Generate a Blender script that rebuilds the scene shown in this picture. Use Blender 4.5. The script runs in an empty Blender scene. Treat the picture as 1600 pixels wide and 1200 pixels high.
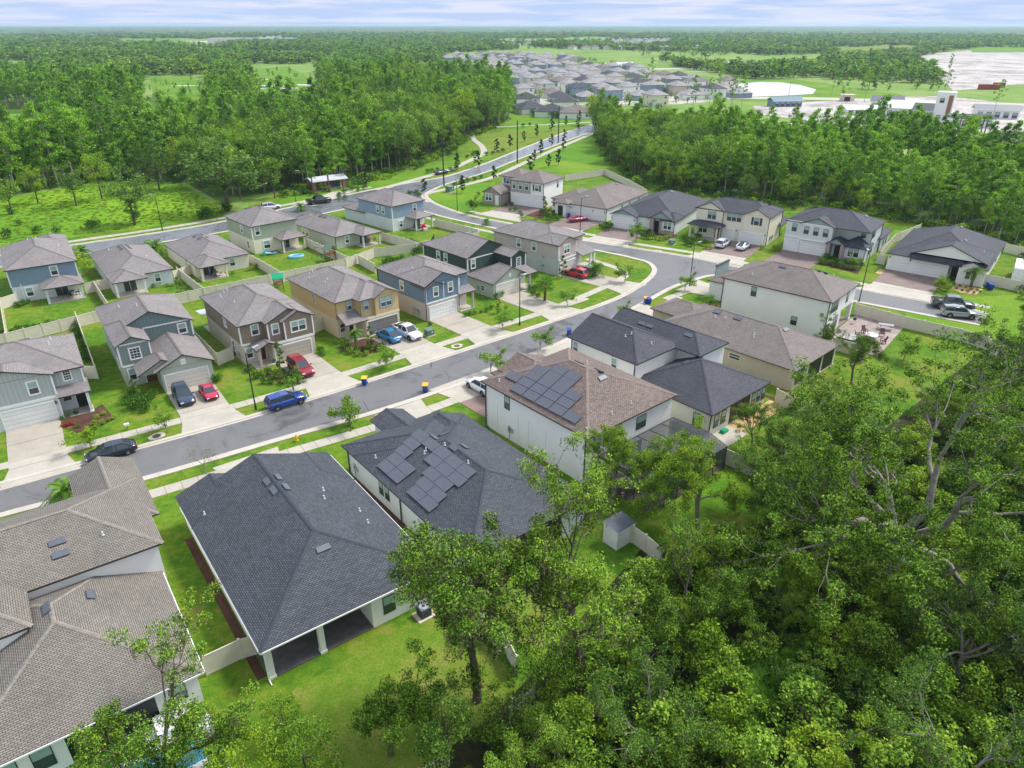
import bpy, math, random
import numpy as np
from mathutils import Vector, Matrix
R = math.radians
scn = bpy.context.scene
COL = scn.collection

# ---------------------------------------------------------------- camera
cam_d = bpy.data.cameras.new('camera')
cam = bpy.data.objects.new('camera', cam_d)
COL.objects.link(cam)
cam_d.sensor_width = 36.0
cam_d.lens = 36.0 * 1109.0 / 1600.0
cam_d.clip_start = 0.5
cam_d.clip_end = 40000
CAM_H = 40.0
PITCH = math.atan(562 / 1109.0)
cam.location = (0, 0, CAM_H)
cam.rotation_euler = (math.pi / 2 - PITCH, 0, 0)
scn.camera = cam

# ---------------------------------------------------------------- sky, sun, exposure
SUN_EL, SUN_ROT = R(52), R(62)
world = bpy.data.worlds.new('World')
scn.world = world
world.use_nodes = True
wn, wl = world.node_tree.nodes, world.node_tree.links
wn.clear()
w_out = wn.new('ShaderNodeOutputWorld')
w_bg = wn.new('ShaderNodeBackground')
w_bg.inputs['Strength'].default_value = 0.116
sky = wn.new('ShaderNodeTexSky')
sky.sky_type = 'NISHITA'
sky.sun_disc = False
sky.sun_elevation = SUN_EL
sky.sun_rotation = SUN_ROT
sky.air_density = 1.0
sky.dust_density = 1.5
tc = wn.new('ShaderNodeTexCoord')
mp = wn.new('ShaderNodeMapping')
mp.inputs['Scale'].default_value = (3.2, 3.2, 46.0)
wl.new(tc.outputs['Generated'], mp.inputs['Vector'])
nz = wn.new('ShaderNodeTexNoise')
nz.inputs['Scale'].default_value = 2.3
nz.inputs['Detail'].default_value = 7
nz.inputs['Roughness'].default_value = 0.55
nz.inputs['Distortion'].default_value = 0.4
wl.new(mp.outputs[0], nz.inputs['Vector'])
cr = wn.new('ShaderNodeValToRGB')
cr.color_ramp.elements[0].position = 0.44
cr.color_ramp.elements[0].color = (0.34, 0.34, 0.34, 1)
cr.color_ramp.elements[1].position = 0.66
cr.color_ramp.elements[1].color = (0.92, 0.92, 0.92, 1)
wl.new(nz.outputs['Fac'], cr.inputs['Fac'])
mx = wn.new('ShaderNodeMix')
mx.data_type = 'RGBA'
wl.new(cr.outputs['Color'], mx.inputs['Factor'])
wl.new(sky.outputs[0], mx.inputs['A'])
mx.inputs['B'].default_value = (7.0, 7.3, 7.9, 1)
# clear blue band with pale streaks of cloud low over the horizon
low = wn.new('ShaderNodeValToRGB')
low.color_ramp.elements[0].position = 0.42
low.color_ramp.elements[0].color = (0.36, 0.46, 0.66, 1)
low.color_ramp.elements[1].position = 0.60
low.color_ramp.elements[1].color = (0.53, 0.56, 0.68, 1)
wl.new(nz.outputs['Fac'], low.inputs['Fac'])
lowx = wn.new('ShaderNodeMix'); lowx.data_type = 'RGBA'; lowx.blend_type = 'MULTIPLY'
lowx.inputs['Factor'].default_value = 1.0
wl.new(low.outputs[0], lowx.inputs['A']); lowx.inputs['B'].default_value = (7.6, 7.6, 7.6, 1)
sep = wn.new('ShaderNodeSeparateXYZ'); wl.new(tc.outputs['Generated'], sep.inputs[0])
mr = wn.new('ShaderNodeMapRange'); mr.inputs['From Min'].default_value = 0.05; mr.inputs['From Max'].default_value = 0.22
wl.new(sep.outputs['Z'], mr.inputs['Value'])
mx2 = wn.new('ShaderNodeMix'); mx2.data_type = 'RGBA'
wl.new(mr.outputs[0], mx2.inputs['Factor']); wl.new(lowx.outputs['Result'], mx2.inputs['A']); wl.new(mx.outputs['Result'], mx2.inputs['B'])
wl.new(mx2.outputs['Result'], w_bg.inputs['Color'])
wl.new(w_bg.outputs[0], w_out.inputs['Surface'])

sun_d = bpy.data.lights.new('sun', 'SUN')
sun_d.energy = 2.6
sun_d.angle = R(14)
sun_d.color = (1.0, 0.96, 0.9)
sun = bpy.data.objects.new('sun', sun_d)
COL.objects.link(sun)
sun.rotation_euler = (math.pi / 2 - SUN_EL, 0, math.pi - SUN_ROT)

scn.view_settings.view_transform = 'Standard'
scn.view_settings.look = 'None'
scn.view_settings.gamma = 1
scn.view_settings.use_curve_mapping = False
scn.view_settings.exposure = 0.74
scn.cycles.max_bounces = 6
scn.cycles.transparent_max_bounces = 8
scn.cycles.diffuse_bounces = 4
scn.cycles.glossy_bounces = 2

# ---------------------------------------------------------------- materials
MATS = {}

def new_mat(name):
    m = bpy.data.materials.new(name)
    m.use_nodes = True
    nt = m.node_tree
    b = nt.nodes['Principled BSDF']
    MATS[name] = m
    return m, nt, b

def rgb(c):
    return (c[0], c[1], c[2], 1)

def ramp(nt, fac, stops):
    r = nt.nodes.new('ShaderNodeValToRGB')
    e = r.color_ramp.elements
    while len(e) < len(stops):
        e.new(0.5)
    for el, (p, c) in zip(e, stops):
        el.position = p
        el.color = rgb(c)
    nt.links.new(fac, r.inputs['Fac'])
    return r.outputs['Color']

def noise(nt, scale, detail=3, vec=None, rough=0.5, dist=0.0):
    n = nt.nodes.new('ShaderNodeTexNoise')
    n.inputs['Scale'].default_value = scale
    n.inputs['Detail'].default_value = detail
    n.inputs['Roughness'].default_value = rough
    n.inputs['Distortion'].default_value = dist
    if vec is None:
        g = nt.nodes.new('ShaderNodeNewGeometry')
        vec = g.outputs['Position']
    nt.links.new(vec, n.inputs['Vector'])
    return n.outputs['Fac']

def mix(nt, a, b, fac, mode='MIX'):
    m = nt.nodes.new('ShaderNodeMix')
    m.data_type = 'RGBA'
    m.blend_type = mode
    for s, v in (('A', a), ('B', b)):
        if isinstance(v, tuple):
            m.inputs[s].default_value = rgb(v)
        else:
            nt.links.new(v, m.inputs[s])
    if isinstance(fac, (int, float)):
        m.inputs['Factor'].default_value = fac
    else:
        nt.links.new(fac, m.inputs['Factor'])
    return m.outputs['Result']

def mathn(nt, op, a, b=None, c=None):
    m = nt.nodes.new('ShaderNodeMath')
    m.operation = op
    for i, v in enumerate((a, b, c)):
        if v is None:
            continue
        if isinstance(v, (int, float)):
            m.inputs[i].default_value = v
        else:
            nt.links.new(v, m.inputs[i])
    return m.outputs[0]

def bump(nt, b, h, strength=0.3, dist=0.02):
    n = nt.nodes.new('ShaderNodeBump')
    n.inputs['Strength'].default_value = strength
    n.inputs['Distance'].default_value = dist
    nt.links.new(h, n.inputs['Height'])
    nt.links.new(n.outputs[0], b.inputs['Normal'])

def uvs(nt):
    u = nt.nodes.new('ShaderNodeTexCoord')
    s = nt.nodes.new('ShaderNodeSeparateXYZ')
    nt.links.new(u.outputs['UV'], s.inputs[0])
    return u.outputs['UV'], s.outputs[0], s.outputs[1]

def plain(name, c, rough=0.6, metal=0.0, var=0.08, vs=1.5, spec=0.5, coat=0.0):
    m, nt, b = new_mat(name)
    lo = tuple(x * (1 - var) for x in c)
    hi = tuple(min(1, x * (1 + var)) for x in c)
    nt.links.new(ramp(nt, noise(nt, vs, 4), [(0.3, lo), (0.7, hi)]), b.inputs['Base Color'])
    b.inputs['Roughness'].default_value = rough
    b.inputs['Metallic'].default_value = metal
    b.inputs['Specular IOR Level'].default_value = spec
    b.inputs['Coat Weight'].default_value = coat
    return m

def stucco(name, c, grime=0.10):
    m, nt, b = new_mat(name)
    n1 = noise(nt, 0.5, 4)
    base = ramp(nt, n1, [(0.3, tuple(x * (1 - grime) for x in c)), (0.65, c)])
    nt.links.new(base, b.inputs['Base Color'])
    b.inputs['Roughness'].default_value = 0.85
    b.inputs['Specular IOR Level'].default_value = 0.2
    bump(nt, b, noise(nt, 18, 3), 0.25, 0.01)
    return m

def siding(name, c, kind='lap', pitch=0.2):
    """kind lap: horizontal boards; batten: vertical battens."""
    m, nt, b = new_mat(name)
    uv, u, v = uvs(nt)
    x = mathn(nt, 'FRACT', mathn(nt, 'DIVIDE', v if kind == 'lap' else u, pitch))
    line = mathn(nt, 'LESS_THAN', x, 0.13)
    n1 = noise(nt, 0.6, 3)
    base = ramp(nt, n1, [(0.3, tuple(q * 0.92 for q in c)), (0.7, c)])
    k = 0.72 if kind == 'lap' else 1.22
    nt.links.new(mix(nt, base, tuple(min(1, q * k) for q in c), line), b.inputs['Base Color'])
    b.inputs['Roughness'].default_value = 0.7
    b.inputs['Specular IOR Level'].default_value = 0.3
    bump(nt, b, x if kind == 'lap' else line, 0.5, 0.03)
    return m

def shingle(name, c, c2, mort=0.35, w=0.32, h=0.145):
    m, nt, b = new_mat(name)
    uv, u, v = uvs(nt)
    br = nt.nodes.new('ShaderNodeTexBrick')
    nt.links.new(uv, br.inputs['Vector'])
    br.inputs['Scale'].default_value = 1
    br.inputs['Brick Width'].default_value = w
    br.inputs['Row Height'].default_value = h
    br.inputs['Mortar Size'].default_value = 0.022
    br.inputs['Mortar Smooth'].default_value = 0.3
    br.inputs['Color1'].default_value = rgb(c)
    br.inputs['Color2'].default_value = rgb(c2)
    br.inputs['Mortar'].default_value = rgb(tuple(q * mort for q in c))
    lv = ramp(nt, noise(nt, 0.35, 4, rough=0.6), [(0.3, (0.86, 0.86, 0.86)), (0.7, (1.08, 1.08, 1.08))])
    g2 = ramp(nt, noise(nt, 2.2, 4, rough=0.7), [(0.3, (0.9, 0.9, 0.9)), (0.7, (1.07, 1.07, 1.07))])
    col = mix(nt, br.outputs['Color'], lv, 1.0, 'MULTIPLY')
    col = mix(nt, col, g2, 1.0, 'MULTIPLY')
    nt.links.new(col, b.inputs['Base Color'])
    b.inputs['Roughness'].default_value = 0.75
    b.inputs['Specular IOR Level'].default_value = 0.35
    bump(nt, b, br.outputs['Fac'], -0.5, 0.02)
    return m

def pavers(name, c, c2, w=0.24, h=0.12, m_=0.4):
    m, nt, b = new_mat(name)
    g = nt.nodes.new('ShaderNodeNewGeometry')
    br = nt.nodes.new('ShaderNodeTexBrick')
    nt.links.new(g.outputs['Position'], br.inputs['Vector'])
    br.inputs['Scale'].default_value = 1
    br.inputs['Brick Width'].default_value = w
    br.inputs['Row Height'].default_value = h
    br.inputs['Mortar Size'].default_value = 0.01
    br.inputs['Color1'].default_value = rgb(c)
    br.inputs['Color2'].default_value = rgb(c2)
    br.inputs['Mortar'].default_value = rgb(tuple(q * m_ for q in c))
    lv = ramp(nt, noise(nt, 0.5, 4, rough=0.65), [(0.3, (0.78, 0.78, 0.8)), (0.7, (1.15, 1.12, 1.1))])
    nt.links.new(mix(nt, br.outputs['Color'], lv, 1.0, 'MULTIPLY'), b.inputs['Base Color'])
    b.inputs['Roughness'].default_value = 0.7
    return m

def ground_mat(name, stops, s1=0.05, s2=0.9, s3=6.0, rough=0.95, bs=0.4, amp=0.35):
    """several noise scales blended into one ramp"""
    m, nt, b = new_mat(name)
    a = noise(nt, s1, 4, rough=0.6, dist=0.6)
    c = noise(nt, s2, 5, rough=0.65)
    d = noise(nt, s3, 3)
    f = mathn(nt, 'ADD', mathn(nt, 'MULTIPLY', a, 1 - amp), mathn(nt, 'MULTIPLY', c, amp))
    col = ramp(nt, f, stops)
    col = mix(nt, col, ramp(nt, d, [(0.3, (0.78, 0.78, 0.78)), (0.7, (1.18, 1.18, 1.18))]), 1.0, 'MULTIPLY')
    nt.links.new(col, b.inputs['Base Color'])
    b.inputs['Roughness'].default_value = rough
    b.inputs['Specular IOR Level'].default_value = 0.15
    bump(nt, b, d, bs, 0.08)
    return m

GRASS = [(0.30, (0.036, 0.098, 0.008)), (0.42, (0.062, 0.155, 0.010)), (0.51, (0.108, 0.20, 0.013)), (0.58, (0.18, 0.22, 0.027)), (0.66, (0.20, 0.155, 0.06))]
ground_mat('lawn', GRASS, 0.16, 1.1, 8.0, amp=0.5, bs=.6)
ground_mat('lawn_dry', [(0.3, (0.07, 0.165, 0.012)), (0.48, (0.13, 0.21, 0.02)), (0.62, (0.22, 0.22, 0.05)), (0.75, (0.24, 0.17, 0.07))], 0.12, 0.9, 6.0, amp=0.5)
ground_mat('lawn_bright', [(0.3, (0.052, 0.148, 0.010)), (0.44, (0.088, 0.215, 0.012)), (0.58, (0.15, 0.255, 0.018)), (0.72, (0.27, 0.28, 0.05))], 0.05, 0.5, 4.0)
ground_mat('forest_floor', [(0.3, (0.04, 0.09, 0.014)), (0.5, (0.07, 0.14, 0.02)), (0.7, (0.12, 0.13, 0.05))], 0.08, 0.8, 3.0)
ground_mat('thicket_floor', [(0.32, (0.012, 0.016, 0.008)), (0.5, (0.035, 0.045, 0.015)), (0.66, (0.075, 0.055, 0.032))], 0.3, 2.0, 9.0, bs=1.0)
ground_mat('mulch', [(0.3, (0.06, 0.03, 0.02)), (0.6, (0.11, 0.055, 0.04))], 0.8, 5, 14)
ground_mat('mulch_light', [(0.3, (0.42, 0.25, 0.12)), (0.6, (0.55, 0.38, 0.2))], 0.8, 5, 14)
ground_mat('sand', [(0.36, (0.16, 0.14, 0.13)), (0.44, (0.32, 0.29, 0.27)), (0.52, (0.46, 0.43, 0.41)), (0.68, (0.56, 0.54, 0.53))], 0.016, 0.05, 0.4, amp=0.6)
ground_mat('dirt', [(0.3, (0.38, 0.33, 0.26)), (0.6, (0.58, 0.52, 0.44))], 0.05, 0.6, 4)
ground_mat('meadow', [(0.30, (0.05, 0.13, 0.01)), (0.44, (0.10, 0.24, 0.012)), (0.58, (0.19, 0.34, 0.015)), (0.72, (0.20, 0.19, 0.04))], 0.035, 0.35, 3.0, amp=0.5, bs=0.8)
ground_mat('marsh', [(0.30, (0.06, 0.12, 0.025)), (0.42, (0.12, 0.24, 0.03)), (0.55, (0.2, 0.29, 0.07)), (0.68, (0.28, 0.26, 0.14))], 0.012, 0.1, 1.0, amp=0.45)

def concrete(name, c, scale=1.0):
    m, nt, b = new_mat(name)
    base = ramp(nt, noise(nt, 0.45 * scale, 5, rough=0.65), [(0.3, tuple(q * 0.82 for q in c)), (0.65, c)])
    base = mix(nt, base, ramp(nt, noise(nt, 5, 4), [(0.3, (0.93, 0.93, 0.93)), (0.7, (1.05, 1.05, 1.05))]), 1.0, 'MULTIPLY')
    nt.links.new(base, b.inputs['Base Color'])
    b.inputs['Roughness'].default_value = 0.8
    bump(nt, b, noise(nt, 22, 2), 0.15, 0.01)
    return m
concrete('concrete', (0.46, 0.425, 0.36))
concrete('concrete_drive', (0.41, 0.37, 0.31))
concrete('kerb_concrete', (0.52, 0.475, 0.41))

def asphalt(name, c, rough=(0.34, 0.62)):
    m, nt, b = new_mat(name)
    n1 = noise(nt, 0.18, 5, rough=0.7, dist=1.0)
    col = ramp(nt, n1, [(0.36, tuple(q * 0.55 for q in c)), (0.45, c), (0.60, tuple(q * 1.08 for q in c)), (0.7, tuple(q * 1.3 for q in c))])
    col = mix(nt, col, ramp(nt, noise(nt, 14, 3), [(0.3, (0.86, 0.86, 0.86)), (0.7, (1.12, 1.12, 1.12))]), 1.0, 'MULTIPLY')
    vo = nt.nodes.new('ShaderNodeTexVoronoi')
    vo.feature = 'DISTANCE_TO_EDGE'
    vo.inputs['Scale'].default_value = 0.16
    g = nt.nodes.new('ShaderNodeNewGeometry')
    nt.links.new(g.outputs['Position'], vo.inputs['Vector'])
    crack = mathn(nt, 'LESS_THAN', vo.outputs['Distance'], 0.006)
    crack = mathn(nt, 'MULTIPLY', crack, mathn(nt, 'GREATER_THAN', noise(nt, 0.12, 2), 0.56))
    col = mix(nt, col, tuple(q * 0.5 for q in c), crack)
    nt.links.new(col, b.inputs['Base Color'])
    rr = nt.nodes.new('ShaderNodeMapRange')
    rr.inputs['From Min'].default_value = 0.35
    rr.inputs['From Max'].default_value = 0.62
    rr.inputs['To Min'].default_value = rough[0]
    rr.inputs['To Max'].default_value = rough[1]
    nt.links.new(n1, rr.inputs['Value'])
    nt.links.new(rr.outputs[0], b.inputs['Roughness'])
    bump(nt, b, noise(nt, 40, 2), 0.1, 0.005)
    return m
asphalt('asphalt', (0.142, 0.142, 0.144))
asphalt('asphalt_wet', (0.15, 0.157, 0.175), (0.16, 0.38))

# house materials
shingle('roof_mauve', (0.235, 0.212, 0.208), (0.31, 0.285, 0.28), 0.42)
shingle('roof_taupe', (0.205, 0.184, 0.158), (0.265, 0.24, 0.208), 0.25, .30, .135)
shingle('roof_slate', (0.058, 0.068, 0.084), (0.098, 0.112, 0.132), 0.15)
shingle('roof_brown', (0.165, 0.122, 0.105), (0.265, 0.208, 0.182), 0.2)
shingle('roof_umber', (0.185, 0.155, 0.145), (0.25, 0.22, 0.20), 0.4)
shingle('roof_navy', (0.052, 0.057, 0.073), (0.082, 0.088, 0.108), 0.4)
for rn, k_ in (('roof_mauve', (0.15, 0.125, 0.12)), ('roof_taupe', (0.22, 0.195, 0.165)), ('roof_slate', (0.032, 0.040, 0.056)), ('roof_brown', (0.20, 0.155, 0.135)), ('roof_umber', (0.15, 0.125, 0.115)), ('roof_navy', (0.032, 0.036, 0.052))):
    plain(rn + '_cap', k_, 0.8, var=0.25, vs=5)
plain('metal_roof_cap', (0.6, 0.6, 0.62), 0.4)
plain('fascia_dark', (0.035, 0.033, 0.034), 0.5)
plain('fascia_brown', (0.10, 0.08, 0.07), 0.5)
plain('trim_white', (0.78, 0.78, 0.77), 0.5, var=0.03)
plain('soffit', (0.6, 0.6, 0.58), 0.7)
stucco('wall_white', (0.80, 0.79, 0.76), 0.05)
stucco('wall_cream', (0.74, 0.69, 0.56), 0.06)
stucco('wall_tan', (0.60, 0.52, 0.38))
stucco('wall_beige', (0.58, 0.50, 0.42))
stucco('wall_sand', (0.48, 0.41, 0.33))
stucco('wall_pink', (0.50, 0.43, 0.40))
stucco('wall_offwhite', (0.66, 0.64, 0.58))
stucco('wall_palegreen', (0.42, 0.46, 0.38))
stucco('wall_mist', (0.62, 0.66, 0.66))
stucco('wall_grey', (0.47, 0.49, 0.49))
stucco('wall_stone_grey', (0.36, 0.33, 0.30))
siding('side_blue', (0.16, 0.235, 0.33), 'lap')
siding('side_steel', (0.20, 0.29, 0.37), 'lap')
siding('side_sky', (0.27, 0.36, 0.46), 'lap')
siding('batten_blue', (0.17, 0.24, 0.32), 'batten', 0.45)
siding('side_sage', (0.22, 0.275, 0.26), 'lap')
siding('batten_sage', (0.15, 0.21, 0.205), 'batten', 0.45)
siding('side_green', (0.05, 0.082, 0.07), 'lap')
siding('batten_green', (0.052, 0.088, 0.075), 'batten', 0.45)
siding('side_olive', (0.38, 0.44, 0.33), 'lap')
siding('side_taupe', (0.265, 0.21, 0.16), 'lap')
siding('side_yellow', (0.56, 0.42, 0.21), 'lap')
siding('batten_yellow', (0.58, 0.43, 0.21), 'batten', 0.5)
siding('side_grey', (0.40, 0.43, 0.44), 'batten', 0.45)
siding('batten_mist', (0.27, 0.34, 0.34), 'batten', 0.45)
siding('garage_white', (0.80, 0.80, 0.78), 'lap', 0.53)
siding('garage_cream', (0.72, 0.68, 0.60), 'lap', 0.53)
siding('garage_tan', (0.50, 0.45, 0.37), 'lap', 0.53)
siding('garage_grey', (0.24, 0.225, 0.205), 'lap', 0.53)
siding('garage_pale', (0.62, 0.64, 0.58), 'lap', 0.53)
pavers('stone_veneer', (0.30, 0.25, 0.21), (0.42, 0.37, 0.32), 0.5, 0.25, 0.5)
pavers('paver_red', (0.30, 0.19, 0.16), (0.24, 0.17, 0.155))
pavers('paver_brown', (0.25, 0.185, 0.165), (0.20, 0.155, 0.145))
pavers('paver_beige', (0.36, 0.29, 0.255), (0.29, 0.24, 0.22), 0.6, 0.4)
plain('door_dark', (0.02, 0.02, 0.028), 0.4)
plain('door_red', (0.12, 0.02, 0.02), 0.4)
plain('door_brown', (0.13, 0.05, 0.03), 0.5)
plain('porch_floor', (0.11, 0.105, 0.105), 0.6, var=.25)
plain('metal_dark', (0.035, 0.04, 0.045), 0.4, 0.3)
plain('metal_grey', (0.42, 0.44, 0.47), 0.4, 0.3)
plain('vent_metal', (0.10, 0.115, 0.14), 0.5, 0.1)
plain('pvc', (0.72, 0.72, 0.74), 0.4)
plain('screen_black', (0.010, 0.011, 0.014), 0.5)
plain('shutter_dark', (0.03, 0.05, 0.055), 0.6)
plain('blind', (0.27, 0.40, 0.37), 0.35, coat=0.5)
plain('glass_dark', (0.03, 0.045, 0.055), 0.08, spec=0.8)
plain('fence_vinyl', (0.66, 0.61, 0.50), 0.6, var=0.05)
plain('fence_white', (0.72, 0.72, 0.66), 0.55)
plain('brick_red', (0.30, 0.16, 0.11), 0.9, var=0.2, vs=4)
plain('wood', (0.25, 0.12, 0.06), 0.7, var=0.2, vs=6)
plain('wood_pale', (0.62, 0.52, 0.40), 0.7, var=0.1, vs=6)
plain('wood_grey', (0.38, 0.37, 0.38), 0.7, var=0.1, vs=6)
plain('wood_maroon', (0.10, 0.025, 0.03), 0.6)
plain('plastic_black', (0.018, 0.018, 0.02), 0.45)
plain('plastic_blue', (0.01, 0.05, 0.30), 0.35)
plain('plastic_yellow', (0.75, 0.42, 0.01), 0.35)
plain('plastic_green', (0.0, 0.32, 0.14), 0.35)
plain('plastic_red', (0.55, 0.02, 0.02), 0.35)
plain('plastic_white', (0.78, 0.78, 0.78), 0.35)
plain('plastic_teal', (0.02, 0.42, 0.48), 0.35)
plain('plastic_paleblue', (0.22, 0.50, 0.62), 0.35)
plain('utility_green', (0.11, 0.18, 0.135), 0.5)
plain('tile_white', (0.76, 0.77, 0.80), 0.4)
plain('turf', (0.03, 0.22, 0.02), 0.9)
plain('metal_roof', (0.62, 0.63, 0.65), 0.35, 0.3)
plain('rust_red', (0.28, 0.05, 0.03), 0.7)
plain('rubber', (0.015, 0.015, 0.016), 0.8)
plain('chrome', (0.55, 0.56, 0.58), 0.25, 0.8)
plain('lamp_lens', (0.75, 0.75, 0.72), 0.15)
plain('tail_lens', (0.35, 0.01, 0.01), 0.2)

def solar():
    m, nt, b = new_mat('solar_glass')
    uv, u, v = uvs(nt)
    br = nt.nodes.new('ShaderNodeTexBrick')
    nt.links.new(uv, br.inputs['Vector'])
    br.offset = 0
    br.inputs['Scale'].default_value = 1
    br.inputs['Brick Width'].default_value = 0.166
    br.inputs['Row Height'].default_value = 0.166
    br.inputs['Mortar Size'].default_value = 0.004
    br.inputs['Color1'].default_value = rgb((0.085, 0.09, 0.115))
    br.inputs['Color2'].default_value = rgb((0.095, 0.10, 0.125))
    br.inputs['Mortar'].default_value = rgb((0.15, 0.155, 0.18))
    nt.links.new(br.outputs['Color'], b.inputs['Base Color'])
    b.inputs['Roughness'].default_value = 0.22
solar()

def water(name, c, rough=0.05):
    m, nt, b = new_mat(name)
    b.inputs['Base Color'].default_value = rgb(c)
    b.inputs['Roughness'].default_value = rough
    b.inputs['IOR'].default_value = 1.33
    b.inputs['Specular IOR Level'].default_value = 1.0
    bump(nt, b, noise(nt, 0.8, 3), 0.05, 0.05)
water('pond_water', (0.62, 0.58, 0.60), 0.3)
water('pool_water', (0.05, 0.35, 0.5))

def paint(name, c, rough=0.25, metal=0.2):
    return plain(name, c, rough, metal, var=0.02, coat=0.8)

def leaf(name, stops, scale=0.5, trans=0.28, rough=0.55, rnd=0.34):
    m, nt, b = new_mat(name)
    g = nt.nodes.new('ShaderNodeNewGeometry')
    oi = nt.nodes.new('ShaderNodeObjectInfo')
    n1 = noise(nt, scale, 3, rough=0.6)
    f = mathn(nt, 'ADD', mathn(nt, 'MULTIPLY', n1, 0.84 - rnd), mathn(nt, 'MULTIPLY', g.outputs['Random Per Island'], rnd))
    f = mathn(nt, 'ADD', f, mathn(nt, 'MULTIPLY', oi.outputs['Random'], 0.16))
    col = ramp(nt, f, stops)
    nt.links.new(col, b.inputs['Base Color'])
    b.inputs['Roughness'].default_value = rough
    b.inputs['Specular IOR Level'].default_value = 0.1
    tr = nt.nodes.new('ShaderNodeBsdfTranslucent')
    nt.links.new(mix(nt, col, (1.0, 1.0, 0.45), 1.0, 'MULTIPLY'), tr.inputs['Color'])
    ms = nt.nodes.new('ShaderNodeMixShader')
    ms.inputs[0].default_value = trans
    nt.links.new(b.outputs[0], ms.inputs[1])
    nt.links.new(tr.outputs[0], ms.inputs[2])
    out = [n for n in nt.nodes if n.type == 'OUTPUT_MATERIAL'][0]
    nt.links.new(ms.outputs[0], out.inputs['Surface'])
    return m
leaf('leaf_oak', [(0.32, (0.051, 0.111, 0.017)), (0.48, (0.133, 0.265, 0.035)), (0.62, (0.272, 0.468, 0.060)), (0.74, (0.449, 0.590, 0.085))])
leaf('leaf_oak_dark', [(0.32, (0.037, 0.082, 0.018)), (0.5, (0.099, 0.199, 0.037)), (0.7, (0.215, 0.344, 0.067))])
leaf('leaf_near', [(0.30, (0.026, 0.06, 0.008)), (0.43, (0.075, 0.17, 0.016)), (0.56, (0.18, 0.34, 0.03)), (0.74, (0.36, 0.52, 0.06))], 0.9, 0.22, 0.6, 0.46)
leaf('leaf_near_dark', [(0.30, (0.02, 0.048, 0.010)), (0.45, (0.055, 0.13, 0.018)), (0.60, (0.13, 0.26, 0.034)), (0.76, (0.27, 0.42, 0.06))], 0.9, 0.22, 0.6, 0.46)
leaf('leaf_near_lime', [(0.30, (0.06, 0.13, 0.010)), (0.46, (0.14, 0.28, 0.016)), (0.60, (0.26, 0.42, 0.03)), (0.76, (0.44, 0.52, 0.05))], 0.9, 0.25, 0.6, 0.46)
leaf('leaf_bright', [(0.32, (0.075, 0.159, 0.010)), (0.5, (0.196, 0.359, 0.021)), (0.7, (0.432, 0.563, 0.044))])
leaf('leaf_pine', [(0.32, (0.051, 0.126, 0.018)), (0.5, (0.140, 0.319, 0.037)), (0.68, (0.296, 0.531, 0.067))], 0.12)
leaf('leaf_cypress', [(0.32, (0.072, 0.165, 0.017)), (0.5, (0.189, 0.398, 0.040)), (0.68, (0.379, 0.625, 0.075))], 0.12)
leaf('leaf_shrub', [(0.32, (0.021, 0.060, 0.008)), (0.5, (0.063, 0.163, 0.019)), (0.7, (0.149, 0.307, 0.033))], 1.2)
leaf('leaf_lime', [(0.32, (0.13, 0.24, 0.02)), (0.5, (0.24, 0.36, 0.04)), (0.7, (0.42, 0.48, 0.10))], 1.2)
leaf('leaf_red', [(0.32, (0.25, 0.02, 0.02)), (0.6, (0.55, 0.06, 0.04))], 2)
leaf('leaf_palm', [(0.32, (0.054, 0.154, 0.019)), (0.5, (0.115, 0.282, 0.026)), (0.7, (0.230, 0.422, 0.039))], 1.0)
leaf('leaf_holly', [(0.32, (0.015, 0.045, 0.022)), (0.6, (0.035, 0.085, 0.04))], 1.0, 0.1)
leaf('leaf_dry', [(0.3, (0.13, 0.10, 0.05)), (0.6, (0.22, 0.18, 0.09))], 1.0)
leaf('spanish_moss', [(0.3, (0.10, 0.075, 0.05)), (0.6, (0.19, 0.16, 0.11))], 2.0, 0.15)
plain('bark_grey', (0.23, 0.21, 0.18), 0.9, var=0.35, vs=3)
plain('bark_brown', (0.10, 0.075, 0.055), 0.9, var=0.35, vs=3)
plain('bark_mossy', (0.10, 0.12, 0.04), 0.9, var=0.4, vs=3)
plain('bark_pine', (0.34, 0.30, 0.26), 0.9, var=0.3, vs=2)

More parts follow.
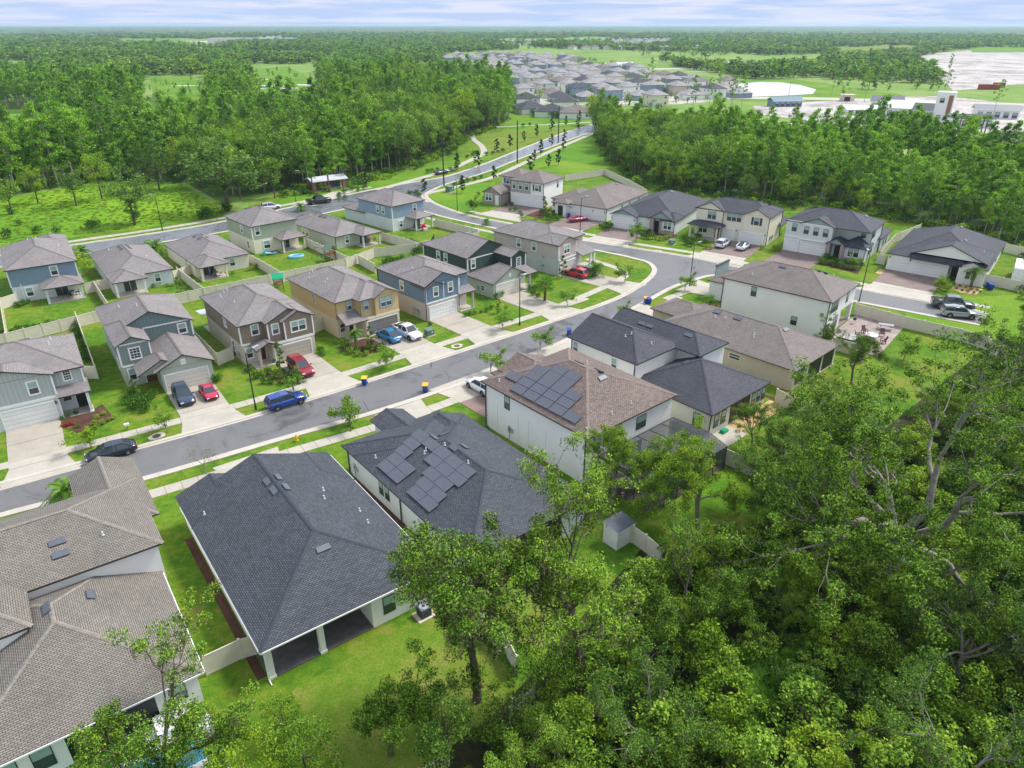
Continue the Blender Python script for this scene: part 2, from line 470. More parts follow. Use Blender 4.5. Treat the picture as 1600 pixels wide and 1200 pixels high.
# ---------------------------------------------------------------- mesh builder
class MB:
    def __init__(s):
        s.v, s.f, s.m, s.names = [], [], [], []
    def mi(s, name):
        if name not in s.names:
            s.names.append(name)
        return s.names.index(name)
    def poly(s, pts, mat):
        i = len(s.v)
        s.v += [tuple(p) for p in pts]
        s.f.append(tuple(range(i, i + len(pts))))
        s.m.append(s.mi(mat))
    def box(s, x0, y0, z0, x1, y1, z1, mat, top=None):
        x0, x1 = min(x0, x1), max(x0, x1); y0, y1 = min(y0, y1), max(y0, y1)
        a, b, c, d = (x0, y0), (x1, y0), (x1, y1), (x0, y1)
        s.prism([a, b, c, d], z0, z1, mat, top)
    def prism(s, pts, z0, z1, mat, top=None):
        """vertical prism over a counter-clockwise outline"""
        n = len(pts); i = len(s.v)
        s.v += [(p[0], p[1], z0) for p in pts] + [(p[0], p[1], z1) for p in pts]
        k = s.mi(mat); kt = s.mi(top) if top else k
        for j in range(n):
            q = (j + 1) % n
            s.f.append((i + j, i + q, i + n + q, i + n + j)); s.m.append(k)
        s.f.append(tuple(i + n + j for j in range(n))); s.m.append(kt)
        s.f.append(tuple(i + j for j in reversed(range(n)))); s.m.append(k)
    def slab(s, pts, th, mat, side, bot):
        """a planar polygon (seen ccw from above) thickened downwards"""
        n = len(pts); i = len(s.v)
        s.v += [tuple(p) for p in pts] + [(p[0], p[1], p[2] - th) for p in pts]
        s.f.append(tuple(range(i, i + n))); s.m.append(s.mi(mat))
        s.f.append(tuple(i + n + j for j in reversed(range(n)))); s.m.append(s.mi(bot))
        for j in range(n):
            q = (j + 1) % n
            s.f.append((i + j, i + n + j, i + n + q, i + q)); s.m.append(s.mi(side))
    def tube(s, p0, p1, r0, r1, mat, n=6, cap=False):
        p0, p1 = Vector(p0), Vector(p1)
        d = (p1 - p0)
        if d.length < 1e-6:
            return
        d.normalize()
        a = d.orthogonal().normalized(); b = d.cross(a)
        i = len(s.v); k = s.mi(mat)
        for (p, r) in ((p0, r0), (p1, r1)):
            for j in range(n):
                t = 2 * math.pi * j / n
                s.v.append(tuple(p + (a * math.cos(t) + b * math.sin(t)) * r))
        for j in range(n):
            q = (j + 1) % n
            s.f.append((i + j, i + q, i + n + q, i + n + j)); s.m.append(k)
        if cap:
            s.f.append(tuple(i + n + j for j in range(n))); s.m.append(k)
            s.f.append(tuple(i + j for j in reversed(range(n)))); s.m.append(k)
    def mesh(s, name, smooth=False, mats=None):
        me = bpy.data.meshes.new(name)
        me.from_pydata(s.v, [], s.f)
        for n in s.names:
            me.materials.append(MATS[n])
        me.polygons.foreach_set('material_index', s.m)
        if smooth:
            me.polygons.foreach_set('use_smooth', [True] * len(s.f))
        # planar UVs in metres: u runs level, v runs up the slope
        uvl = me.uv_layers.new(name='UVMap')
        V = s.v
        uvd = []
        for p in me.polygons:
            n = p.normal
            if abs(n.z) > 0.995:
                for vi in p.vertices:
                    uvd += [V[vi][0], V[vi][1]]
            else:
                h = Vector((-n.y, n.x, 0)).normalized()
                w = n.cross(h)
                for vi in p.vertices:
                    q = Vector(V[vi])
                    uvd += [q.dot(h), q.dot(w)]
        uvl.data.foreach_set('uv', uvd)
        me.update()
        return me

def link(name, data, parent=None, loc=(0, 0, 0), rz=0.0, **kw):
    o = bpy.data.objects.new(name, data)
    COL.objects.link(o)
    o.location = loc
    o.rotation_euler = (0, 0, rz)
    if parent:
        o.parent = parent
    for k, v in kw.items():
        if v is not None:
            o[k] = v
    return o

def thing(name, label, cat, loc=(0, 0, 0), rz=0.0, group=None, data=None):
    l = tuple(loc) if len(loc) == 3 else (loc[0], loc[1], 0.0)
    return link(name, data, None, l, rz, label=label, category=cat, group=group)

def copy_tree(o, parent=None, **kw):
    c = o.copy()
    COL.objects.link(c)
    c.parent = parent
    for k, v in kw.items():
        c[k] = v
    for ch in list(o.children):
        copy_tree(ch, c)
    return c

def structure(name, mb, **kw):
    return link(name, mb.mesh(name), kind='structure', **kw)

# ---------------------------------------------------------------- houses
MESHES = {}
FACE_RZ = {'y-': 0.0, 'x+': math.pi / 2, 'y+': math.pi, 'x-': -math.pi / 2}

def window_meshes(w, h, n, trim, style):
    k = ('win', round(w, 2), round(h, 2), n, trim, style)
    if k in MESHES:
        return MESHES[k]
    fr, pn = MB(), MB()
    t = 0.11
    if trim:
        fr.box(-w / 2 - t, -0.07, h, w / 2 + t, 0, h + t, trim)
        fr.box(-w / 2 - t, -0.07, -t, w / 2 + t, 0, 0, trim)
        fr.box(-w / 2 - t, -0.07, 0, -w / 2, 0, h, trim)
        fr.box(w / 2, -0.07, 0, w / 2 + t, 0, h, trim)
    fm = 'metal_dark' if style == 'dark' else 'trim_white'
    uw = w / n
    for i in range(n):
        a, b = -w / 2 + i * uw, -w / 2 + (i + 1) * uw
        g = 0.03 if n > 1 else 0.0
        if i > 0:
            fr.box(a - 0.05, -0.065, 0, a + 0.05, 0, h, trim or fm)
        fr.box(a + g + 0.02, -0.055, h * 0.5 - 0.03, b - g - 0.02, -0.0, h * 0.5 + 0.03, fm)
        fr.box(a + g + 0.0, -0.05, 0.0, a + g + 0.05, 0, h, fm)
        fr.box(b - g - 0.05, -0.05, 0.0, b - g, 0, h, fm)
        fr.box(a + g + 0.05, -0.05, 0.0, b - g - 0.05, 0, 0.05, fm)
        fr.box(a + g + 0.05, -0.05, h - 0.05, b - g - 0.05, 0, h, fm)
        if style == 'grid':
            for q in (1 / 3, 2 / 3):
                x = a + (b - a) * q
                fr.box(x - 0.018, -0.05, 0.05, x + 0.018, -0.02, h - 0.05, fm)
            for q in (0.25, 0.75):
                fr.box(a + 0.05, -0.048, h * q - 0.018, b - 0.05, -0.02, h * q + 0.018, fm)
        up = 'glass_dark' if style in ('grid', 'black') else 'blind'
        pn.box(a + g + 0.04, -0.03, 0.04, b - g - 0.04, -0.002, h * 0.5, 'glass_dark')
        pn.box(a + g + 0.04, -0.033, h * 0.5, b - g - 0.04, -0.002, h - 0.04, up)
    MESHES[k] = (fr.mesh('window'), pn.mesh('pane'))
    return MESHES[k]

def garage_mesh(w, h, mat, trim):
    k = ('gar', w, h, mat, trim)
    if k in MESHES:
        return MESHES[k]
    d = MB()
    d.box(-w / 2, -0.03, 0.0, w / 2, 0, h, mat)
    nc = max(2, round(w / 0.62))
    for r in range(4):
        for c in range(nc):
            a = -w / 2 + (c + 0.12) * w / nc
            b = -w / 2 + (c + 0.88) * w / nc
            d.box(a, -0.045, (r + 0.2) * h / 4, b, -0.03, (r + 0.8) * h / 4, mat)
    if trim:
        d.box(-w / 2 - 0.14, -0.09, 0, -w / 2, 0, h + 0.14, trim)
        d.box(w / 2, -0.09, 0, w / 2 + 0.14, 0, h + 0.14, trim)
        d.box(-w / 2, -0.09, h, w / 2, 0, h + 0.14, trim)
    MESHES[k] = d.mesh('garage_door')
    return MESHES[k]

def door_mesh(w, h, mat, trim='trim_white'):
    k = ('door', w, h, mat, trim)
    if k in MESHES:
        return MESHES[k]
    d = MB()
    d.box(-w / 2, -0.03, 0.02, w / 2, 0, h, mat)
    for (a, b) in ((0.08, 0.42), (0.5, 0.92)):
        for s in (-1, 1):
            d.box(s * w * 0.08, -0.045, h * a, s * w * 0.42, -0.03, h * b, mat)
    d.box(-w / 2 - 0.1, -0.07, 0, -w / 2, 0, h + 0.1, trim)
    d.box(w / 2, -0.07, 0, w / 2 + 0.1, 0, h + 0.1, trim)
    d.box(-w / 2, -0.07, h, w / 2, 0, h + 0.1, trim)
    MESHES[k] = d.mesh('front_door')
    return MESHES[k]

def vent_mesh(kind):
    if kind in MESHES:
        return MESHES[kind]
    m = MB()
    if kind == 'roof_vent':
        m.slab([(-0.55, -0.22, 0.10), (0.55, -0.22, 0.10), (0.5, 0.26, 0.15), (-0.5, 0.26, 0.15)], 0.13, 'vent_metal', 'vent_metal', 'plastic_black')
        m.box(-0.45, -0.25, 0.0, 0.45, -0.20, 0.08, 'plastic_black')
    elif kind == 'vent_pipe':
        m.tube((0, 0, -0.1), (0, 0, 0.32), 0.055, 0.055, 'pvc', 8, True)
        m.tube((0, 0, 0.0), (0, 0, 0.05), 0.14, 0.10, 'metal_grey', 8, True)
    elif kind == 'solar_panel':
        m.slab([(-0.93, -0.53, 0.15), (0.93, -0.53, 0.15), (0.93, 0.53, 0.15), (-0.93, 0.53, 0.15)], 0.045, 'solar_glass', 'metal_dark', 'metal_dark')
        for x in (-0.6, 0.6):
            m.box(x - 0.03, -0.5, 0.0, x + 0.03, 0.5, 0.103, 'metal_grey')
    MESHES[kind] = m.mesh(kind)
    return MESHES[kind]

class Boards:
    """every trim board is a part of its own"""
    def __init__(s, h): s.h = h
    def box(s, x0, y0, z0, x1, y1, z1, mat):
        m = MB(); m.box(x0, y0, z0, x1, y1, z1, mat)
        link('trim_board', m.mesh('trim_board'), s.h.root)

class House:
    def __init__(s, name, label, fr, roof, fascia='fascia_dark', pitch=0.42, ov=0.35, cat='house', group=None):
        s.root = thing(name, label, cat, (fr[0], fr[1], 0), R(fr[2]), group)
        s.W, s.RF, s.T, s.G = MB(), MB(), Boards(s), None
        s.roof, s.fa, s.p, s.ov = roof, fascia, pitch, ov
        s.planes = []
    def wall(s, x0, y0, x1, y1, z0, z1, mat):
        s.W.box(x0, y0, z0, x1, y1, z1, mat)
    def trim(s, x0, y0, x1, y1, z0, z1, mat='trim_white'):
        s.T.box(x0, y0, z0, x1, y1, z1, mat)
    def corner(s, x, y, z0, z1, mat='trim_white', t=0.13):
        s.T.box(x - t / 2 - 0.02, y - t / 2 - 0.02, z0, x + t / 2 + 0.02, y + t / 2 + 0.02, z1, mat)
    def band(s, x0, x1, y, z, mat='trim_white', h=0.2, d=0.05, face='y-'):
        if face == 'y-':
            s.T.box(x0, y - d, z, x1, y, z + h, mat)
        elif face == 'x-':
            s.T.box(y - d, x0, z, y, x1, z + h, mat)
        else:
            s.T.box(y, x0, z, y + d, x1, z + h, mat)
    def ridge(s, a, b, p=None):
        a, b = Vector(a), Vector(b)
        d = b - a; d.z = 0
        if d.length < 0.3:
            return
        d.normalize()
        n = Vector((-d.y, d.x, 0)) * 0.15
        dz = Vector((0, 0, 0.028)); lo = Vector((0, 0, 0.045))
        s.RF.poly([a + dz, b + dz, b + n - lo + dz, a + n - lo + dz][::-1], s.roof + '_cap')
        s.RF.poly([a + dz, a - n - lo + dz, b - n - lo + dz, b + dz][::-1], s.roof + '_cap')
    def hip(s, x0, y0, x1, y1, z, g='', axis=None, gmat=None, p=None, ov=None, caps=True):
        p = p or s.p
        ov = s.ov if ov is None else ov
        z += 0.06      # roof deck sits on the wall plate
        if axis is None:
            axis = 'y' if (y1 - y0) >= (x1 - x0) else 'x'
        if axis == 'y':
            a0, a1, b0, b1 = x0, x1, y0, y1
            gl, gh = 'y-' in g, 'y+' in g
            P = lambda a, b, c: (a, b, c)
        else:
            a0, a1, b0, b1 = y0, y1, x0, x1
            gl, gh = 'x-' in g, 'x+' in g
            P = lambda a, b, c: (b, a, c)
        A0, A1, B0, B1 = a0 - ov, a1 + ov, b0 - ov, b1 + ov
        half = (A1 - A0) / 2
        ze = z - p * ov
        zr = ze + p * half
        am = (A0 + A1) / 2
        r0 = B0 if gl else B0 + half
        r1 = B1 if gh else B1 - half
        if r0 > r1:
            r0 = r1 = (r0 + r1) / 2
        o = (lambda l: l) if axis == 'y' else (lambda l: l[::-1])
        fs = [[(A0, B1, ze), (A0, B0, ze), (am, r0, zr), (am, r1, zr)], [(A1, B0, ze), (A1, B1, ze), (am, r1, zr), (am, r0, zr)]]
        if not gl:
            fs.append([(A0, B0, ze), (A1, B0, ze), (am, r0, zr)])
        if not gh:
            fs.append([(A1, B1, ze), (A0, B1, ze), (am, r1, zr)])
        for f in fs:
            q = []
            for v in f:
                v = P(*v)
                if not q or v != q[-1]:
                    q.append(v)
            if q[0] == q[-1]:
                q.pop()
            s.RF.slab(o(q), 0.15, s.roof, s.fa, 'soffit')
        s.planes.append((axis, A0, A1, B0, B1, ze, p, gl, gh))
        if caps:
            s.ridge(P(am, r0, zr), P(am, r1, zr))
            if not gl:
                s.ridge(P(A0, B0, ze), P(am, r0, zr)); s.ridge(P(A1, B0, ze), P(am, r0, zr))
            if not gh:
                s.ridge(P(A0, B1, ze), P(am, r1, zr)); s.ridge(P(A1, B1, ze), P(am, r1, zr))
        gz = z + p * (a1 - a0) / 2 - 0.03
        for (flag, b, d) in ((gl, b0, 0.12), (gh, b1, -0.12)):
            if flag and gmat:
                gm = (a0 + a1) / 2
                for bb in (b, b + d):
                    s.W.poly([P(a0, bb, z - 0.02), P(a1, bb, z - 0.02), P(gm, bb, gz)], gmat)
        return zr
    def rz(s, x, y):
        best = 0
        for (axis, A0, A1, B0, B1, ze, p, gl, gh) in s.planes:
            a, b = (x, y) if axis == 'y' else (y, x)
            if not (A0 <= a <= A1 and B0 <= b <= B1):
                continue
            d = [a - A0, A1 - a]
            if not gl: d.append(b - B0)
            if not gh: d.append(B1 - b)
            best = max(best, ze + p * min(d))
        return best
    def slope(s, pts, side):
        """free-form roof slab given its corners counter-clockwise from above"""
        s.RF.slab(pts, 0.13, s.roof, s.fa, 'soffit')
    def part(s, name, mesh, x, y, z, rz=0.0, mat=None, label=None):
        return link(name, mesh, s.root, (x, y, z), rz, label=label)
    def on_roof(s, name, x, y, label=None, level=True):
        e = 0.02
        z = s.rz(x, y)
        gx = (s.rz(x + e, y) - s.rz(x - e, y)) / (2 * e)
        gy = (s.rz(x, y + e) - s.rz(x, y - e)) / (2 * e)
        o = link(name, vent_mesh(name), s.root, (x, y, z))
        if name != 'vent_pipe':
            n = Vector((-gx, -gy, 1)).normalized()
            up = Vector((gx, gy, gx * gx + gy * gy))
            if up.length < 1e-4:
                up = Vector((0, 1, 0))
            up.normalize()
            r = up.cross(n)
            o.rotation_euler = Matrix((r, up, n)).transposed().to_euler()
        return o
    def vents(s, pts):
        for p in pts: s.on_roof('roof_vent', *p)
    def pipes(s, pts):
        for p in pts: s.on_roof('vent_pipe', *p)
    def win(s, face, c, at, z, w=0.9, h=1.5, n=1, trim='trim_white', style='std', shutters=None):
        x, y = (at, c) if face[0] == 'y' else (c, at)
        fm, pm = window_meshes(w, h, n, trim, style)
        o = link('window', fm, s.root, (x, y, z), FACE_RZ[face])
        link('pane', pm, o)
        if shutters:
            sh = MB()
            sh.box(-0.22, -0.05, 0, 0.22, 0, h, shutters)
            for i in range(9):
                sh.box(-0.17, -0.07, h * (i + 0.3) / 9.5, 0.17, -0.05, h * (i + 0.75) / 9.5, shutters)
            me = sh.mesh('shutter')
            for q in (-1, 1):
                d = q * (w / 2 + 0.36)
                link('shutter', me, o, (d, 0, 0))
        return o
    def garage(s, face, c, at, w=4.88, h=2.15, mat='garage_white', trim='trim_white', z=0.0):
        x, y = (at, c) if face[0] == 'y' else (c, at)
        return link('garage_door', garage_mesh(w, h, mat, trim), s.root, (x, y, z), FACE_RZ[face])
    def door(s, face, c, at, w=1.0, h=2.1, mat='door_dark', z=0.05):
        x, y = (at, c) if face[0] == 'y' else (c, at)
        return link('front_door', door_mesh(w, h, mat), s.root, (x, y, z), FACE_RZ[face])
    def slider(s, face, c, at, w=2.4, h=2.1, name='sliding_door'):
        x, y = (at, c) if face[0] == 'y' else (c, at)
        k = ('sl', w, h)
        if k not in MESHES:
            m = MB()
            m.box(-w / 2, -0.03, 0.03, w / 2, 0, h, 'glass_dark')
            for q in (-w / 2, -0.03, w / 2 - 0.06):
                m.box(q, -0.06, 0.03, q + 0.06, 0, h, 'trim_white')
            m.box(-w / 2, -0.06, h - 0.06, w / 2, -0.03, h, 'trim_white')
            MESHES[k] = m.mesh('sliding_door')
        return link('sliding_door', MESHES[k], s.root, (x, y, 0.05), FACE_RZ[face])
    def column(s, x, y, h, mat='trim_white', t=0.3, label=None):
        k = ('col', h, mat, t)
        if k not in MESHES:
            m = MB()
            m.box(-t / 2, -t / 2, 0, t / 2, t / 2, h, mat)
            m.box(-t / 2 - 0.05, -t / 2 - 0.05, 0, t / 2 + 0.05, t / 2 + 0.05, 0.22, mat)
            m.box(-t / 2 - 0.04, -t / 2 - 0.04, h - 0.16, t / 2 + 0.04, t / 2 + 0.04, h, mat)
            MESHES[k] = m.mesh('column')
        return link('column', MESHES[k], s.root, (x, y, 0), 0)
    def downspout(s, x, y, z1, mat='metal_dark'):
        k = ('ds', round(z1, 2), mat)
        if k not in MESHES:
            m = MB()
            m.box(-0.05, -0.05, 0.12, 0.05, 0.04, z1, mat)
            m.tube((0, 0, 0.16), (0, -0.5, 0.06), 0.05, 0.05, mat, 6, True)
            MESHES[k] = m.mesh('downspout')
        return link('downspout', MESHES[k], s.root, (x, y, 0))
    def gutter(s, a, b, z, mat='trim_white'):
        a, b = Vector((a[0], a[1], z)), Vector((b[0], b[1], z))
        d = (b - a).normalized(); n = Vector((d.y, -d.x, 0)) * 0.07
        m = MB()
        m.slab([a, b, b + n, a + n][::-1], 0.11, mat, mat, mat)
        link('gutter', m.mesh('gutter'), s.root)
    def slab_floor(s, x0, y0, x1, y1, mat='concrete', z=0.09):
        m = MB(); m.box(x0, y0, 0.0, x1, y1, z, mat)
        return link('patio_slab', m.mesh('patio_slab'), s.root)
    def lamp(s, face, c, at, z=2.0):
        if 'lamp' not in MESHES:
            m = MB(); m.box(-0.07, -0.16, 0, 0.07, -0.02, 0.34, 'plastic_black'); m.box(-0.03, -0.04, 0.1, 0.03, 0, 0.2, 'plastic_black')
            MESHES['lamp'] = m.mesh('wall_lamp')
        x, y = (at, c) if face[0] == 'y' else (c, at)
        link('wall_lamp', MESHES['lamp'], s.root, (x, y, z), FACE_RZ[face])
    def meter(s, face, c, at, z=1.0):
        if 'meter' not in MESHES:
            m = MB(); m.box(-0.18, -0.14, 0, 0.18, 0, 0.75, 'metal_grey'); m.box(0.3, -0.1, 0.1, 0.62, 0, 0.6, 'metal_grey'); m.tube((0, -0.05, -0.9), (0, -0.05, 0), 0.03, 0.03, 'metal_grey', 6); m.tube((0.1, -0.18, 0.45), (0.1, -0.1, 0.45), 0.09, 0.09, 'plastic_black', 8, True)
            MESHES['meter'] = m.mesh('meter_box')
        x, y = (at, c) if face[0] == 'y' else (c, at)
        link('meter_box', MESHES['meter'], s.root, (x, y, z), FACE_RZ[face])
    def finish(s):
        if s.W.v: link('wall', s.W.mesh('wall'), s.root)
        if s.RF.v: link('roof', s.RF.mesh('roof'), s.root)
        return s.root

# ======== near side of the street: rears face the camera (local y- = rear, y+ = street) ========
# A0 taupe-roofed house at the bottom left corner
h = House('two_story_house', 'large pale house with taupe shingle roof cropped at the lower left corner', (-24.2, 29.7, 36), 'roof_taupe', 'fascia_dark', 0.42, 0.4)
E_ = 3.0
h.wall(-12, 0, -2.9, 11.2, 0, E_, 'wall_white')
h.wall(2.1, 0, 4.7, 11.2, 0, E_, 'wall_white')
h.wall(-2.9, 3.2, 2.1, 11.2, 0, E_, 'wall_white')
h.hip(-8.4, 0, 4.7, 15, E_, axis='y', p=0.40)
h.wall(-12, 11.0, -0.7, 21, 0, 3.0, 'wall_white')
h.wall(-12, 11.2, 5.3, 20.8, 0, 5.7, 'wall_white')
h.wall(-12, 7.4, -3.4, 11.2, 3.0, 5.7, 'wall_white')
h.hip(-12, 11.2, 5.3, 20.8, 5.7, axis='x')
h.hip(-11, 7.4, -3.4, 15, 5.7, axis='y')
h.wall(1.5, 20.8, 5.9, 25.2, 0, 3.1, 'wall_white')
h.hip(1.5, 16, 5.9, 25.3, 5.2, g='y+', axis='y', gmat='wall_white')
h.wall(1.5, 20.8, 5.9, 25.2, 3.1, 5.2, 'wall_white')
h.slope([(-12, 24.6, 3.3), (-12, 20.8, 4.6), (0.6, 20.8, 4.6), (0.6, 24.6, 3.3)][::-1], 'y+')
h.wall(-12, 21, 0.3, 24.2, 0, 3.2, 'wall_white')
h.slab_floor(-2.9, 0.1, 2.1, 3.2, 'tile_white')
sc = MB()
sc.box(-2.9, 0.10, 0.1, 2.1, 0.13, 2.75, 'screen_black')
for x in (-2.9, -0.45, 2.04): sc.box(x, 0.06, 0.1, x + 0.06, 0.1, 2.75, 'metal_dark')
link('porch_screen', sc.mesh('porch_screen'), h.root)
h.win('y-', 0, -4.15, 0.7, 1.1, 1.7, trim=None, style='dark'); h.win('y-', 0, -5.9, 0.7, 1.1, 1.7, trim=None, style='dark')
h.win('y-', 0, 3.4, 1.0, 1.0, 1.3, trim=None, style='dark')
h.vents([(-0.6, 13.6), (-0.6, 12.6), (-2.1, 8.2), (0.4, 9.0)])
h.pipes([(2.2, 13.0)])
h.gutter((-8.8, -0.42), (5.1, -0.42), 2.85); h.gutter((5.12, -0.4), (5.12, 11), 2.85)
h.finish()

# A1 charcoal hip roofed house
h = House('single_story_house', 'white one story house with big plain charcoal hip roof and open rear porch', (-16.5, 34.15, 36.8), 'roof_slate', 'fascia_dark', 0.37, 0.35)
E_ = 3.2
h.wall(0, 4.2, 13, 19.3, 0, E_, 'wall_white')
h.wall(7.8, 0, 13, 4.2, 0, E_, 'wall_white')
h.wall(0, 19.3, 5.6, 20.9, 0, E_, 'wall_white')
h.wall(0, 0.0, 7.8, 0.3, 2.75, E_, 'wall_white')
h.wall(0, 0.3, 0.3, 4.2, 2.75, E_, 'wall_white')
h.hip(0, 0, 13, 19.5, E_, g='y+', gmat='wall_white')
h.hip(0.001, 16, 5.6, 20.9, E_ - .003, g='y+', axis='y', gmat='wall_white')
h.hip(9.2, 14.5, 12.999, 19.7, E_ - .003, g='y+', axis='y', gmat='wall_white')
h.slab_floor(0, 0, 7.8, 4.2, 'porch_floor')
h.column(0.2, 0.2, 2.75, 'wall_white', 0.4); h.column(3.9, 0.2, 2.75, 'wall_white', 0.4)
h.slider('y-', 4.2, 4.2, 3.4); h.win('y-', 0, 9.2, 0.8, 1.0, 1.6, trim=None, style='dark')
h.win('x-', 0, 15.2, 1.1, 0.8, 1.3, style='dark', trim=None)
h.vents([(6.0, 15.0), (6.0, 13.4), (7.0, 15.1), (7.0, 13.3), (6.5, 4.7)])
h.pipes([(0.9, 16.4), (9.8, 12.5), (9.3, 11.1), (11.3, 8.7), (11.1, 6.8)])
h.gutter((-0.36, 19.5), (-0.36, -0.35), 3.06); h.gutter((-0.36, -0.36), (13.36, -0.36), 3.06); h.gutter((13.36, -0.35), (13.36, 19.5), 3.06)
h.downspout(-0.1, -0.05, 3.0, 'trim_white')
h.finish()

# A2 slate roof with solar panels
h = House('single_story_house', 'white one story house with dark slate roof carrying a zigzag of solar panels', (-3.25, 43.1, 38.5), 'roof_slate', 'fascia_dark', 0.36, 0.35)
E_ = 3.1
h.wall(0, 0, 5.0, 21, 0, E_, 'wall_mist'); h.wall(5, 2.9, 12.4, 17.8, 0, E_, 'wall_mist')
h.wall(9.6, 0, 12.4, 2.9, 0, E_, 'wall_mist')
h.hip(0, 0, 12.4, 18.7, E_)
h.hip(0.002, 6, 10.8, 21.0, E_ - 0.002, axis='y', g='', p=0.36)
h.hip(7.2, 14.5, 12.398, 19.0, E_ - .004, axis='y', g='y+', gmat='wall_mist')
h.wall(7.2, 17.8, 12.4, 18.8, 0, E_, 'wall_mist')
h.wall(4.7, 21.0, 8.0, 23.9, 0, 2.9, 'wall_mist')
h.hip(4.7, 18.0, 8.0, 23.9, 3.0, axis='y', g='y+', gmat='wall_mist')
h.slab_floor(5.0, 0, 9.6, 2.9)
sc = MB(); sc.box(5.0, 0.06, 0.1, 9.6, 0.1, 2.8, 'screen_black'); link('porch_screen', sc.mesh('porch_screen'), h.root)
h.win('y-', 0, 1.55, 0.75, 1.0, 1.65, style='dark'); h.win('y-', 0, 3.05, 0.75, 1.0, 1.65, style='dark')
h.win('x-', 0, 14.2, 1.0, 0.8, 1.5, style='dark', trim=None); h.win('x-', 0, 13.1, 1.0, 0.8, 1.5, style='dark', trim=None)
for (x, y) in [(0.9, 14.5), (0.9, 12.6), (1.93, 14.5), (1.93, 12.6), (2.96, 14.7), (3.99, 14.9), (5.02, 15.1), (5.02, 13.2), (5.02, 11.3), (5.02, 9.4), (3.99, 11.2), (3.99, 9.3), (2.96, 9.9), (1.93, 9.4), (0.9, 9.2), (0.9, 7.3), (5.02, 7.5), (2.96, 8.0), (3.99, 7.4), (1.93, 7.5)]:
    o = h.on_roof('solar_panel', x, y)
h.vents([(6.0, 14.2), (7.2, 14.4), (6.0, 10.9), (7.2, 10.9)])
h.pipes([(0.9, 16.6), (4.3, 13.0), (4.0, 12.8), (5.7, 8.2), (5.75, 12.0)])
h.downspout(-0.1, 20.6, 3.0); h.downspout(-0.1, 10.6, 3.0)
h.meter('x-', 0, 19.4)
h.finish()

# A3 white two story with brown roof and solar array
h = House('two_story_house', 'white two story house with brown shingle roof and a large solar array', (7.1, 57.15, 41), 'roof_brown', 'fascia_dark', 0.42, 0.35)
E_ = 5.65
h.wall(0, 0, 12.8, 15.3, 0, E_, 'wall_white')
h.hip(0, 0, 12.8, 15.3, E_)
h.hip(3.2, 11, 8.6, 16.2, E_ - .003, axis='y', g='y+', gmat='wall_white')
h.wall(5.2, 15.3, 12.6, 20.0, 0, 3.2, 'wall_white')
h.hip(5.2, 13, 12.6, 20.0, 3.3, axis='y', p=0.42)
for (x, ys) in ((0.8, (10.6, 8.66, 6.72, 4.78, 2.84)), (1.83, (12.54, 10.6, 8.66, 6.72, 4.78)), (2.86, (10.6, 8.66, 6.72, 4.78)), (3.8, (10.6, 8.66, 6.72)), (4.8, (8.66, 6.72))):
    for y in ys: h.on_roof('solar_panel', x, y)
h.vents([(6.9, 8.0), (7.4, 5.6), (6.9, 4.6)])
h.pipes([(4.2, 0.8), (7.2, 0.9), (0.6, 13.6), (8.2, 8.0)])
h.win('y-', 0, 1.35, 3.5, 0.95, 1.55, trim=None, style='dark'); h.win('y-', 0, 2.75, 3.5, 0.95, 1.55, trim=None, style='dark'); h.win('y-', 0, 4.35, 3.5, 0.95, 1.55, trim=None, style='dark')
h.win('y-', 0, 7.9, 3.4, 1.5, 1.5, trim=None, style='dark')
h.win('y-', 0, 1.6, 0.8, 1.3, 1.6, trim=None, style='dark'); h.slider('y-', 0, 6.5, 3.6)
h.win('x-', 0, 11.6, 3.6, 0.85, 1.55, trim=None, style='dark')
h.downspout(-0.1, 0.15, 5.5); h.downspout(-0.1, 15.1, 5.5)
h.meter('x-', 0, 11.2, 1.0)
for y in (5.6, 8.2, 9.8, 13.2): h.T.box(-0.012, y, 0.3, 0, y + 0.03, 3.6, 'wall_grey')
h.finish()

# screened pool cage behind it
h = House('pool_enclosure', 'black screened pool cage behind the white house with solar array', (7.1, 57.15, 41), 'roof_slate', cat='pool cage')
m = MB()
pts = [(5.2, -7.2), (12.6, -7.2), (12.6, -0.6), (5.2, -0.6)]
def bar(a, b, r=0.05): m.tube(a, b, r, r, 'metal_dark', 4, True)
for x in (1.2, 3.0, 4.9, 6.8, 8.7, 10.6, 12.6):
    bar((x, -7.2, 0), (x, -7.2, 2.7)); bar((x, -7.2, 2.7), (x, -5.0, 3.3)); bar((x, -5.0, 3.3), (x, -0.5, 3.1))
for (y, z) in ((-7.2, 2.7), (-5.0, 3.3), (-0.5, 3.1), (-7.2, 1.0), (-2.8, 3.2)):
    bar((1.2, y, z), (12.6, y, z))
for x in (1.2, 12.6):
    for y in (-5, -2.8): bar((x, y, 0), (x, y, 3.2))
link('frame', m.mesh('frame'), h.root)
ms, nt, b = new_mat('screen_mesh')
b.inputs['Base Color'].default_value = (0.03, 0.035, 0.045, 1); b.inputs['Roughness'].default_value = 0.6; b.inputs['Alpha'].default_value = 0.62
m = MB()
m.poly([(1.2, -5.0, 3.32), (12.6, -5.0, 3.32), (12.6, -0.5, 3.12), (1.2, -0.5, 3.12)], 'screen_mesh')
m.poly([(1.2, -7.22, 2.7), (12.6, -7.22, 2.7), (12.6, -5.0, 3.32), (1.2, -5.0, 3.32)], 'screen_mesh')
m.poly([(1.2, -7.23, 0), (12.6, -7.23, 0), (12.6, -7.23, 2.7), (1.2, -7.23, 2.7)], 'screen_mesh')
for x in (1.2, 12.6): m.poly([(x, -7.2, 0), (x, -0.5, 0), (x, -0.5, 3.1), (x, -5.0, 3.3), (x, -7.2, 2.7)], 'screen_mesh')
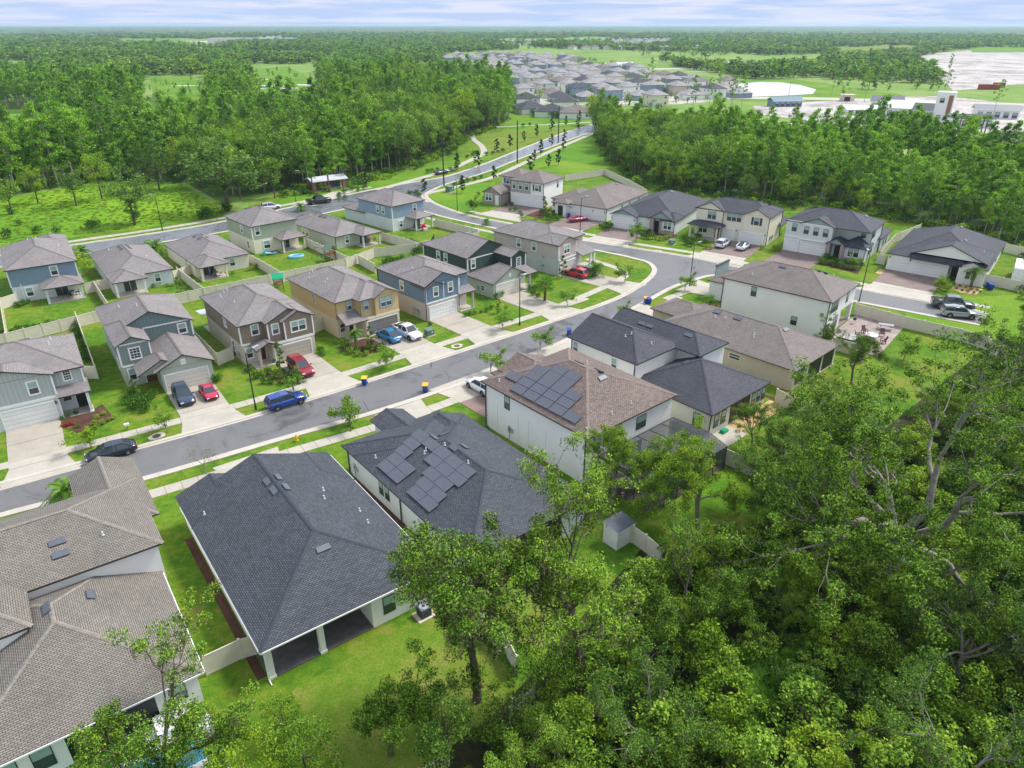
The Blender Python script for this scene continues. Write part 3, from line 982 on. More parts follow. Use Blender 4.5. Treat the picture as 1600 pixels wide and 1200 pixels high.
link('screen', m.mesh('screen'), h.root)
m = MB(); m.box(1.2, -7.2, 0, 12.6, -0.5, 0.08, 'paver_beige'); link('deck', m.mesh('deck'), h.root)
m = MB(); m.box(4.5, -6.2, 0.08, 11, -3.0, 0.10, 'pool_water'); link('pool', m.mesh('pool'), h.root)
m = MB(); m.slab([(1.0, -4.6, 2.75), (5.0, -4.6, 2.75), (5.0, -0.2, 3.0), (1.0, -0.2, 3.0)], 0.14, 'roof_umber', 'trim_white', 'soffit')
link('awning', m.mesh('awning'), h.root)

# A4 two-part navy roof
h = House('two_story_house', 'off white house with navy shingle roof, two story front and lower rear hip', (21.3, 66.2, 42), 'roof_navy', 'fascia_dark', 0.46, 0.35)
h.wall(0, 0, 3.8, 9.9, 0, 3.05, 'wall_offwhite'); h.wall(3.8, 2.6, 11.2, 9.9, 0, 3.05, 'wall_offwhite'); h.wall(7.9, 0, 11.2, 2.6, 0, 3.05, 'wall_offwhite')
h.hip(0, 0, 11.2, 11.0, 3.05, axis='y')
h.wall(-0.6, 10.0, 7.4, 20.2, 0, 5.7, 'wall_white')
h.wall(7.4, 6.5, 12, 20.0, 0, 5.7, 'wall_white')
h.hip(-0.6, 10.0, 7.4, 20.2, 5.7, g='y+', axis='y', gmat='wall_white')
h.hip(6.6, 6.5, 12.0, 20.0, 5.7 - .004, axis='y', g='y+', gmat='wall_white')
h.slab_floor(3.8, 0, 7.9, 2.6)
sc = MB(); sc.box(3.8, 0.05, 0.1, 7.9, 0.09, 2.75, 'screen_black')
for x in (3.8, 5.1, 6.5, 7.84): sc.box(x, 0.01, 0.1, x + 0.06, 0.05, 2.75, 'metal_dark')
link('porch_screen', sc.mesh('porch_screen'), h.root)
h.win('y-', 0, 1.2, 0.8, 0.9, 1.6, trim=None, style='dark'); h.win('y-', 0, 2.55, 0.8, 0.9, 1.6, trim=None, style='dark')
for x in (8.6, 9.7, 10.75): h.win('y-', 0, x, 0.8, 0.8, 1.6, trim=None, style='dark')
h.win('x-', 0, 1.6, 0.7, 1.1, 1.6, trim=None, style='dark')
h.win('x-', -0.6, 19.4, 3.7, 0.85, 1.5); h.win('x-', -0.6, 13.2, 3.5, 0.85, 1.6)
h.vents([(7.8, 16.0), (7.8, 14.8), (8.4, 9.4), (5.0, 7.2)])
h.pipes([(2.5, 13.4), (1.9, 13.8), (3.6, 11.2)])
h.downspout(-0.05, -0.05, 2.9); h.downspout(-0.7, 10.1, 5.5); h.downspout(-0.7, 20.0, 5.5)
h.finish()

# A5 umber one story
h = House('single_story_house', 'tan one story house with grey brown hip roof and black rear porch screens', (34.0, 76.9, 43), 'roof_umber', 'fascia_brown', 0.40, 0.35)
h.wall(0, 0, 3.6, 20, 0, 3.05, 'wall_sand'); h.wall(3.6, 2.6, 11.2, 20, 0, 3.05, 'wall_sand')
h.hip(0, 0, 11.2, 20, 3.05, axis='y')
h.wall(4.6, 20, 10.4, 24.4, 0, 2.9, 'wall_sand'); h.hip(4.6, 17, 10.4, 24.4, 3.0, axis='y')
h.column(3.75, 0.15, 2.9, 'wall_offwhite'); h.column(7.6, 0.15, 2.9, 'wall_offwhite'); h.column(11.05, 0.15, 2.9, 'wall_offwhite')
sc = MB(); sc.box(3.9, 0.08, 0.1, 11.0, 0.12, 2.85, 'screen_black'); sc.box(11.04, 0.2, 0.1, 11.08, 2.6, 2.85, 'screen_black'); link('porch_screen', sc.mesh('porch_screen'), h.root)
h.slab_floor(3.6, 0, 11.2, 2.6)
h.win('y-', 0, 1.1, 0.7, 0.8, 1.7, trim=None, style='dark'); h.win('y-', 0, 2.3, 0.7, 0.8, 1.7, trim=None, style='dark')
h.win('x-', 0, 8.0, 1.6, 1.6, 0.8, trim=None, style='black')
h.vents([(4.8, 14.1), (4.8, 11.0), (6.0, 4.7)])
h.pipes([(3.9, 13.8), (4.2, 12.4), (2.6, 7.2), (3.1, 7.4)])
h.finish()

# A6 white two story with patio
h = House('two_story_house', 'tall white two story house beside the paver patio with grey brown roof', (44.4, 93.2, 48), 'roof_umber', 'fascia_dark', 0.42, 0.35)
h.wall(0, 0, 5.4, 16.2, 0, 5.7, 'wall_white'); h.wall(5.4, 0, 10.4, 3.2, 2.8, 5.7, 'wall_white'); h.wall(5.4, 3.2, 10.4, 16.2, 0, 5.7, 'wall_white')
h.hip(0, 0, 10.4, 16.2, 5.7, axis='y')
h.wall(4.4, 16.2, 10.6, 20.5, 0, 3.2, 'wall_white')
h.hip(4.4, 13, 10.6, 20.5, 3.2, axis='y')
h.wall(6.2, 20.5, 10.6, 20.7, 3.2, 4.9, 'batten_mist'); h.T.box(6.1, 20.4, 4.9, 10.7, 20.8, 5.05, 'fascia_dark')
h.column(10.1, 0.25, 2.8, 'wall_white', 0.5)
h.slab_floor(5.4, 0, 10.4, 3.2, 'paver_brown')
h.win('y-', 0, 1.0, 3.5, 0.75, 1.5, trim=None, style='dark'); h.win('y-', 0, 2.0, 3.5, 0.75, 1.5, trim=None, style='dark'); h.win('y-', 0, 3.0, 3.5, 0.75, 1.5, trim=None, style='dark')
h.win('y-', 0, 7.0, 3.6, 0.8, 1.5, trim=None, style='dark')
h.door('y-', 0, 0.7, mat='door_dark'); h.win('y-', 0, 3.0, 0.8, 0.7, 1.7, trim=None, style='dark'); h.win('y-', 0, 4.0, 0.8, 0.7, 1.7, trim=None, style='dark')
h.slider('y-', 3.2, 8, 3.6)
h.win('x-', 0, 11.2, 3.7, 0.85, 1.5, style='dark', trim=None); h.win('x-', 0, 4.6, 0.9, 0.9, 1.3, style='dark', trim=None)
h.vents([(4.4, 9.2), (6.0, 4.7), (6.7, 3.9)])
h.pipes([(1.5, 12.5), (8.6, 3.0)])
h.downspout(-0.08, 0.1, 5.5); h.downspout(-0.08, 16.1, 5.5)
h.finish()

# ======== far side of the street: fronts face the camera ========
# B1 grey board-and-batten
h = House('two_story_house', 'pale grey two story house with white trim at the left edge of the street', (-51.1, 70.5, 34), 'roof_mauve', pitch=0.40)
h.wall(-9, 0, 0, 11.6, 0, 2.8, 'wall_mist'); h.wall(-9, 0, 0, 11.6, 2.8, 5.6, 'side_grey')
h.wall(0, 1.6, 3.0, 11.6, 0, 2.8, 'wall_mist'); h.wall(0, 0.9, 3.0, 11.6, 2.8, 5.6, 'side_grey')
h.hip(-9, 0.6, 3.0, 11.6, 5.6, axis='x')
h.hip(-8.2, -0.01, -0.01, 6, 5.6 + .003, axis='y', g='y-', gmat='side_grey', p=0.34)
h.slope([(0.0, -0.6, 2.75), (3.3, -0.6, 2.75), (3.3, 1.3, 3.7), (0.0, 1.3, 3.7)], 'y-')
h.column(2.85, -0.3, 2.7); h.wall(2.9, -0.2, 3.0, 1.6, 0, 2.7, 'wall_mist')
h.slab_floor(0.0, -0.4, 3.1, 1.6)
h.T.box(-9, -0.07, 2.62, 0.02, 0, 2.92, 'trim_white')
h.corner(0, 0, 0, 5.5); h.corner(3.0, 0.9, 2.8, 5.5)
h.garage('y-', 0, -3.0, 4.95, 2.2, 'garage_white'); h.door('y-', 1.6, 2.2, 1.0); h.win('y-', 1.6, 0.85, 1.2, 0.9, 1.2, trim=None, style='black')
h.win('y-', 0, -1.9, 3.6, 0.95, 1.5); h.win('y-', 0, -5.9, 3.6, 0.95, 1.5)
h.win('y-', 0.9, 1.5, 4.0, 0.75, 1.2, style='grid')
h.lamp('y-', 0, -0.3, 1.9)
h.vents([(-3.6, 8.2), (-1.6, 8.0)]); h.pipes([(0.6, 6.4), (0.9, 8.6)])
h.finish()

# B2 sage
h = House('two_story_house', 'sage green two story house with gables and lower garage wing, two cars outside', (-47.45, 78, 35), 'roof_mauve', pitch=0.42)
h.wall(0, 0, 3.5, 16, 0, 2.75, 'wall_palegreen'); h.wall(0, 0, 3.5, 16, 2.75, 5.6, 'side_sage')
h.wall(3.5, 4.2, 9.4, 16, 0, 5.6, 'batten_sage')
h.wall(3.5, -4.2, 9.4, 4.2, 0, 3.0, 'wall_palegreen')
h.wall(1.6, -3.2, 3.5, 0, 2.35, 2.8, 'wall_palegreen')
h.hip(0, 4.2, 9.4, 16, 5.6, axis='y', g='y-', gmat='batten_sage', p=0.45)
h.hip(0.002, 0, 3.4, 8, 5.598, axis='y', g='y-', gmat='side_sage', p=0.5, ov=0.3)
h.hip(3.1, -4.2, 9.4, 4.5, 3.0, axis='y', g='y-y+', gmat='wall_palegreen', p=0.47)
h.hip(1.4, -3.4, 6.6, 1.5, 2.8, axis='y', g='y-', gmat='wall_palegreen', p=0.5)
h.corner(0, 0, 2.75, 5.5); h.corner(3.5, 0, 2.75, 5.5); h.corner(9.4, 4.2, 3.4, 5.5); h.T.box(-0.02, -0.06, 2.65, 3.6, 0, 2.85, 'trim_white')
h.T.box(3.6, 4.14, 5.5, 9.4, 4.2, 5.66, 'trim_white'); h.T.box(0, -0.06, 5.45, 3.5, 0, 5.6, 'trim_white')
h.win('y-', 0, 1.75, 3.5, 1.15, 1.4, style='grid'); h.win('y-', 4.2, 8.2, 3.9, 0.95, 1.3)
h.garage('y-', -4.2, 6.3, 4.9, 2.15, 'garage_cream'); h.door('y-', -0.02, 2.9, 1.2, 2.1, 'door_brown'); h.win('y-', 0, 0.9, 0.8, 0.8, 1.5)
h.T.box(5.9, -4.25, 3.1, 6.5, -4.2, 3.9, 'trim_white')
h.win('x-', 0, 8, 3.6, 0.8, 1.4); h.win('x-', 0, 4, 1.0, 0.8, 1.4)
h.vents([(4.9, 14.5)]); h.pipes([(2.2, 11.0), (4.0, 7.8)])
h.finish()

# B3 taupe
h = House('two_story_house', 'taupe two story house with twin gables, tan garage and maroon suv outside', (-35.1, 84.5, 38.9), 'roof_mauve', pitch=0.42)
g = 2.0
h.wall(0, 0, 3.2, 14, 0, 2.75, 'wall_beige'); h.wall(0, 0, 3.2, 14, 2.75, 5.65, 'side_taupe')
h.wall(3.2, -g, 9.1, 14, 0, 2.75, 'wall_beige'); h.wall(3.2, -g + .6, 5.2, 14, 2.75, 5.65, 'side_taupe'); h.wall(5.2, -g, 9.1, 14, 2.75, 5.65, 'side_taupe')
h.hip(0, 0, 9.1, 14, 5.65, axis='y')
h.hip(3.2, -g + .6, 9.098, 5, 5.648, axis='y', g='y-', gmat='side_taupe', p=0.44)
h.hip(5.1, -g, 9.102, 3, 5.6, axis='y', g='y-', gmat='side_taupe', p=0.5)
h.hip(1.2, -2.4, 4.0, 0.0, 2.75, axis='y', g='y-', gmat='side_taupe', p=0.45, ov=0.35)
h.column(1.4, -2.2, 2.6, 'wall_beige'); h.slab_floor(0.6, -2.4, 3.2, 0)
h.T.box(-0.02, -0.06, 2.65, 3.2, 0, 2.85, 'trim_white'); h.T.box(3.2, -g - 0.06, 2.55, 9.12, -g, 2.85, 'trim_white')
for (x, y) in ((0, 0), (3.2, -g + .6), (5.2, -g), (9.1, -g)): h.corner(x, y, 2.8, 5.55)
h.win('y-', 0, 2.0, 3.8, 0.9, 1.35); h.win('y-', -g + .6, 4.2, 3.8, 0.85, 1.35); h.win('y-', -g, 7.1, 3.7, 2.0, 1.4, 2)
h.garage('y-', -g, 6.0, 4.95, 2.15, 'garage_tan'); h.door('y-', 0, 2.4, 1.0, 2.1, 'door_red'); h.win('y-', 0, 0.8, 0.8, 0.85, 1.35, style='std')
h.win('x-', 0, 5.4, 3.7, 0.8, 1.4, style='grid'); h.win('x-', 0, 3.5, 0.9, 0.8, 1.4, style='black')
h.vents([(4.0, 11.4), (5.2, 11.4)]); h.pipes([(2.1, 10.8), (1.9, 6.2), (1.4, 10.2), (2.6, 10.9)])
h.slab_floor(0, 14, 4, 17); m = MB(); m.slab([(-0.6, 13.9, 2.9), (3.6, 13.9, 2.9), (3.6, 17.2, 2.6), (-0.6, 17.2, 2.6)], 0.1, 'metal_roof', 'trim_white', 'soffit'); link('porch_roof', m.mesh('porch_roof'), h.root)
h.meter('x-', 0, 1.6, 0.6)
h.finish()

# B4 yellow
h = House('two_story_house', 'mustard yellow two story house with grey garage door, blue car and white pickup outside', (-24.65, 93.3, 42), 'roof_mauve', 'fascia_brown', pitch=0.42)
g = 2.1
h.wall(0, 0, 3.0, 14, 0, 2.75, 'wall_tan'); h.wall(0, 0, 3.0, 14, 2.75, 5.6, 'side_yellow')
h.wall(3.0, -g, 9.0, 14, 0, 2.75, 'wall_tan'); h.wall(3.0, -g + .5, 5.0, 14, 2.75, 5.6, 'side_yellow'); h.wall(5.0, -g, 9.0, 14, 2.75, 5.6, 'batten_yellow')
h.hip(0, 0, 9.0, 14, 5.6, axis='y')
h.hip(2.9, -g + .5, 8.9, 6, 5.598, axis='y', p=0.42)
h.hip(5.0, -g, 9.002, 4, 5.602, axis='y', g='y-', gmat='batten_yellow', p=0.5)
h.slope([(0.0, -2.5, 2.7), (3.6, -2.5, 2.7), (3.6, 0.0, 3.7), (0.0, 0.0, 3.7)], 'y-')
h.column(3.3, -2.2, 2.6, 'wall_tan'); h.column(1.4, -2.2, 2.6, 'wall_tan'); h.slab_floor(0.6, -2.4, 3.0, 0)
h.T.box(3.0, -g - 0.05, 2.5, 9.02, -g, 2.8, 'wall_cream')
for (x, y) in ((0, 0), (3.0, -g + .5), (5.0, -g)): h.corner(x, y, 2.8, 5.5, 'side_taupe', 0.08)
h.win('y-', 0, 2.1, 3.8, 0.8, 1.35, trim='side_steel'); h.win('y-', -g + .5, 3.9, 3.8, 0.8, 1.35, trim='side_steel'); h.win('y-', -g, 6.9, 3.8, 1.9, 1.4, 2, trim='side_steel')
h.garage('y-', -g, 6.1, 4.95, 2.15, 'garage_grey', 'wall_cream'); h.door('y-', 0, 2.2, 1.0); h.win('y-', 0, 0.7, 0.8, 0.8, 1.3, style='black', trim=None)
h.win('x-', 0, 6.4, 3.6, 0.8, 1.4, style='grid', trim=None)
h.vents([(4.0, 11.4), (5.2, 11.4)]); h.pipes([(2.0, 10.9), (2.5, 10.8), (2.4, 6.2), (1.9, 6.0), (1.4, 10)])
h.finish()

# B5 blue
h = House('two_story_house', 'medium blue two story house with white garage and pinkish ground floor', (-12.8, 99.7, 43.3), 'roof_mauve', pitch=0.42)
h.wall(0, 0, 6.3, 12.6, 0, 2.8, 'wall_pink'); h.wall(0, 0, 6.3, 12.6, 2.8, 5.7, 'side_blue')
h.wall(6.3, 1.6, 9.1, 12.6, 0, 2.8, 'wall_pink'); h.wall(6.3, 1.3, 9.1, 12.6, 2.8, 5.7, 'batten_blue')
h.hip(0, 1.3, 9.1, 12.6, 5.7, axis='y'); h.hip(0.002, 0, 6.3, 7, 5.698, axis='y', g='y-', gmat='side_blue', p=0.46)
h.hip(-0.002, -0.12, 3.3, 3, 5.3, axis='y', g='y-', gmat='side_blue', p=0.46, ov=0.3)
h.slope([(6.0, -0.5, 2.95), (9.4, -0.5, 2.95), (9.4, 1.3, 3.5), (6.0, 1.3, 3.5)], 'y-')
h.column(8.95, -0.15, 2.8, 'wall_pink'); h.slab_floor(6.3, -0.4, 9.1, 1.6)
h.T.box(-0.02, -0.06, 2.68, 9.2, 0, 2.9, 'trim_white'); h.corner(0, 0, 2.9, 5.6); h.corner(3.35, -0.02, 2.9, 5.6, t=0.06); h.corner(6.3, 0, 2.9, 5.6, t=0.08)
h.win('y-', 0, 1.9, 3.6, 0.85, 1.45); h.win('y-', 0, 4.7, 3.7, 0.85, 1.45); h.win('y-', 1.3, 7.1, 3.7, 0.75, 1.35)
h.garage('y-', 0, 3.1, 4.95, 2.15, 'garage_white'); h.door('y-', 1.6, 7.2, 1.1, 2.1, 'side_sage')
h.win('x-', 0, 6.0, 3.5, 0.85, 1.45); h.downspout(-0.07, -0.07, 5.6); h.downspout(-0.07, 12.5, 5.6); h.meter('x-', 0, 3.2, 0.9); h.meter('x-', 0, 2.2, 0.8)
h.vents([(4.0, 10.6)]); h.pipes([(5.2, 10.5), (2.0, 5.8)])
h.finish()

# B6 dark green
h = House('two_story_house', 'dark green two story house with battens and low pale green garage wing', (-3, 109.6, 43.4), 'roof_mauve', pitch=0.45)
h.wall(0, 6.4, 9.2, 18.4, 0, 2.8, 'wall_palegreen'); h.wall(0, 6.4, 9.2, 18.4, 2.8, 5.6, 'batten_green')
h.wall(-.01, 6.5, 0.05, 18.3, 2.8, 5.55, 'side_green')
h.wall(6.0, 2.2, 9.3, 6.4, 0, 2.8, 'wall_palegreen'); h.wall(6.0, 2.2, 9.3, 6.4, 2.8, 5.5, 'side_green')
h.wall(0, 0, 6.0, 6.4, 0, 2.75, 'wall_palegreen')
h.hip(0, 6.4, 9.2, 18.4, 5.6, axis='y', g='y-', gmat='batten_green', p=0.46)
h.hip(6.0, 2.2, 9.202, 9, 5.5, axis='y', g='y-', gmat='side_green', p=0.45)
h.hip(0, 0, 7.6, 6.6, 2.75, axis='y', g='y-', gmat='wall_palegreen', p=0.5)
h.slope([(5.6, -0.9, 2.9), (9.2, -0.9, 2.9), (9.2, 2.2, 3.4), (5.6, 2.2, 3.4)], 'y-'); h.column(7.6, -0.6, 2.7, 'wall_palegreen'); h.slab_floor(6.0, -0.8, 9.2, 2.2)
h.T.box(0, 6.34, 5.1, 9.2, 6.4, 5.25, 'trim_white'); h.corner(0, 6.4, 2.8, 5.5); h.corner(6.0, 2.2, 2.8, 5.4, t=0.1); h.corner(9.3, 2.2, 2.8, 5.4, t=0.1); h.corner(0, 18.4, 0, 5.5)
h.win('y-', 6.4, 1.2, 3.5, 0.85, 1.5); h.win('y-', 2.2, 7.7, 3.4, 0.9, 1.5, style='grid')
h.win('x-', 0, 12.2, 3.6, 0.85, 1.4); h.win('x-', 0, 14.2, 3.6, 0.85, 1.4); h.win('x-', 0, 2.6, 0.8, 0.8, 0.9, trim=None, style='black')
h.garage('y-', 0, 3.1, 4.85, 2.15, 'garage_cream'); h.T.box(3.4, -0.05, 3.0, 3.9, 0, 3.6, 'trim_white'); h.door('y-', 2.2, 7.2, 1.0)
h.pipes([(2.0, 8.8)]); h.meter('x-', 0, 3.8, 0.7)
h.finish()

# B7 pink-beige corner
h = House('two_story_house', 'pinkish beige two story corner house with red and black cars on its drive', (8.2, 121.4, 49), 'roof_mauve', pitch=0.40)
h.wall(0, 0, 5.0, 15.4, 0, 2.8, 'wall_grey'); h.wall(0, 0, 5.0, 15.4, 2.8, 5.7, 'wall_pink'); h.wall(5.0, 1.4, 8.9, 15.4, 0, 2.8, 'wall_grey'); h.wall(5.0, 1.4, 8.9, 15.4, 2.8, 5.7, 'wall_pink')
h.hip(0, 1.4, 8.9, 15.4, 5.7, axis='y'); h.hip(0.002, 0, 4.9, 6, 5.698, axis='y', g='y-', gmat='wall_pink', p=0.42)
h.slope([(5.6, -1.2, 2.7), (9.8, -1.2, 2.7), (9.8, 1.4, 3.7), (5.6, 1.4, 3.7)], 'y-'); h.column(9.5, -1.0, 2.6); h.column(8.3, -1.0, 2.6); h.slab_floor(5.4, -1.2, 9.8, 1.4)
h.T.box(-0.02, -0.06, 2.7, 5.1, 0, 2.95, 'trim_white'); h.corner(0, 0, 2.9, 5.6); h.corner(5.0, 0, 2.9, 5.6, t=0.08)
h.win('y-', 0, 2.3, 3.7, 1.7, 1.5, 2); h.win('y-', 1.4, 6.1, 3.9, 0.8, 1.3); h.win('x-', 0, 9.2, 3.6, 0.9, 1.5); h.win('x-', 0, 5.6, 3.6, 0.9, 1.5)
h.garage('y-', 0, 2.75, 4.4, 2.15, 'garage_pale'); h.door('y-', 1.4, 6.6)
h.vents([(5.2, 12.4)]); h.finish()

# ======== houses backing onto the street's back gardens (rear faces camera) ========
def rear_porch(h, x0, x1, d, top, col, floor='concrete', screen=False):
    h.slab_floor(x0, -d, x1, 0, floor)
    for x in (x0 + 0.2, x1 - 0.2): h.column(x, -d + 0.2, top, col)
h = House('two_story_house', 'steel blue two story house over white ground floor with rear porch, far left', (-79.6, 107.6, 34.3), 'roof_mauve', pitch=0.42)
h.wall(0, 0, 9.5, 15.5, 0, 2.6, 'wall_mist'); h.wall(0, 0, 9.5, 15.5, 2.6, 5.6, 'side_steel')
h.hip(0, 0, 9.5, 15.5, 5.6, axis='y'); h.hip(5.0, 12, 9.48, 19, 5.597, axis='y')
h.wall(5, 15.5, 9.48, 19, 0, 5.6, 'side_steel')
h.hip(4.2, -3.7, 9.5, 1.5, 2.75, axis='x', p=0.35); rear_porch(h, 4.2, 9.5, 3.7, 2.65, 'wall_mist')
h.corner(0, 0, 2.6, 5.5); h.corner(9.5, 0, 2.6, 5.5)
h.win('y-', 0, 6.3, 3.6, 0.95, 1.45); h.win('y-', 0, 2.2, 0.8, 0.95, 1.4); h.slider('y-', 0, 6.6, 1.9)
h.downspout(1.3, -0.08, 3.0, 'trim_white'); h.pipes([(4.0, 10.6), (5.2, 10.2), (8.1, 8.0), (7.6, 17.2)]); h.finish()

h = House('single_story_house', 'pale grey one story house with rear porch, between the steel blue and cream houses', (-66, 111.9, 37), 'roof_mauve', pitch=0.42)
h.wall(0, 0, 9.4, 17.8, 0, 2.75, 'wall_mist'); h.hip(0, 0, 9.4, 17.8, 2.75, axis='y')
h.hip(0.002, -2.5, 4.7, 3, 2.748, axis='y'); rear_porch(h, 0, 4.7, 2.5, 2.6, 'wall_white')
h.win('y-', 0, 7.0, 0.8, 0.9, 1.4); h.slider('y-', 0, 2.6, 2.0)
h.vents([(4.0, 12.5), (5.4, 12.5), (4.1, 10.8), (5.5, 10.8)]); h.pipes([(2.5, 14), (7, 6)]); h.finish()

h = House('single_story_house', 'cream one story house with rear porch and patio table in front of pale green house', (-55.8, 120.6, 40), 'roof_mauve', pitch=0.42)
h.wall(0, 0, 9.6, 16, 0, 2.7, 'wall_cream'); h.hip(0, 0, 9.6, 16, 2.7, axis='y')
h.hip(0.002, -3.2, 4.6, 3, 2.698, axis='y'); rear_porch(h, 0, 4.6, 3.2, 2.55, 'wall_cream')
h.win('y-', 0, 6.6, 0.8, 0.95, 1.4); h.slider('y-', 0, 2.3, 2.0); h.win('x-', 0, 4.6, 0.8, 0.8, 1.4, style='grid', trim=None)
h.vents([(4.0, 10.8), (5.4, 10.8), (4.2, 8.6), (5.6, 8.6)]); h.finish()

h = House('two_story_house', 'pale sage two story house over cream ground floor with pool toy in its yard', (-50.0, 134.9, 43), 'roof_mauve', pitch=0.42)
h.wall(0, 0, 9.3, 11.5, 0, 2.7, 'wall_cream'); h.wall(0, 0, 9.3, 11.5, 2.7, 5.55, 'side_olive'); h.hip(0, 0, 9.3, 11.5, 5.55, axis='y')
h.hip(4.4, -3.1, 9.3, 1.5, 2.75, axis='x', p=0.4); rear_porch(h, 4.4, 9.3, 3.1, 2.6, 'wall_cream')
h.corner(0, 0, 2.7, 5.45); h.win('y-', 0, 1.1, 3.6, 0.9, 1.5); h.win('y-', 0, 2.6, 0.7, 1.3, 1.5); h.slider('y-', 0, 6.4, 1.9)
h.win('x-', 0, 4.6, 3.4, 0.8, 1.4); h.win('x-', 0, 2.6, 0.7, 0.7, 1.4, style='black'); h.vents([(3.6, 8.4), (5.2, 7.4)]); h.finish()

h = House('single_story_house', 'pale cream one story house with rear corner porch next to the wooden playset', (-34.9, 138.2, 46), 'roof_mauve', pitch=0.42)
h.wall(0, 0, 8.6, 16, 0, 2.7, 'wall_palegreen'); h.hip(0, 0, 8.6, 16, 2.7, axis='y'); h.hip(4.3, -3.1, 8.598, 3, 2.698, axis='y')
rear_porch(h, 4.3, 8.6, 3.1, 2.55, 'wall_mist'); h.win('y-', 0, 2.6, 0.8, 0.85, 1.4); h.slider('y-', 0, 6.4, 1.9)
h.win('x-', 0, 10.6, 0.7, 0.8, 1.5); h.win('x-', 0, 12.0, 0.7, 0.8, 1.5); h.vents([(3.6, 10.5), (3.6, 8.9)]); h.downspout(-0.07, 0, 2.6)
h.wall(1.2, 16, 7.0, 18.2, 0, 2.7, 'wall_palegreen'); h.hip(1.2, 13, 7.0, 18.2, 2.699, axis='y'); h.finish()

h = House('two_story_house', 'sky blue two story house over white ground floor near the entrance pavilion', (-25.6, 151.7, 47), 'roof_mauve', pitch=0.45)
h.wall(0, 0, 8.8, 12, 0, 2.7, 'wall_mist'); h.wall(0, 0, 8.8, 12, 2.7, 5.6, 'side_sky'); h.hip(0, 0, 8.8, 12, 5.6, axis='y')
h.wall(0, 12, 6.0, 17.6, 0, 2.7, 'wall_mist'); h.hip(0.001, 10, 6.0, 17.6, 2.72, axis='y')
h.hip(3.8, -3.1, 8.7, 1.5, 2.75, axis='x', p=0.4); rear_porch(h, 3.8, 8.7, 3.1, 2.6, 'wall_mist')
h.corner(0, 0, 0, 5.5); h.win('y-', 0, 6.2, 3.5, 0.9, 1.4); h.win('y-', 0, 2.1, 0.7, 0.9, 1.3); h.win('x-', 0, 5.0, 3.4, 0.8, 1.35); h.win('x-', 0, 3.1, 3.4, 0.8, 1.35); h.slider('y-', 0, 6.6, 1.9); h.finish()

# ======== across the second street: fronts face the lower left ========
h = House('two_story_house', 'white two story house with stone gable wing and dark shutters, farthest on the second street', (7.5, 173.2, -33), 'roof_umber', pitch=0.40)
h.wall(-9.3, 0, 0, 9.6, 0, 6.1, 'wall_white'); h.wall(-9.3, -0.12, -3.6, 0, 3.1, 6.1, 'wall_stone_grey'); h.hip(-9.3, 0, 0, 9.6, 6.1, axis='x')
h.wall(-14.5, 4, -9.3, 10.5, 0, 6.1, 'wall_white'); h.hip(-14.5, 3.0, -8, 10.5, 6.098, axis='x')
h.wall(-15.5, -3.0, -10.4, 4, 0, 3.0, 'stone_veneer'); h.hip(-15.5, -3.0, -10.4, 4, 3.0, axis='y', g='y-', gmat='stone_veneer', p=0.55)
h.garage('y-', -0.0, -6.4, 5.2, 2.3); h.garage('y-', 0, -1.9, 2.7, 2.3); h.T.box(-9.3, -0.2, 2.9, 0, -0.12, 3.1, 'trim_white'); h.win('y-', -0.12, -8.2, 4.0, 0.9, 1.5, trim='trim_white', style='dark'); h.win('y-', -0.12, -6.4, 4.0, 0.9, 1.5, trim='trim_white', style='dark'); h.win('y-', -0.12, -4.6, 4.0, 0.9, 1.5, trim='trim_white', style='dark')
h.win('y-', 0, -1.8, 4.0, 1.1, 1.5, shutters='shutter_dark'); h.win('y-', -3.0, -13.9, 0.9, 1.9, 1.7, 2); h.wall(-11.9, -3.1, -10.9, -2.99, 0, 2.4, 'wall_white'); h.win('y-', 4, -12.8, 4.0, 1.0, 1.3, shutters='shutter_dark'); h.win('x+', 0, 7, 4.0, 0.8, 1.4, style='dark', trim=None); h.downspout(0.06, 0.1, 5.9); h.finish()

h = House('single_story_house', 'white one story house with broad grey brown roof and magenta car on pavers', (21.2, 160.2, -34.5), 'roof_umber', pitch=0.40)
h.wall(-13, 0, 0, 22, 0, 3.1, 'wall_white'); h.hip(-13, 0, 0, 22, 3.1, axis='y')
h.wall(-16.2, 3.2, -13, 14, 0, 3.0, 'wall_white'); h.hip(-16.2, 3.2, -8, 14, 3.0, axis='y')
h.wall(-12.6, -1.2, -9.8, 0, 0, 3.25, 'wall_white'); h.hip(-13.2, -1.4, -9.4, 1.6, 3.3, axis='x', p=0.45); h.wall(-11.9, -1.25, -10.6, -1.2, 0, 2.5, 'door_dark')
h.garage('y-', 0, -6.2, 5.3, 2.3); h.garage('y-', 0, -1.7, 2.6, 2.3); h.win('y-', 3.2, -14.6, 1.0, 1.3, 1.6, shutters='shutter_dark'); h.vents([(-5.4, 15.6), (-7.2, 15.6)])
for a in (-9.1, -3.3, -0.3): h.lamp('y-', 0, a, 2.0)
for y in (8, 12, 17): h.win('x+', 0, y, 1.2, 0.7, 1.2, style='dark', trim=None)
h.downspout(0.07, 0.1, 3.0); h.finish()

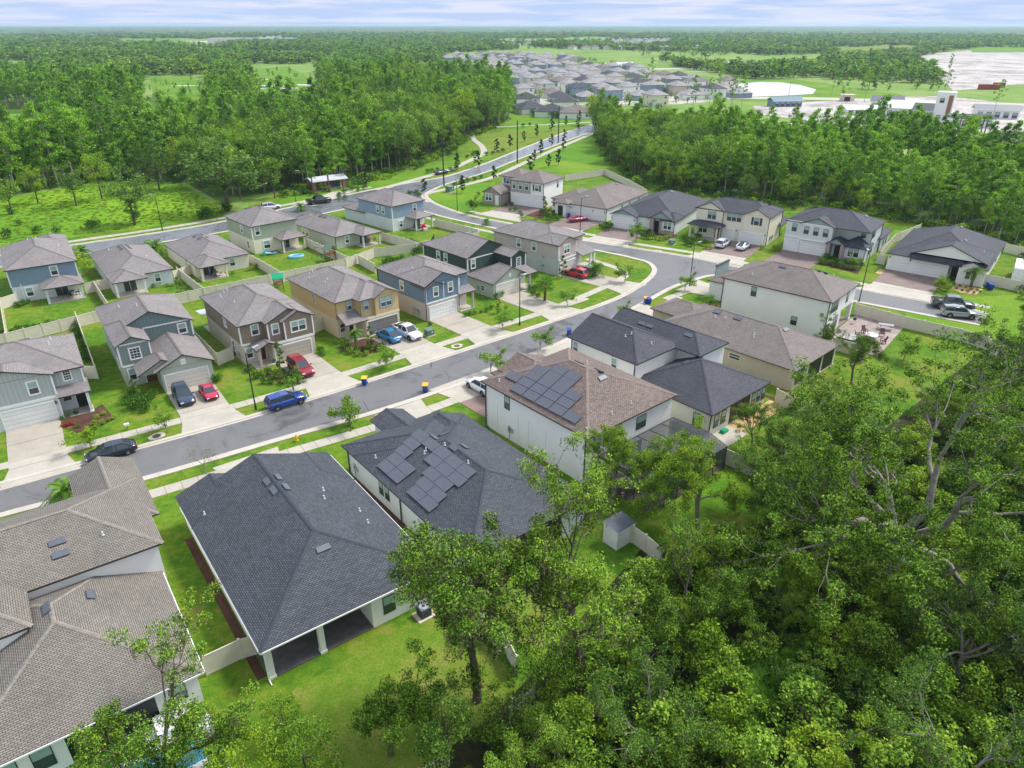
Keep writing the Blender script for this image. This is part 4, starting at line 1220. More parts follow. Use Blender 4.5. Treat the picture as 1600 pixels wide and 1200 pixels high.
h = House('single_story_house', 'light grey one story house with navy roof, teal gable and stone entry posts', (34.7, 149.6, -31.5), 'roof_navy', pitch=0.42)
h.wall(-14.1, 0, 0, 22, 0, 3.1, 'wall_mist'); h.hip(-14.1, 0.0, 0, 22.5, 3.1, axis='y', p=0.40)
h.wall(-14.1, -1.6, -8.6, 1, 0, 3.1, 'wall_mist'); h.hip(-14.102, -1.6, -8.6, 4.5, 3.102, axis='y', g='y-', gmat='batten_mist', p=0.42)
h.garage('y-', -1.6, -11.3, 4.85, 2.3); h.garage('y-', 0, -6.9, 2.6, 2.3)
h.wall(-5.4, -0.9, -4.6, 0, 0, 3.0, 'stone_veneer'); h.wall(-3.3, -0.9, -2.7, 0, 0, 3.0, 'stone_veneer'); h.wall(-4.6, -0.06, -3.3, 0, 0, 2.4, 'door_dark')
h.hip(-5.6, -0.95, -0.4, 3.6, 3.103, axis='y', g='y-', gmat='batten_mist', p=0.62, ov=0.25)
h.wall(-2.7, -1.0, 0, 0.2, 0, 3.1, 'wall_mist'); h.hip(-2.8, -1.0, 0.002, 4.4, 3.05, axis='x', p=0.45); h.wall(-2.7, -1.06, 0.06, -1.0, 0, 0.8, 'stone_veneer')
h.win('y-', -1.0, -1.4, 1.1, 1.8, 1.5, 2); h.vents([(-6.4, 14.2), (-7.6, 14.2)]); h.pipes([(-2, 6)])
for a in (-8.75, -13.9): h.lamp('y-', -1.6, a, 2.0)
h.downspout(0.07, -0.9, 2.9); h.finish()

h = House('two_story_house', 'cream two story house with navy roof and two white cars on the drive', (51, 140.2, -35.5), 'roof_navy', pitch=0.42)
h.wall(-15.2, 0.2, -9.4, 9, 0, 5.9, 'wall_cream'); h.wall(-9.4, 0.5, -5, 9, 0, 5.9, 'wall_cream'); h.wall(-5, 0, 0, 9, 0, 5.9, 'wall_cream')
h.hip(-15.2, 0.5, 0, 9, 5.9, axis='x'); h.hip(-15.202, 0.2, -9.4, 6, 5.902, axis='y', g='y-', gmat='wall_cream', p=0.5); h.hip(-5, 0, 0.002, 6, 5.902, axis='y', g='y-', gmat='wall_cream', p=0.5)
h.hip(-15.6, -2.2, -9.0, 1.0, 3.0, axis='x', p=0.35); h.column(-15.3, -2.0, 2.9, 'wall_cream'); h.column(-9.6, -2.0, 2.9, 'wall_cream'); h.slab_floor(-15.5, -2.2, -9.2, 0.2)
h.wall(-15.2, 9, -2, 14, 0, 3.0, 'wall_cream'); h.hip(-14, 7, 0.5, 14, 3.0, axis='x')
h.garage('y-', 0.5, -8.1, 2.6, 2.3); h.garage('y-', 0, -3.1, 4.85, 2.3); h.win('y-', 0.2, -11.8, 3.9, 1.8, 1.6, 2, trim='wall_cream', style='dark'); h.win('y-', 0.5, -7.2, 4.0, 3.0, 1.5, 3, trim='wall_cream', style='dark'); h.win('y-', 0, -2.4, 4.0, 1.0, 1.5, shutters='shutter_dark', trim='wall_cream', style='dark')
h.win('y-', 0.2, -13.4, 0.9, 1.8, 1.5, 2, trim='wall_cream', style='dark'); h.door('y-', 0.2, -10.3, mat='door_red'); h.vents([(-2.4, 6.6)])
for a in (-6.3, -0.3): h.lamp('y-', 0 if a > -5 else 0.5, a, 2.1)
h.downspout(0.07, 0.1, 5.8); h.downspout(0.07, 8.9, 5.8); h.downspout(-9.4, 0.12, 5.8); h.meter('x+', 0, 2.4, 0.9); h.meter('x+', 0, 3.8, 0.9); h.finish()

h = House('two_story_house', 'pale grey blue two story house with navy roof, stone porch and low right wing', (65.5, 128.7, -38.5), 'roof_navy', pitch=0.42)
h.wall(-15.0, 0, -6.2, 10, 0, 6.0, 'wall_mist'); h.wall(-6.2, 2.9, 0, 10.6, 0, 6.0, 'wall_mist'); h.hip(-15, 0.3, 0, 10.6, 6.0, axis='x'); h.hip(-12.0, -0.3, -6.2, 5, 6.002, axis='y', g='y-', gmat='batten_mist', p=0.44); h.wall(-12, -0.3, -6.2, 0, 2.9, 6.0, 'wall_mist')
h.hip(-15, 0.301, -10, 6, 5.998, axis='y')
h.wall(-3.9, 0, 0, 2.9, 0, 3.0, 'wall_mist'); h.hip(-4.2, 0, 0, 4.6, 3.0, axis='y', p=0.62); h.hip(-6.8, -0.6, -3.4, 3.0, 3.0, axis='y', g='y-', gmat='batten_mist', p=0.62, ov=0.25)
h.wall(-6.8, -0.7, -6.1, 0.1, 0, 3.0, 'stone_veneer'); h.wall(-4.2, -0.7, -3.5, 0.1, 0, 3.0, 'stone_veneer'); h.wall(-6.1, 1.2, -3.9, 2.9, 0, 3.0, 'wall_mist'); h.door('y-', 1.2, -5.1, 1.1, 2.4); h.wall(-3.92, -0.07, 0.06, 0.0, 0, 0.7, 'stone_veneer')
h.T.box(-15.02, -0.08, 2.9, -12, 0, 3.15, 'trim_white'); h.T.box(-12.1, -0.4, 2.75, -6.1, -0.3, 3.0, 'trim_white'); h.T.box(-12, -0.36, 5.75, -6.2, -0.3, 5.95, 'trim_white')
h.garage('y-', 0, -13.5, 2.6, 2.3); h.garage('y-', 0, -9.2, 4.85, 2.3); h.win('y-', 0, -13.4, 4.0, 0.95, 1.5, trim=None, style='dark')
for x in (-11.0, -9.2, -7.4): h.win('y-', -0.3, x, 3.9, 0.95, 1.5, trim=None, style='dark')
h.win('y-', 2.9, -1.4, 4.1, 0.9, 1.4, trim=None, style='dark'); h.win('y-', 0, -1.9, 1.0, 1.9, 1.6, 2, style='dark')
for (y, z) in ((4.0, 4), (5.0, 4), (4.0, 1), (5.2, 1)): h.win('x+', 0, y, z, 0.7, 1.5, trim=None, style='dark')
h.wall(-8, 10.6, 0.3, 17.5, 0, 3.0, 'wall_mist'); h.hip(-8, 9, 0.3, 17.5, 3.0, axis='y'); h.win('x+', 0.3, 13, 0.8, 0.8, 1.6, trim=None, style='dark'); h.win('x+', 0.3, 15, 0.8, 0.8, 1.6, trim=None, style='dark')
h.vents([(-2.6, 7.2)]); h.downspout(0.07, 0.1, 2.9); h.downspout(0.07, 3.0, 5.9); h.downspout(0.07, 10.5, 5.9); h.finish()

h = House('single_story_house', 'white one story navy roofed house with broad white gable beside the travel trailer', (80.5, 116.0, -38.3), 'roof_navy', pitch=0.42)
h.wall(-15.4, 0, -11.6, 22, 0, 3.15, 'wall_white'); h.wall(-11.6, 0.0, -5.6, 22, 0, 3.15, 'wall_white'); h.wall(-5.6, 2.4, 0, 21, 0, 3.15, 'wall_white'); h.wall(-4.0, -0.9, 0, 2.4, 0, 3.15, 'wall_white')
h.hip(-15.4, 0, 0, 21.2, 3.15, axis='y', p=0.44); h.hip(-11.6, -0.6, -0.3, 8.5, 4.0, axis='y', g='y-', gmat='wall_white', p=0.40)
h.slope([(-11.8, -1.1, 3.0), (-3.6, -1.1, 3.0), (-3.6, -0.55, 3.75), (-11.8, -0.55, 3.75)], 'y-')
h.hip(-4.2, -0.95, 0.002, 3.6, 3.152, axis='y', g='y-', gmat='wall_white', p=0.44)
h.wall(-5.6, 2.3, -4.0, 2.4, 0, 3.0, 'wall_offwhite'); h.door('y-', 2.3, -4.75, 1.1, 2.4)
h.garage('y-', 0, -13.4, 2.6, 2.3); h.garage('y-', 0, -8.5, 4.85, 2.3); h.win('y-', -0.9, -2.0, 1.0, 1.7, 1.4, 2, style='black', trim=None)
for a in (-15.1, -11.7): h.lamp('y-', 0, a, 2.2)
h.vents([(-6.9, 14), (-8.6, 14.4), (-6.9, 15.6), (-8.6, 16), (-5.0, 7.6)]); h.pipes([(-1.6, 5)]); h.win('x+', 0, 14, 0.9, 0.8, 1.3, trim=None, style='dark'); h.downspout(0.08, -0.8, 3.0, 'trim_white'); h.finish()

# ---------------------------------------------------------------- ground, roads, paths
def sheet(name, pts, z, mat, kind='structure', **kw):
    m = MB(); m.poly([(p[0], p[1], z) for p in pts], mat)
    me = m.mesh(name)
    if me.polygons[0].normal.z < 0:
        me.flip_normals()
    return link(name, me, kind=kind, **kw)

def smooth_line(pts, n=6):
    out = []
    P_ = [Vector((p[0], p[1])) for p in pts]
    for i in range(len(P_) - 1):
        p0 = P_[max(i - 1, 0)]; p1 = P_[i]; p2 = P_[i + 1]; p3 = P_[min(i + 2, len(P_) - 1)]
        for k in range(n):
            t = k / n
            out.append(0.5 * ((2 * p1) + (p2 - p0) * t + (2 * p0 - 5 * p1 + 4 * p2 - p3) * t * t + (3 * p1 - p0 - 3 * p2 + p3) * t ** 3))
    out.append(P_[-1])
    return out

def offset_line(line, d):
    """shift a polyline to its left by d metres"""
    out = []
    for i, p in enumerate(line):
        a = line[max(i - 1, 0)]; b = line[min(i + 1, len(line) - 1)]
        t = (b - a).normalized()
        out.append(p + Vector((-t.y, t.x)) * d)
    return out

def ribbon(name, line, d0, d1, z0, z1, mat, seams=0.0):
    """solid strip between two offsets of a line; seams cut control joints"""
    gap = 0.0
    if name == 'sidewalk':      # control joints: one slab every metre and a half
        out, acc = [line[0]], 0.0
        for p, q in zip(line[:-1], line[1:]):
            L = (q - p).length; t = 1.5 - acc
            while t <= L:
                out.append(p + (q - p) * (t / L)); t += 1.5
            acc = (acc + L) % 1.5
        line = out; gap = 0.025
    a, b = offset_line(line, d0), offset_line(line, d1)
    m = MB()
    for i in range(len(line) - 1):
        q = [a[i], a[i + 1], b[i + 1], b[i]]
        if gap: q = [a[i].lerp(a[i + 1], gap), a[i + 1], b[i + 1], b[i].lerp(b[i + 1], gap)]
        if d1 < d0: q = q[::-1]
        m.slab([(p[0], p[1], z1) for p in q], z1 - z0, mat, mat, mat)
    return structure(name, m)

m = MB(); m.poly([(-16000, -300, 0), (16000, -300, 0), (16000, 18000, 0), (-16000, 18000, 0)], 'marsh'); structure('ground', m)
LAWN = [(-26.38, 17.86), (27.61, 17.86), (93.42, 108.79), (96.5, 131.6), (92.8, 157.3), (76.9, 178.8), (46.6, 202.7), (37.7, 233.1), (33.6, 277.9), (39.4, 356.4), (0.0, 372.3), (-16.1, 313.6), (-22.8, 262.7), (-32.0, 228.6), (-43.6, 205.4), (-61.6, 192.5), (-66.4, 167.4), (-71.0, 167.4), (-86.2, 158.4), (-120.3, 137.2)]
sheet('lawn', LAWN, 0.010, 'lawn')
sheet('park_lawn', [(0.0, 366.9), (-2.8, 323.9), (-7.3, 282.7), (-15.2, 249.1), (-31.2, 222.1), (-42.7, 201.0), (-59.4, 184.7), (-63.2, 166.8), (-69.4, 159.6), (-29.3, 207.3), (-12.3, 235.5), (12.7, 294.7), (36.2, 339.4), (40.8, 369.6)], 0.016, 'lawn_bright')
sheet('park_lawn', [(3.1, 235.5), (32.6, 303.9), (33.6, 277.9), (29.0, 228.6), (19.3, 220.0), (7.8, 222.1)], 0.017, 'lawn_bright')
sheet('park_lawn', [(-23.1, 190.9), (-14.1, 199.2), (-4.7, 213.0), (-5.5, 176.0), (-10.8, 170.7), (-17.5, 177.4)], 0.0175, 'lawn_bright')
sheet('dry_lawn', [(-12.4, 300.1), (0.0, 317.6), (19.4, 323.9), (32.0, 334.8), (21.1, 307.7), (2.4, 273.2), (-5.4, 250.4), (-10.5, 251.7)], 0.022, 'lawn_dry')
sheet('dry_lawn', [(-14.85, 33.23), (-4.97, 41.54), (2.49, 31.26), (-5.27, 20.66)], 0.016, 'lawn_dry')
sheet('dry_lawn', [(-3.27, 42.23), (2.59, 44.03), (2.31, 37.09), (-0.93, 37.68)], 0.017, 'lawn_dry')
sheet('dry_lawn', [(2.92, 114.40), (10.70, 106.44), (5.65, 100.93), (2.63, 105.30)], 0.016, 'lawn_dry')
sheet('dry_lawn', [(16.1, 133.7), (21.4, 123.8), (17.8, 118.1), (14.3, 122.0)], 0.016, 'lawn_dry')
sheet('dry_lawn', [(-36.74, 83.55), (-29.25, 80.73), (-29.69, 76.86), (-33.02, 75.20)], 0.016, 'lawn_dry')
sheet('meadow', [(-139.3, 137.2), (-102.2, 138.6), (-93.3, 146.7), (-79.5, 156.2), (-68.2, 166.2), (-75.3, 178.8), (-90.8, 201.0), (-106.2, 205.4), (-114.8, 206.4), (-126.7, 192.5), (-132.1, 170.7), (-158.1, 158.4)], 0.02, 'meadow')
sheet('bright_lawn', [(61.76, 108.79), (85.01, 111.84), (83.73, 95.40), (68.72, 86.53), (68.85, 95.40), (60.17, 96.61)], 0.014, 'lawn_bright')
sheet('bright_lawn', [(23.47, 58.59), (22.95, 52.89), (18.83, 52.89), (15.93, 55.89), (18.66, 59.72)], 0.014, 'lawn_bright')
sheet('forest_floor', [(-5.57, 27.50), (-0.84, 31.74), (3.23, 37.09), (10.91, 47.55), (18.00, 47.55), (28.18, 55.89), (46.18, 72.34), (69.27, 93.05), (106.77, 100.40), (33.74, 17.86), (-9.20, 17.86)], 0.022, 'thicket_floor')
sheet('forest_floor', [(-62.6, 190.1), (-43.7, 206.4), (-32.0, 228.6), (-22.4, 258.5), (-16.1, 313.6), (0.0, 372.3), (-5.5, 659.6), (-131.9, 526.3), (-200.2, 477.5), (-294.1, 436.7), (-304.5, 323.9), (-160.7, 161.3), (-134.4, 174.0), (-127.6, 194.2), (-115.8, 208.2), (-92.6, 205.4), (-71.6, 177.4)], 0.015, 'forest_floor')
sheet('forest_floor', [(36.9, 346.5), (31.1, 255.7), (34.3, 210.1), (44.5, 192.5), (64.5, 180.3), (88.2, 165.6), (91.9, 155.6), (99.7, 134.6), (114.4, 122.0), (153.6, 170.7), (139.6, 196.7), (134.5, 258.5), (92.5, 267.1), (50.7, 294.7)], 0.018, 'forest_floor')
sheet('clearing', [(-301.6, 643.4), (-280.3, 676.6), (-211.0, 526.3), (-162.1, 408.6), (-183.4, 402.1), (-224.2, 477.5)], 0.05, 'lawn_bright')
sheet('clearing', [(-259.4, 776.2), (-237.8, 824.5), (-152.0, 599.2), (-142.3, 515.8), (-164.0, 496.0)], 0.05, 'lawn_bright')
sheet('clearing', [(-275.5, 378.0), (-237.0, 378.0), (-198.3, 315.6), (-217.9, 294.7)], 0.05, 'meadow')

KA = smooth_line([(-57.94, 51.76), (-52.47, 55.58), (-49.89, 57.27), (-45.30, 60.18), (-38.34, 64.85), (-29.36, 70.98), (-19.15, 78.93), (-8.67, 87.57), (5.79, 99.63), (16.69, 109.39), (22.8, 117.7), (25.8, 124.2), (25.7, 129.2), (23.3, 132.1), (20.0, 135.0), (12.9, 140.4), (6.7, 145.7), (-4.5, 155.1), (-14.0, 163.1), (-21.5, 170.7), (-28.0, 178.8), (-32.5, 184.7)])
KB = smooth_line([(-54.03, 46.90), (-46.71, 52.32), (-36.53, 58.03), (-24.91, 65.77), (-14.90, 72.34), (-4.08, 81.10), (7.23, 92.13), (19.19, 105.30), (26.54, 114.40), (30.6, 118.1), (35.4, 121.6), (39.8, 121.2), (46.2, 116.4), (52.63, 110.60), (63.35, 102.80), (69.65, 98.35)])
KD = smooth_line([(-23.3, 189.3), (-19.2, 178.8), (-10.5, 166.8), (0.0, 158.4), (15.0, 146.7), (22.6, 140.4), (34.5, 132.9), (40.7, 127.6), (51.0, 120.5), (59.43, 114.07), (67.57, 108.19), (73.91, 103.07)])
KT = smooth_line([(-121.7, 123.8), (-99.4, 134.2), (-86.7, 143.2), (-78.4, 149.2), (-68.8, 157.3), (-60.2, 166.8), (-55.9, 172.6), (-50.6, 178.8), (-43.7, 188.5), (-35.2, 198.4), (-27.3, 206.4), (-18.9, 215.0), (-8.3, 236.7), (1.6, 261.3), (13.8, 291.2), (29.1, 323.9), (37.6, 339.4)])
KU = smooth_line([(-114.8, 115.7), (-94.4, 126.4), (-82.5, 135.5), (-72.3, 143.2), (-64.3, 149.7), (-53.5, 159.6), (-45.3, 167.4), (-37.9, 176.0), (-32.5, 184.7)])
KV = smooth_line([(-23.3, 189.3), (-20.9, 196.7), (-18.0, 203.6), (-7.8, 221.1), (1.5, 242.7), (12.7, 267.1), (26.9, 298.3), (36.7, 317.6)])
road = [(p.x, p.y) for p in KA[:-1]] + [(p.x, p.y) for p in KB[::-1]]
def poly2(name, a, b, z, mat):
    sheet(name, [(p[0], p[1]) for p in a] + [(p[0], p[1]) for p in b[::-1]], z, mat)
# street 1 up to the corner, the corner, then street 2
i1 = min(range(len(KA)), key=lambda i: (KA[i] - Vector((25.8, 124.2))).length)
j1 = min(range(len(KB)), key=lambda i: (KB[i] - Vector((35.4, 121.6))).length)
poly2('road', KA[:i1 + 1], KB[:j1 + 1], 0.030, 'asphalt')
k1 = min(range(len(KD)), key=lambda i: (KD[i] - Vector((34.5, 132.9))).length)
poly2('road', [KB[j1]] + [KA[i] for i in range(i1, len(KA))][0:0] + KB[j1 + 1:], [KD[k1]] + KD[k1 + 1:], 0.030, 'asphalt')
cor = [KA[i] for i in range(i1, len(KA))] + KD[:k1 + 1] + [KB[j1]]
sheet('road', [(p[0], p[1]) for p in cor], 0.030, 'asphalt')
iu = [KU[-1]] + [KV[0]] + KV[1:]
poly2('road', KT, KU + KV, 0.034, 'asphalt_wet')
for nm, ln, sgn in (('kerb', KA, 1), ('kerb', KB, -1), ('kerb', KD, 1), ('kerb', KT, 1), ('kerb', KU, -1), ('kerb', KV, -1)):
    ribbon(nm, ln, -0.12 * sgn, 0.42 * sgn, 0.0, 0.10, 'kerb_concrete')
    ribbon('gutter_strip', ln, -0.5 * sgn, -0.125 * sgn, 0.0, 0.042, 'kerb_concrete')
SW = dict(d0=1.9, d1=3.4)
def near(line, p):
    return min(range(len(line)), key=lambda i: (line[i] - Vector(p)).length)
ribbon('sidewalk', KA[:near(KA, (16.69, 109.39))], 2.9, 4.3, 0.0, 0.05, 'concrete')
ribbon('sidewalk', smooth_line([(6.03, 104.73), (13.98, 113.43), (19.9, 120.9), (19.9, 124.9), (16.3, 129.6), (14.1, 132.1)]), -0.7, 0.7, 0.0, 0.056, 'concrete')
ribbon('sidewalk', smooth_line([(4.2, 144.7), (-5.6, 152.3), (-14.4, 159.0), (-21.7, 166.2)]), -0.6, 0.6, 0.0, 0.05, 'concrete')
ribbon('sidewalk', KB[:near(KB, (26.54, 114.40))], -2.4, -3.9, 0.0, 0.05, 'concrete')
ribbon('sidewalk', smooth_line([(25.03, 109.39), (29.57, 113.43), (34.2, 116.7), (37.6, 117.4), (43.33, 114.40)]), -0.7, 0.7, 0.0, 0.056, 'concrete')
ribbon('sidewalk', KD[near(KD, (-12.1, 168.1)):], 2.3, 3.7, 0.0, 0.05, 'concrete')
ribbon('sidewalk', KT[:near(KT, (-35.2, 198.4))], 2.3, 4.0, 0.0, 0.05, 'concrete')
ribbon('sidewalk', smooth_line([(-36.4, 195.0), (-29.3, 207.3), (-19.7, 224.3), (-12.8, 245.2), (-9.8, 255.7), (-11.3, 273.2), (-15.4, 292.9), (-15.5, 311.6), (-12.2, 323.9), (2.8, 330.4), (20.1, 337.1), (36.6, 344.1)]), -1.1, 1.1, 0.0, 0.052, 'concrete')
ribbon('sidewalk', smooth_line([(-20.6, 180.3), (-22.9, 189.3), (-17.4, 196.7), (-6.2, 212.0), (2.4, 233.1), (16.2, 267.1), (34.5, 309.6)]), -1.0, 1.0, 0.0, 0.052, 'concrete')
sheet('verge', [(-54.5, 176.0), (-47.9, 192.5), (-41.7, 195.8), (-45.8, 183.2), (-48.9, 176.0)], 0.045, 'concrete')

def drive(fr, x0, x1, y0, y1, mat='concrete_drive', flare=0.9, y_apron=None, z=0.066):
    """driveway in a house's frame, from the garage (y0) to the kerb (y1)"""
    a = R(fr[2]); c, s = math.cos(a), math.sin(a)
    T = lambda x, y: (fr[0] + x * c - y * s, fr[1] + x * s + y * c)
    sg = 1 if y1 > y0 else -1
    ya = y1 - sg * 5.2 if y_apron is None else y_apron
    m = MB(); e = 0.03
    def q(xa, xb, ya_, yb_, fl, mt):
        m.slab([(*T(xa, ya_), z), (*T(xb, ya_), z), (*T(xb + fl, yb_), z), (*T(xa - fl, yb_), z)][::(-1 if sg < 0 else 1)], z, mt, mt, mt)
    n = 2
    for i in range(n):
        q(x0, x1, y0 + (ya - y0) * i / n + e * sg, y0 + (ya - y0) * (i + 1) / n - e * sg, 0, mat)
    q(x0, x1, ya + e * sg, ya + sg * 1.5 - e * sg, 0, 'concrete')
    q(x0, x1, ya + sg * 1.5 + e * sg, y1, flare, 'concrete')
    return structure('driveway', m)
FB = {1: (-51.1, 70.5, 34), 2: (-47.45, 78, 35), 3: (-35.1, 84.5, 38.9), 4: (-24.65, 93.3, 42), 5: (-12.8, 99.7, 43.3), 6: (-3, 109.6, 43.4), 7: (8.2, 121.4, 49)}
drive(FB[1], -5.6, -0.4, 0, -13.0)
drive(FB[2], 3.6, 9.0, -4.2, -16.2)
drive(FB[3], 3.4, 8.7, -2, -14.6)
drive(FB[4], 3.4, 8.9, -2.1, -14.8)
drive(FB[5], 0.4, 5.8, 0, -12.4)
drive(FB[6], 0.5, 5.9, 0, -13.7)
drive(FB[7], 0.2, 5.6, 0, -14.4)
FA = {1: (-16.5, 34.15, 36.8), 2: (-3.25, 43.1, 38.5), 3: (7.1, 57.15, 41), 4: (21.3, 66.2, 42), 5: (34.0, 76.9, 43), 6: (44.4, 93.2, 48)}
drive(FA[1], 5.4, 10.4, 19, 29.0)
drive(FA[2], 8.4, 12.9, 18.5, 29.6)
drive(FA[3], 1.0, 9.5, 15, 26.5, 'paver_red')
drive(FA[4], 1.2, 8.2, 20, 29.0)
drive(FA[5], 4.4, 10.6, 23, 31.0, 'paver_beige')
drive(FA[6], 5.0, 10.6, 20.5, 26.2, 'paver_beige')
FD = {1: (7.5, 173.2, -33), 2: (21.2, 160.2, -34.5), 3: (34.7, 149.6, -31.5), 4: (51, 140.2, -35.5), 5: (65.5, 128.7, -38.5), 6: (80.5, 116.0, -38.3)}
drive(FD[1], -9.4, 0.2, 0, -13.4, 'paver_brown', 1.2)
drive(FD[2], -9.4, -0.2, 0, -14.8, 'paver_brown', 1.2)
drive(FD[3], -14.0, -5.6, -1.6, -15.0, 'paver_brown', 1.2)
drive(FD[4], -9.0, -0.2, 0, -15.4, 'paver_brown', 1.2)
drive(FD[5], -15.0, -6.6, 0, -14.8, 'paver_brown', 1.2)
drive(FD[6], -15.2, -5.8, 0, -14.2, 'paver_brown', 1.2)

# patio of the tall white house
def fr_pt(fr, x, y):
    a = R(fr[2]); c, s = math.cos(a), math.sin(a)
    return (fr[0] + x * c - y * s, fr[1] + x * s + y * c)
A6f, A4f = FA[6], FA[4]
m = MB(); m.prism([fr_pt(A6f, *p) for p in [(-1.2, -7.8), (13.8, -7.2), (13.8, -0.2), (-1.2, -0.2)]], 0, 0.07, 'paver_beige'); structure('patio', m)
m = MB(); m.prism([fr_pt(A4f, *p) for p in [(-0.4, -2.6), (3.6, -2.6), (3.6, -0.05), (-0.4, -0.05)]], 0, 0.08, 'concrete'); structure('patio', m)
m = MB(); m.prism([fr_pt(A4f, *p) for p in [(3.62, -2.2), (12.6, -2.2), (12.6, -0.05), (3.62, -0.05)]], 0, 0.07, 'mulch_light'); structure('patio', m)
for (fr, l) in ((FA[1], [(-0.75, 0.5), (-0.75, 19)]), (FA[2], [(-0.7, 0), (-0.7, 19.5)]), (FA[4], [(13.0, -6), (13.0, 1)])):
    q = [fr_pt(fr, *p) for p in l]
    ribbon('mulch_bed', [Vector(p) for p in q], -0.65, 0.0, 0.0, 0.04, 'mulch')
def bed(pts, mat='mulch', z=0.045):
    m = MB(); m.prism([(p[0], p[1]) for p in pts][::1], 0, z, mat); structure('mulch_bed', m)
bed([(-50.65, 68.93), (-48.21, 66.84), (-46.61, 67.53), (-45.06, 70.09), (-48.32, 73.59), (-48.72, 72.34), (-50.88, 70.09)][::-1])
bed([(74.4, 115.0), (74.92, 112.79), (76.75, 111.53), (79.53, 114.07), (78.0, 116.4), (76.6, 117.7)], 'mulch_light', .055)
bed([(65.5, 123.1), (66.1, 122.0), (68.0, 124.2), (67.4, 125.7)], 'mulch_light', .055)
bed([(29.16, 103.90), (31.34, 102.26), (33.78, 104.73), (34.60, 107.02), (31.37, 107.60)], 'mulch_light', .075)
bed([(-0.8, 170.7), (6.6, 163.1), (9.3, 172.0), (0.0, 178.8)])
bed([(27.9, 152.9), (32.5, 144.7), (35.3, 148.7), (31.4, 157.3)])
bed([(57.0, 128.8), (62.1, 122.7), (65.9, 128.8), (61.0, 134.6)])
bed([(15.3, 161.3), (17.6, 155.1), (12.5, 151.8), (7.2, 159.6)])
bed([(-24.06, 89.69), (-20.82, 87.57), (-16.71, 89.05), (-16.41, 93.05), (-21.87, 93.05)][::1])
bed([(-32.38, 81.65), (-28.73, 78.93), (-25.53, 78.93), (-29.23, 83.55)][::1])

# water, sand and clearings beyond the neighbourhood
sheet('pond', [(139.1, 496.0), (142.9, 526.3), (168.8, 579.2), (194.3, 599.2), (207.0, 592.4), (212.4, 566.6), (208.8, 526.3), (193.4, 491.2), (168.2, 477.5), (142.9, 473.1)], 0.14, 'pond_water')
sheet('pond_bank', [(124.1, 477.5), (144.1, 548.6), (178.4, 613.3), (224.2, 643.4), (238.8, 585.7), (233.0, 526.3), (249.1, 496.0), (243.9, 468.8), (188.4, 448.2), (134.5, 444.3)], 0.09, 'lawn_bright')
sheet('pond', [(108.4, 908.9), (144.4, 924.7), (127.6, 837.5), (100.4, 811.8)], 0.25, 'pond_water')
sheet('pond_bank', [(77.2, 893.7), (108.2, 941.0), (142.4, 864.7), (138.5, 799.6), (84.5, 787.7)], 0.16, 'lawn_bright')
sheet('sand_site', [(504.5, 975.3), (628.8, 1191.7), (818.4, 1373.5), (875.5, 1307.2), (747.4, 1012.2), (416.1, 554.5), (376.9, 572.8), (331.8, 537.2), (297.5, 515.8), (363.7, 659.6), (431.4, 824.5)], 0.12, 'sand')
sheet('sand_site', [(131.4, 415.3), (183.1, 444.3), (236.0, 468.8), (272.3, 477.5), (282.5, 418.7), (274.5, 359.0), (180.2, 228.6), (173.0, 262.7), (172.3, 294.7), (161.1, 313.6), (141.6, 346.5), (123.2, 372.3)], 0.11, 'sand')
sheet('sand_site', [(-98.7, 1094.8), (-8.6, 1051.9), (42.4, 733.1), (29.9, 599.2), (-21.4, 643.4), (-67.9, 824.5)], 0.10, 'dirt')
sheet('sand_site', [(-816.8, 1970.9), (-803.4, 2302.7), (-723.6, 2513.9), (-576.6, 1970.9), (-702.5, 1838.1)], 0.8, 'dirt')
sheet('road', [(78.5, 444.3), (120.1, 477.5), (195.0, 464.5), (289.3, 429.3), (280.3, 415.3), (188.4, 448.2), (116.0, 460.4), (75.9, 429.3)], 0.17, 'concrete')
rp = np.random.default_rng(4)
for q, rx, ry in (((-172.8, 560.5), 13, 9), ((-157.8, 537.2), 9, 6), ((-198.1, 628.0), 12, 5), ((-150.1, 566.6), 10, 8), ((-175.4, 531.7), 7, 4), ((-238.2, 560.5), 12, 4), ((-120.6, 258.5), 7, 3), ((-117.4, 267.1), 6, 4), ((261.6, 908.9), 30, 22), ((176.2, 776.2), 40, 12), ((187.9, 733.1), 25, 9)):
    k = rp.uniform(.55, 1.15, 18)
    sheet('pond', [(q[0] + math.cos(i * math.pi / 9) * rx * k[i], q[1] + math.sin(i * math.pi / 9) * ry * k[i]) for i in range(18)], 0.13, 'pond_water')
sheet('clearing', [(-12.8, 378.0), (6.7, 395.8), (41.1, 372.3), (36.4, 341.8), (0.0, 332.6), (-8.5, 332.6)], 0.03, 'lawn_bright')
sheet('clearing', [(597.9, 1528.4), (868.8, 1722.0), (683.3, 1307.2), (415.2, 1012.2)], 0.3, 'lawn_dry')
sheet('clearing', [(1046.3, 1838.1), (1441.4, 1970.9), (917.2, 1246.8), (733.8, 1246.8)], 0.3, 'lawn_bright')
sheet('clearing', [(-1158.4, 2302.7), (-1059.9, 2513.9), (-788.6, 1902.2), (-854.8, 1722.0)], 0.7, 'lawn_bright')

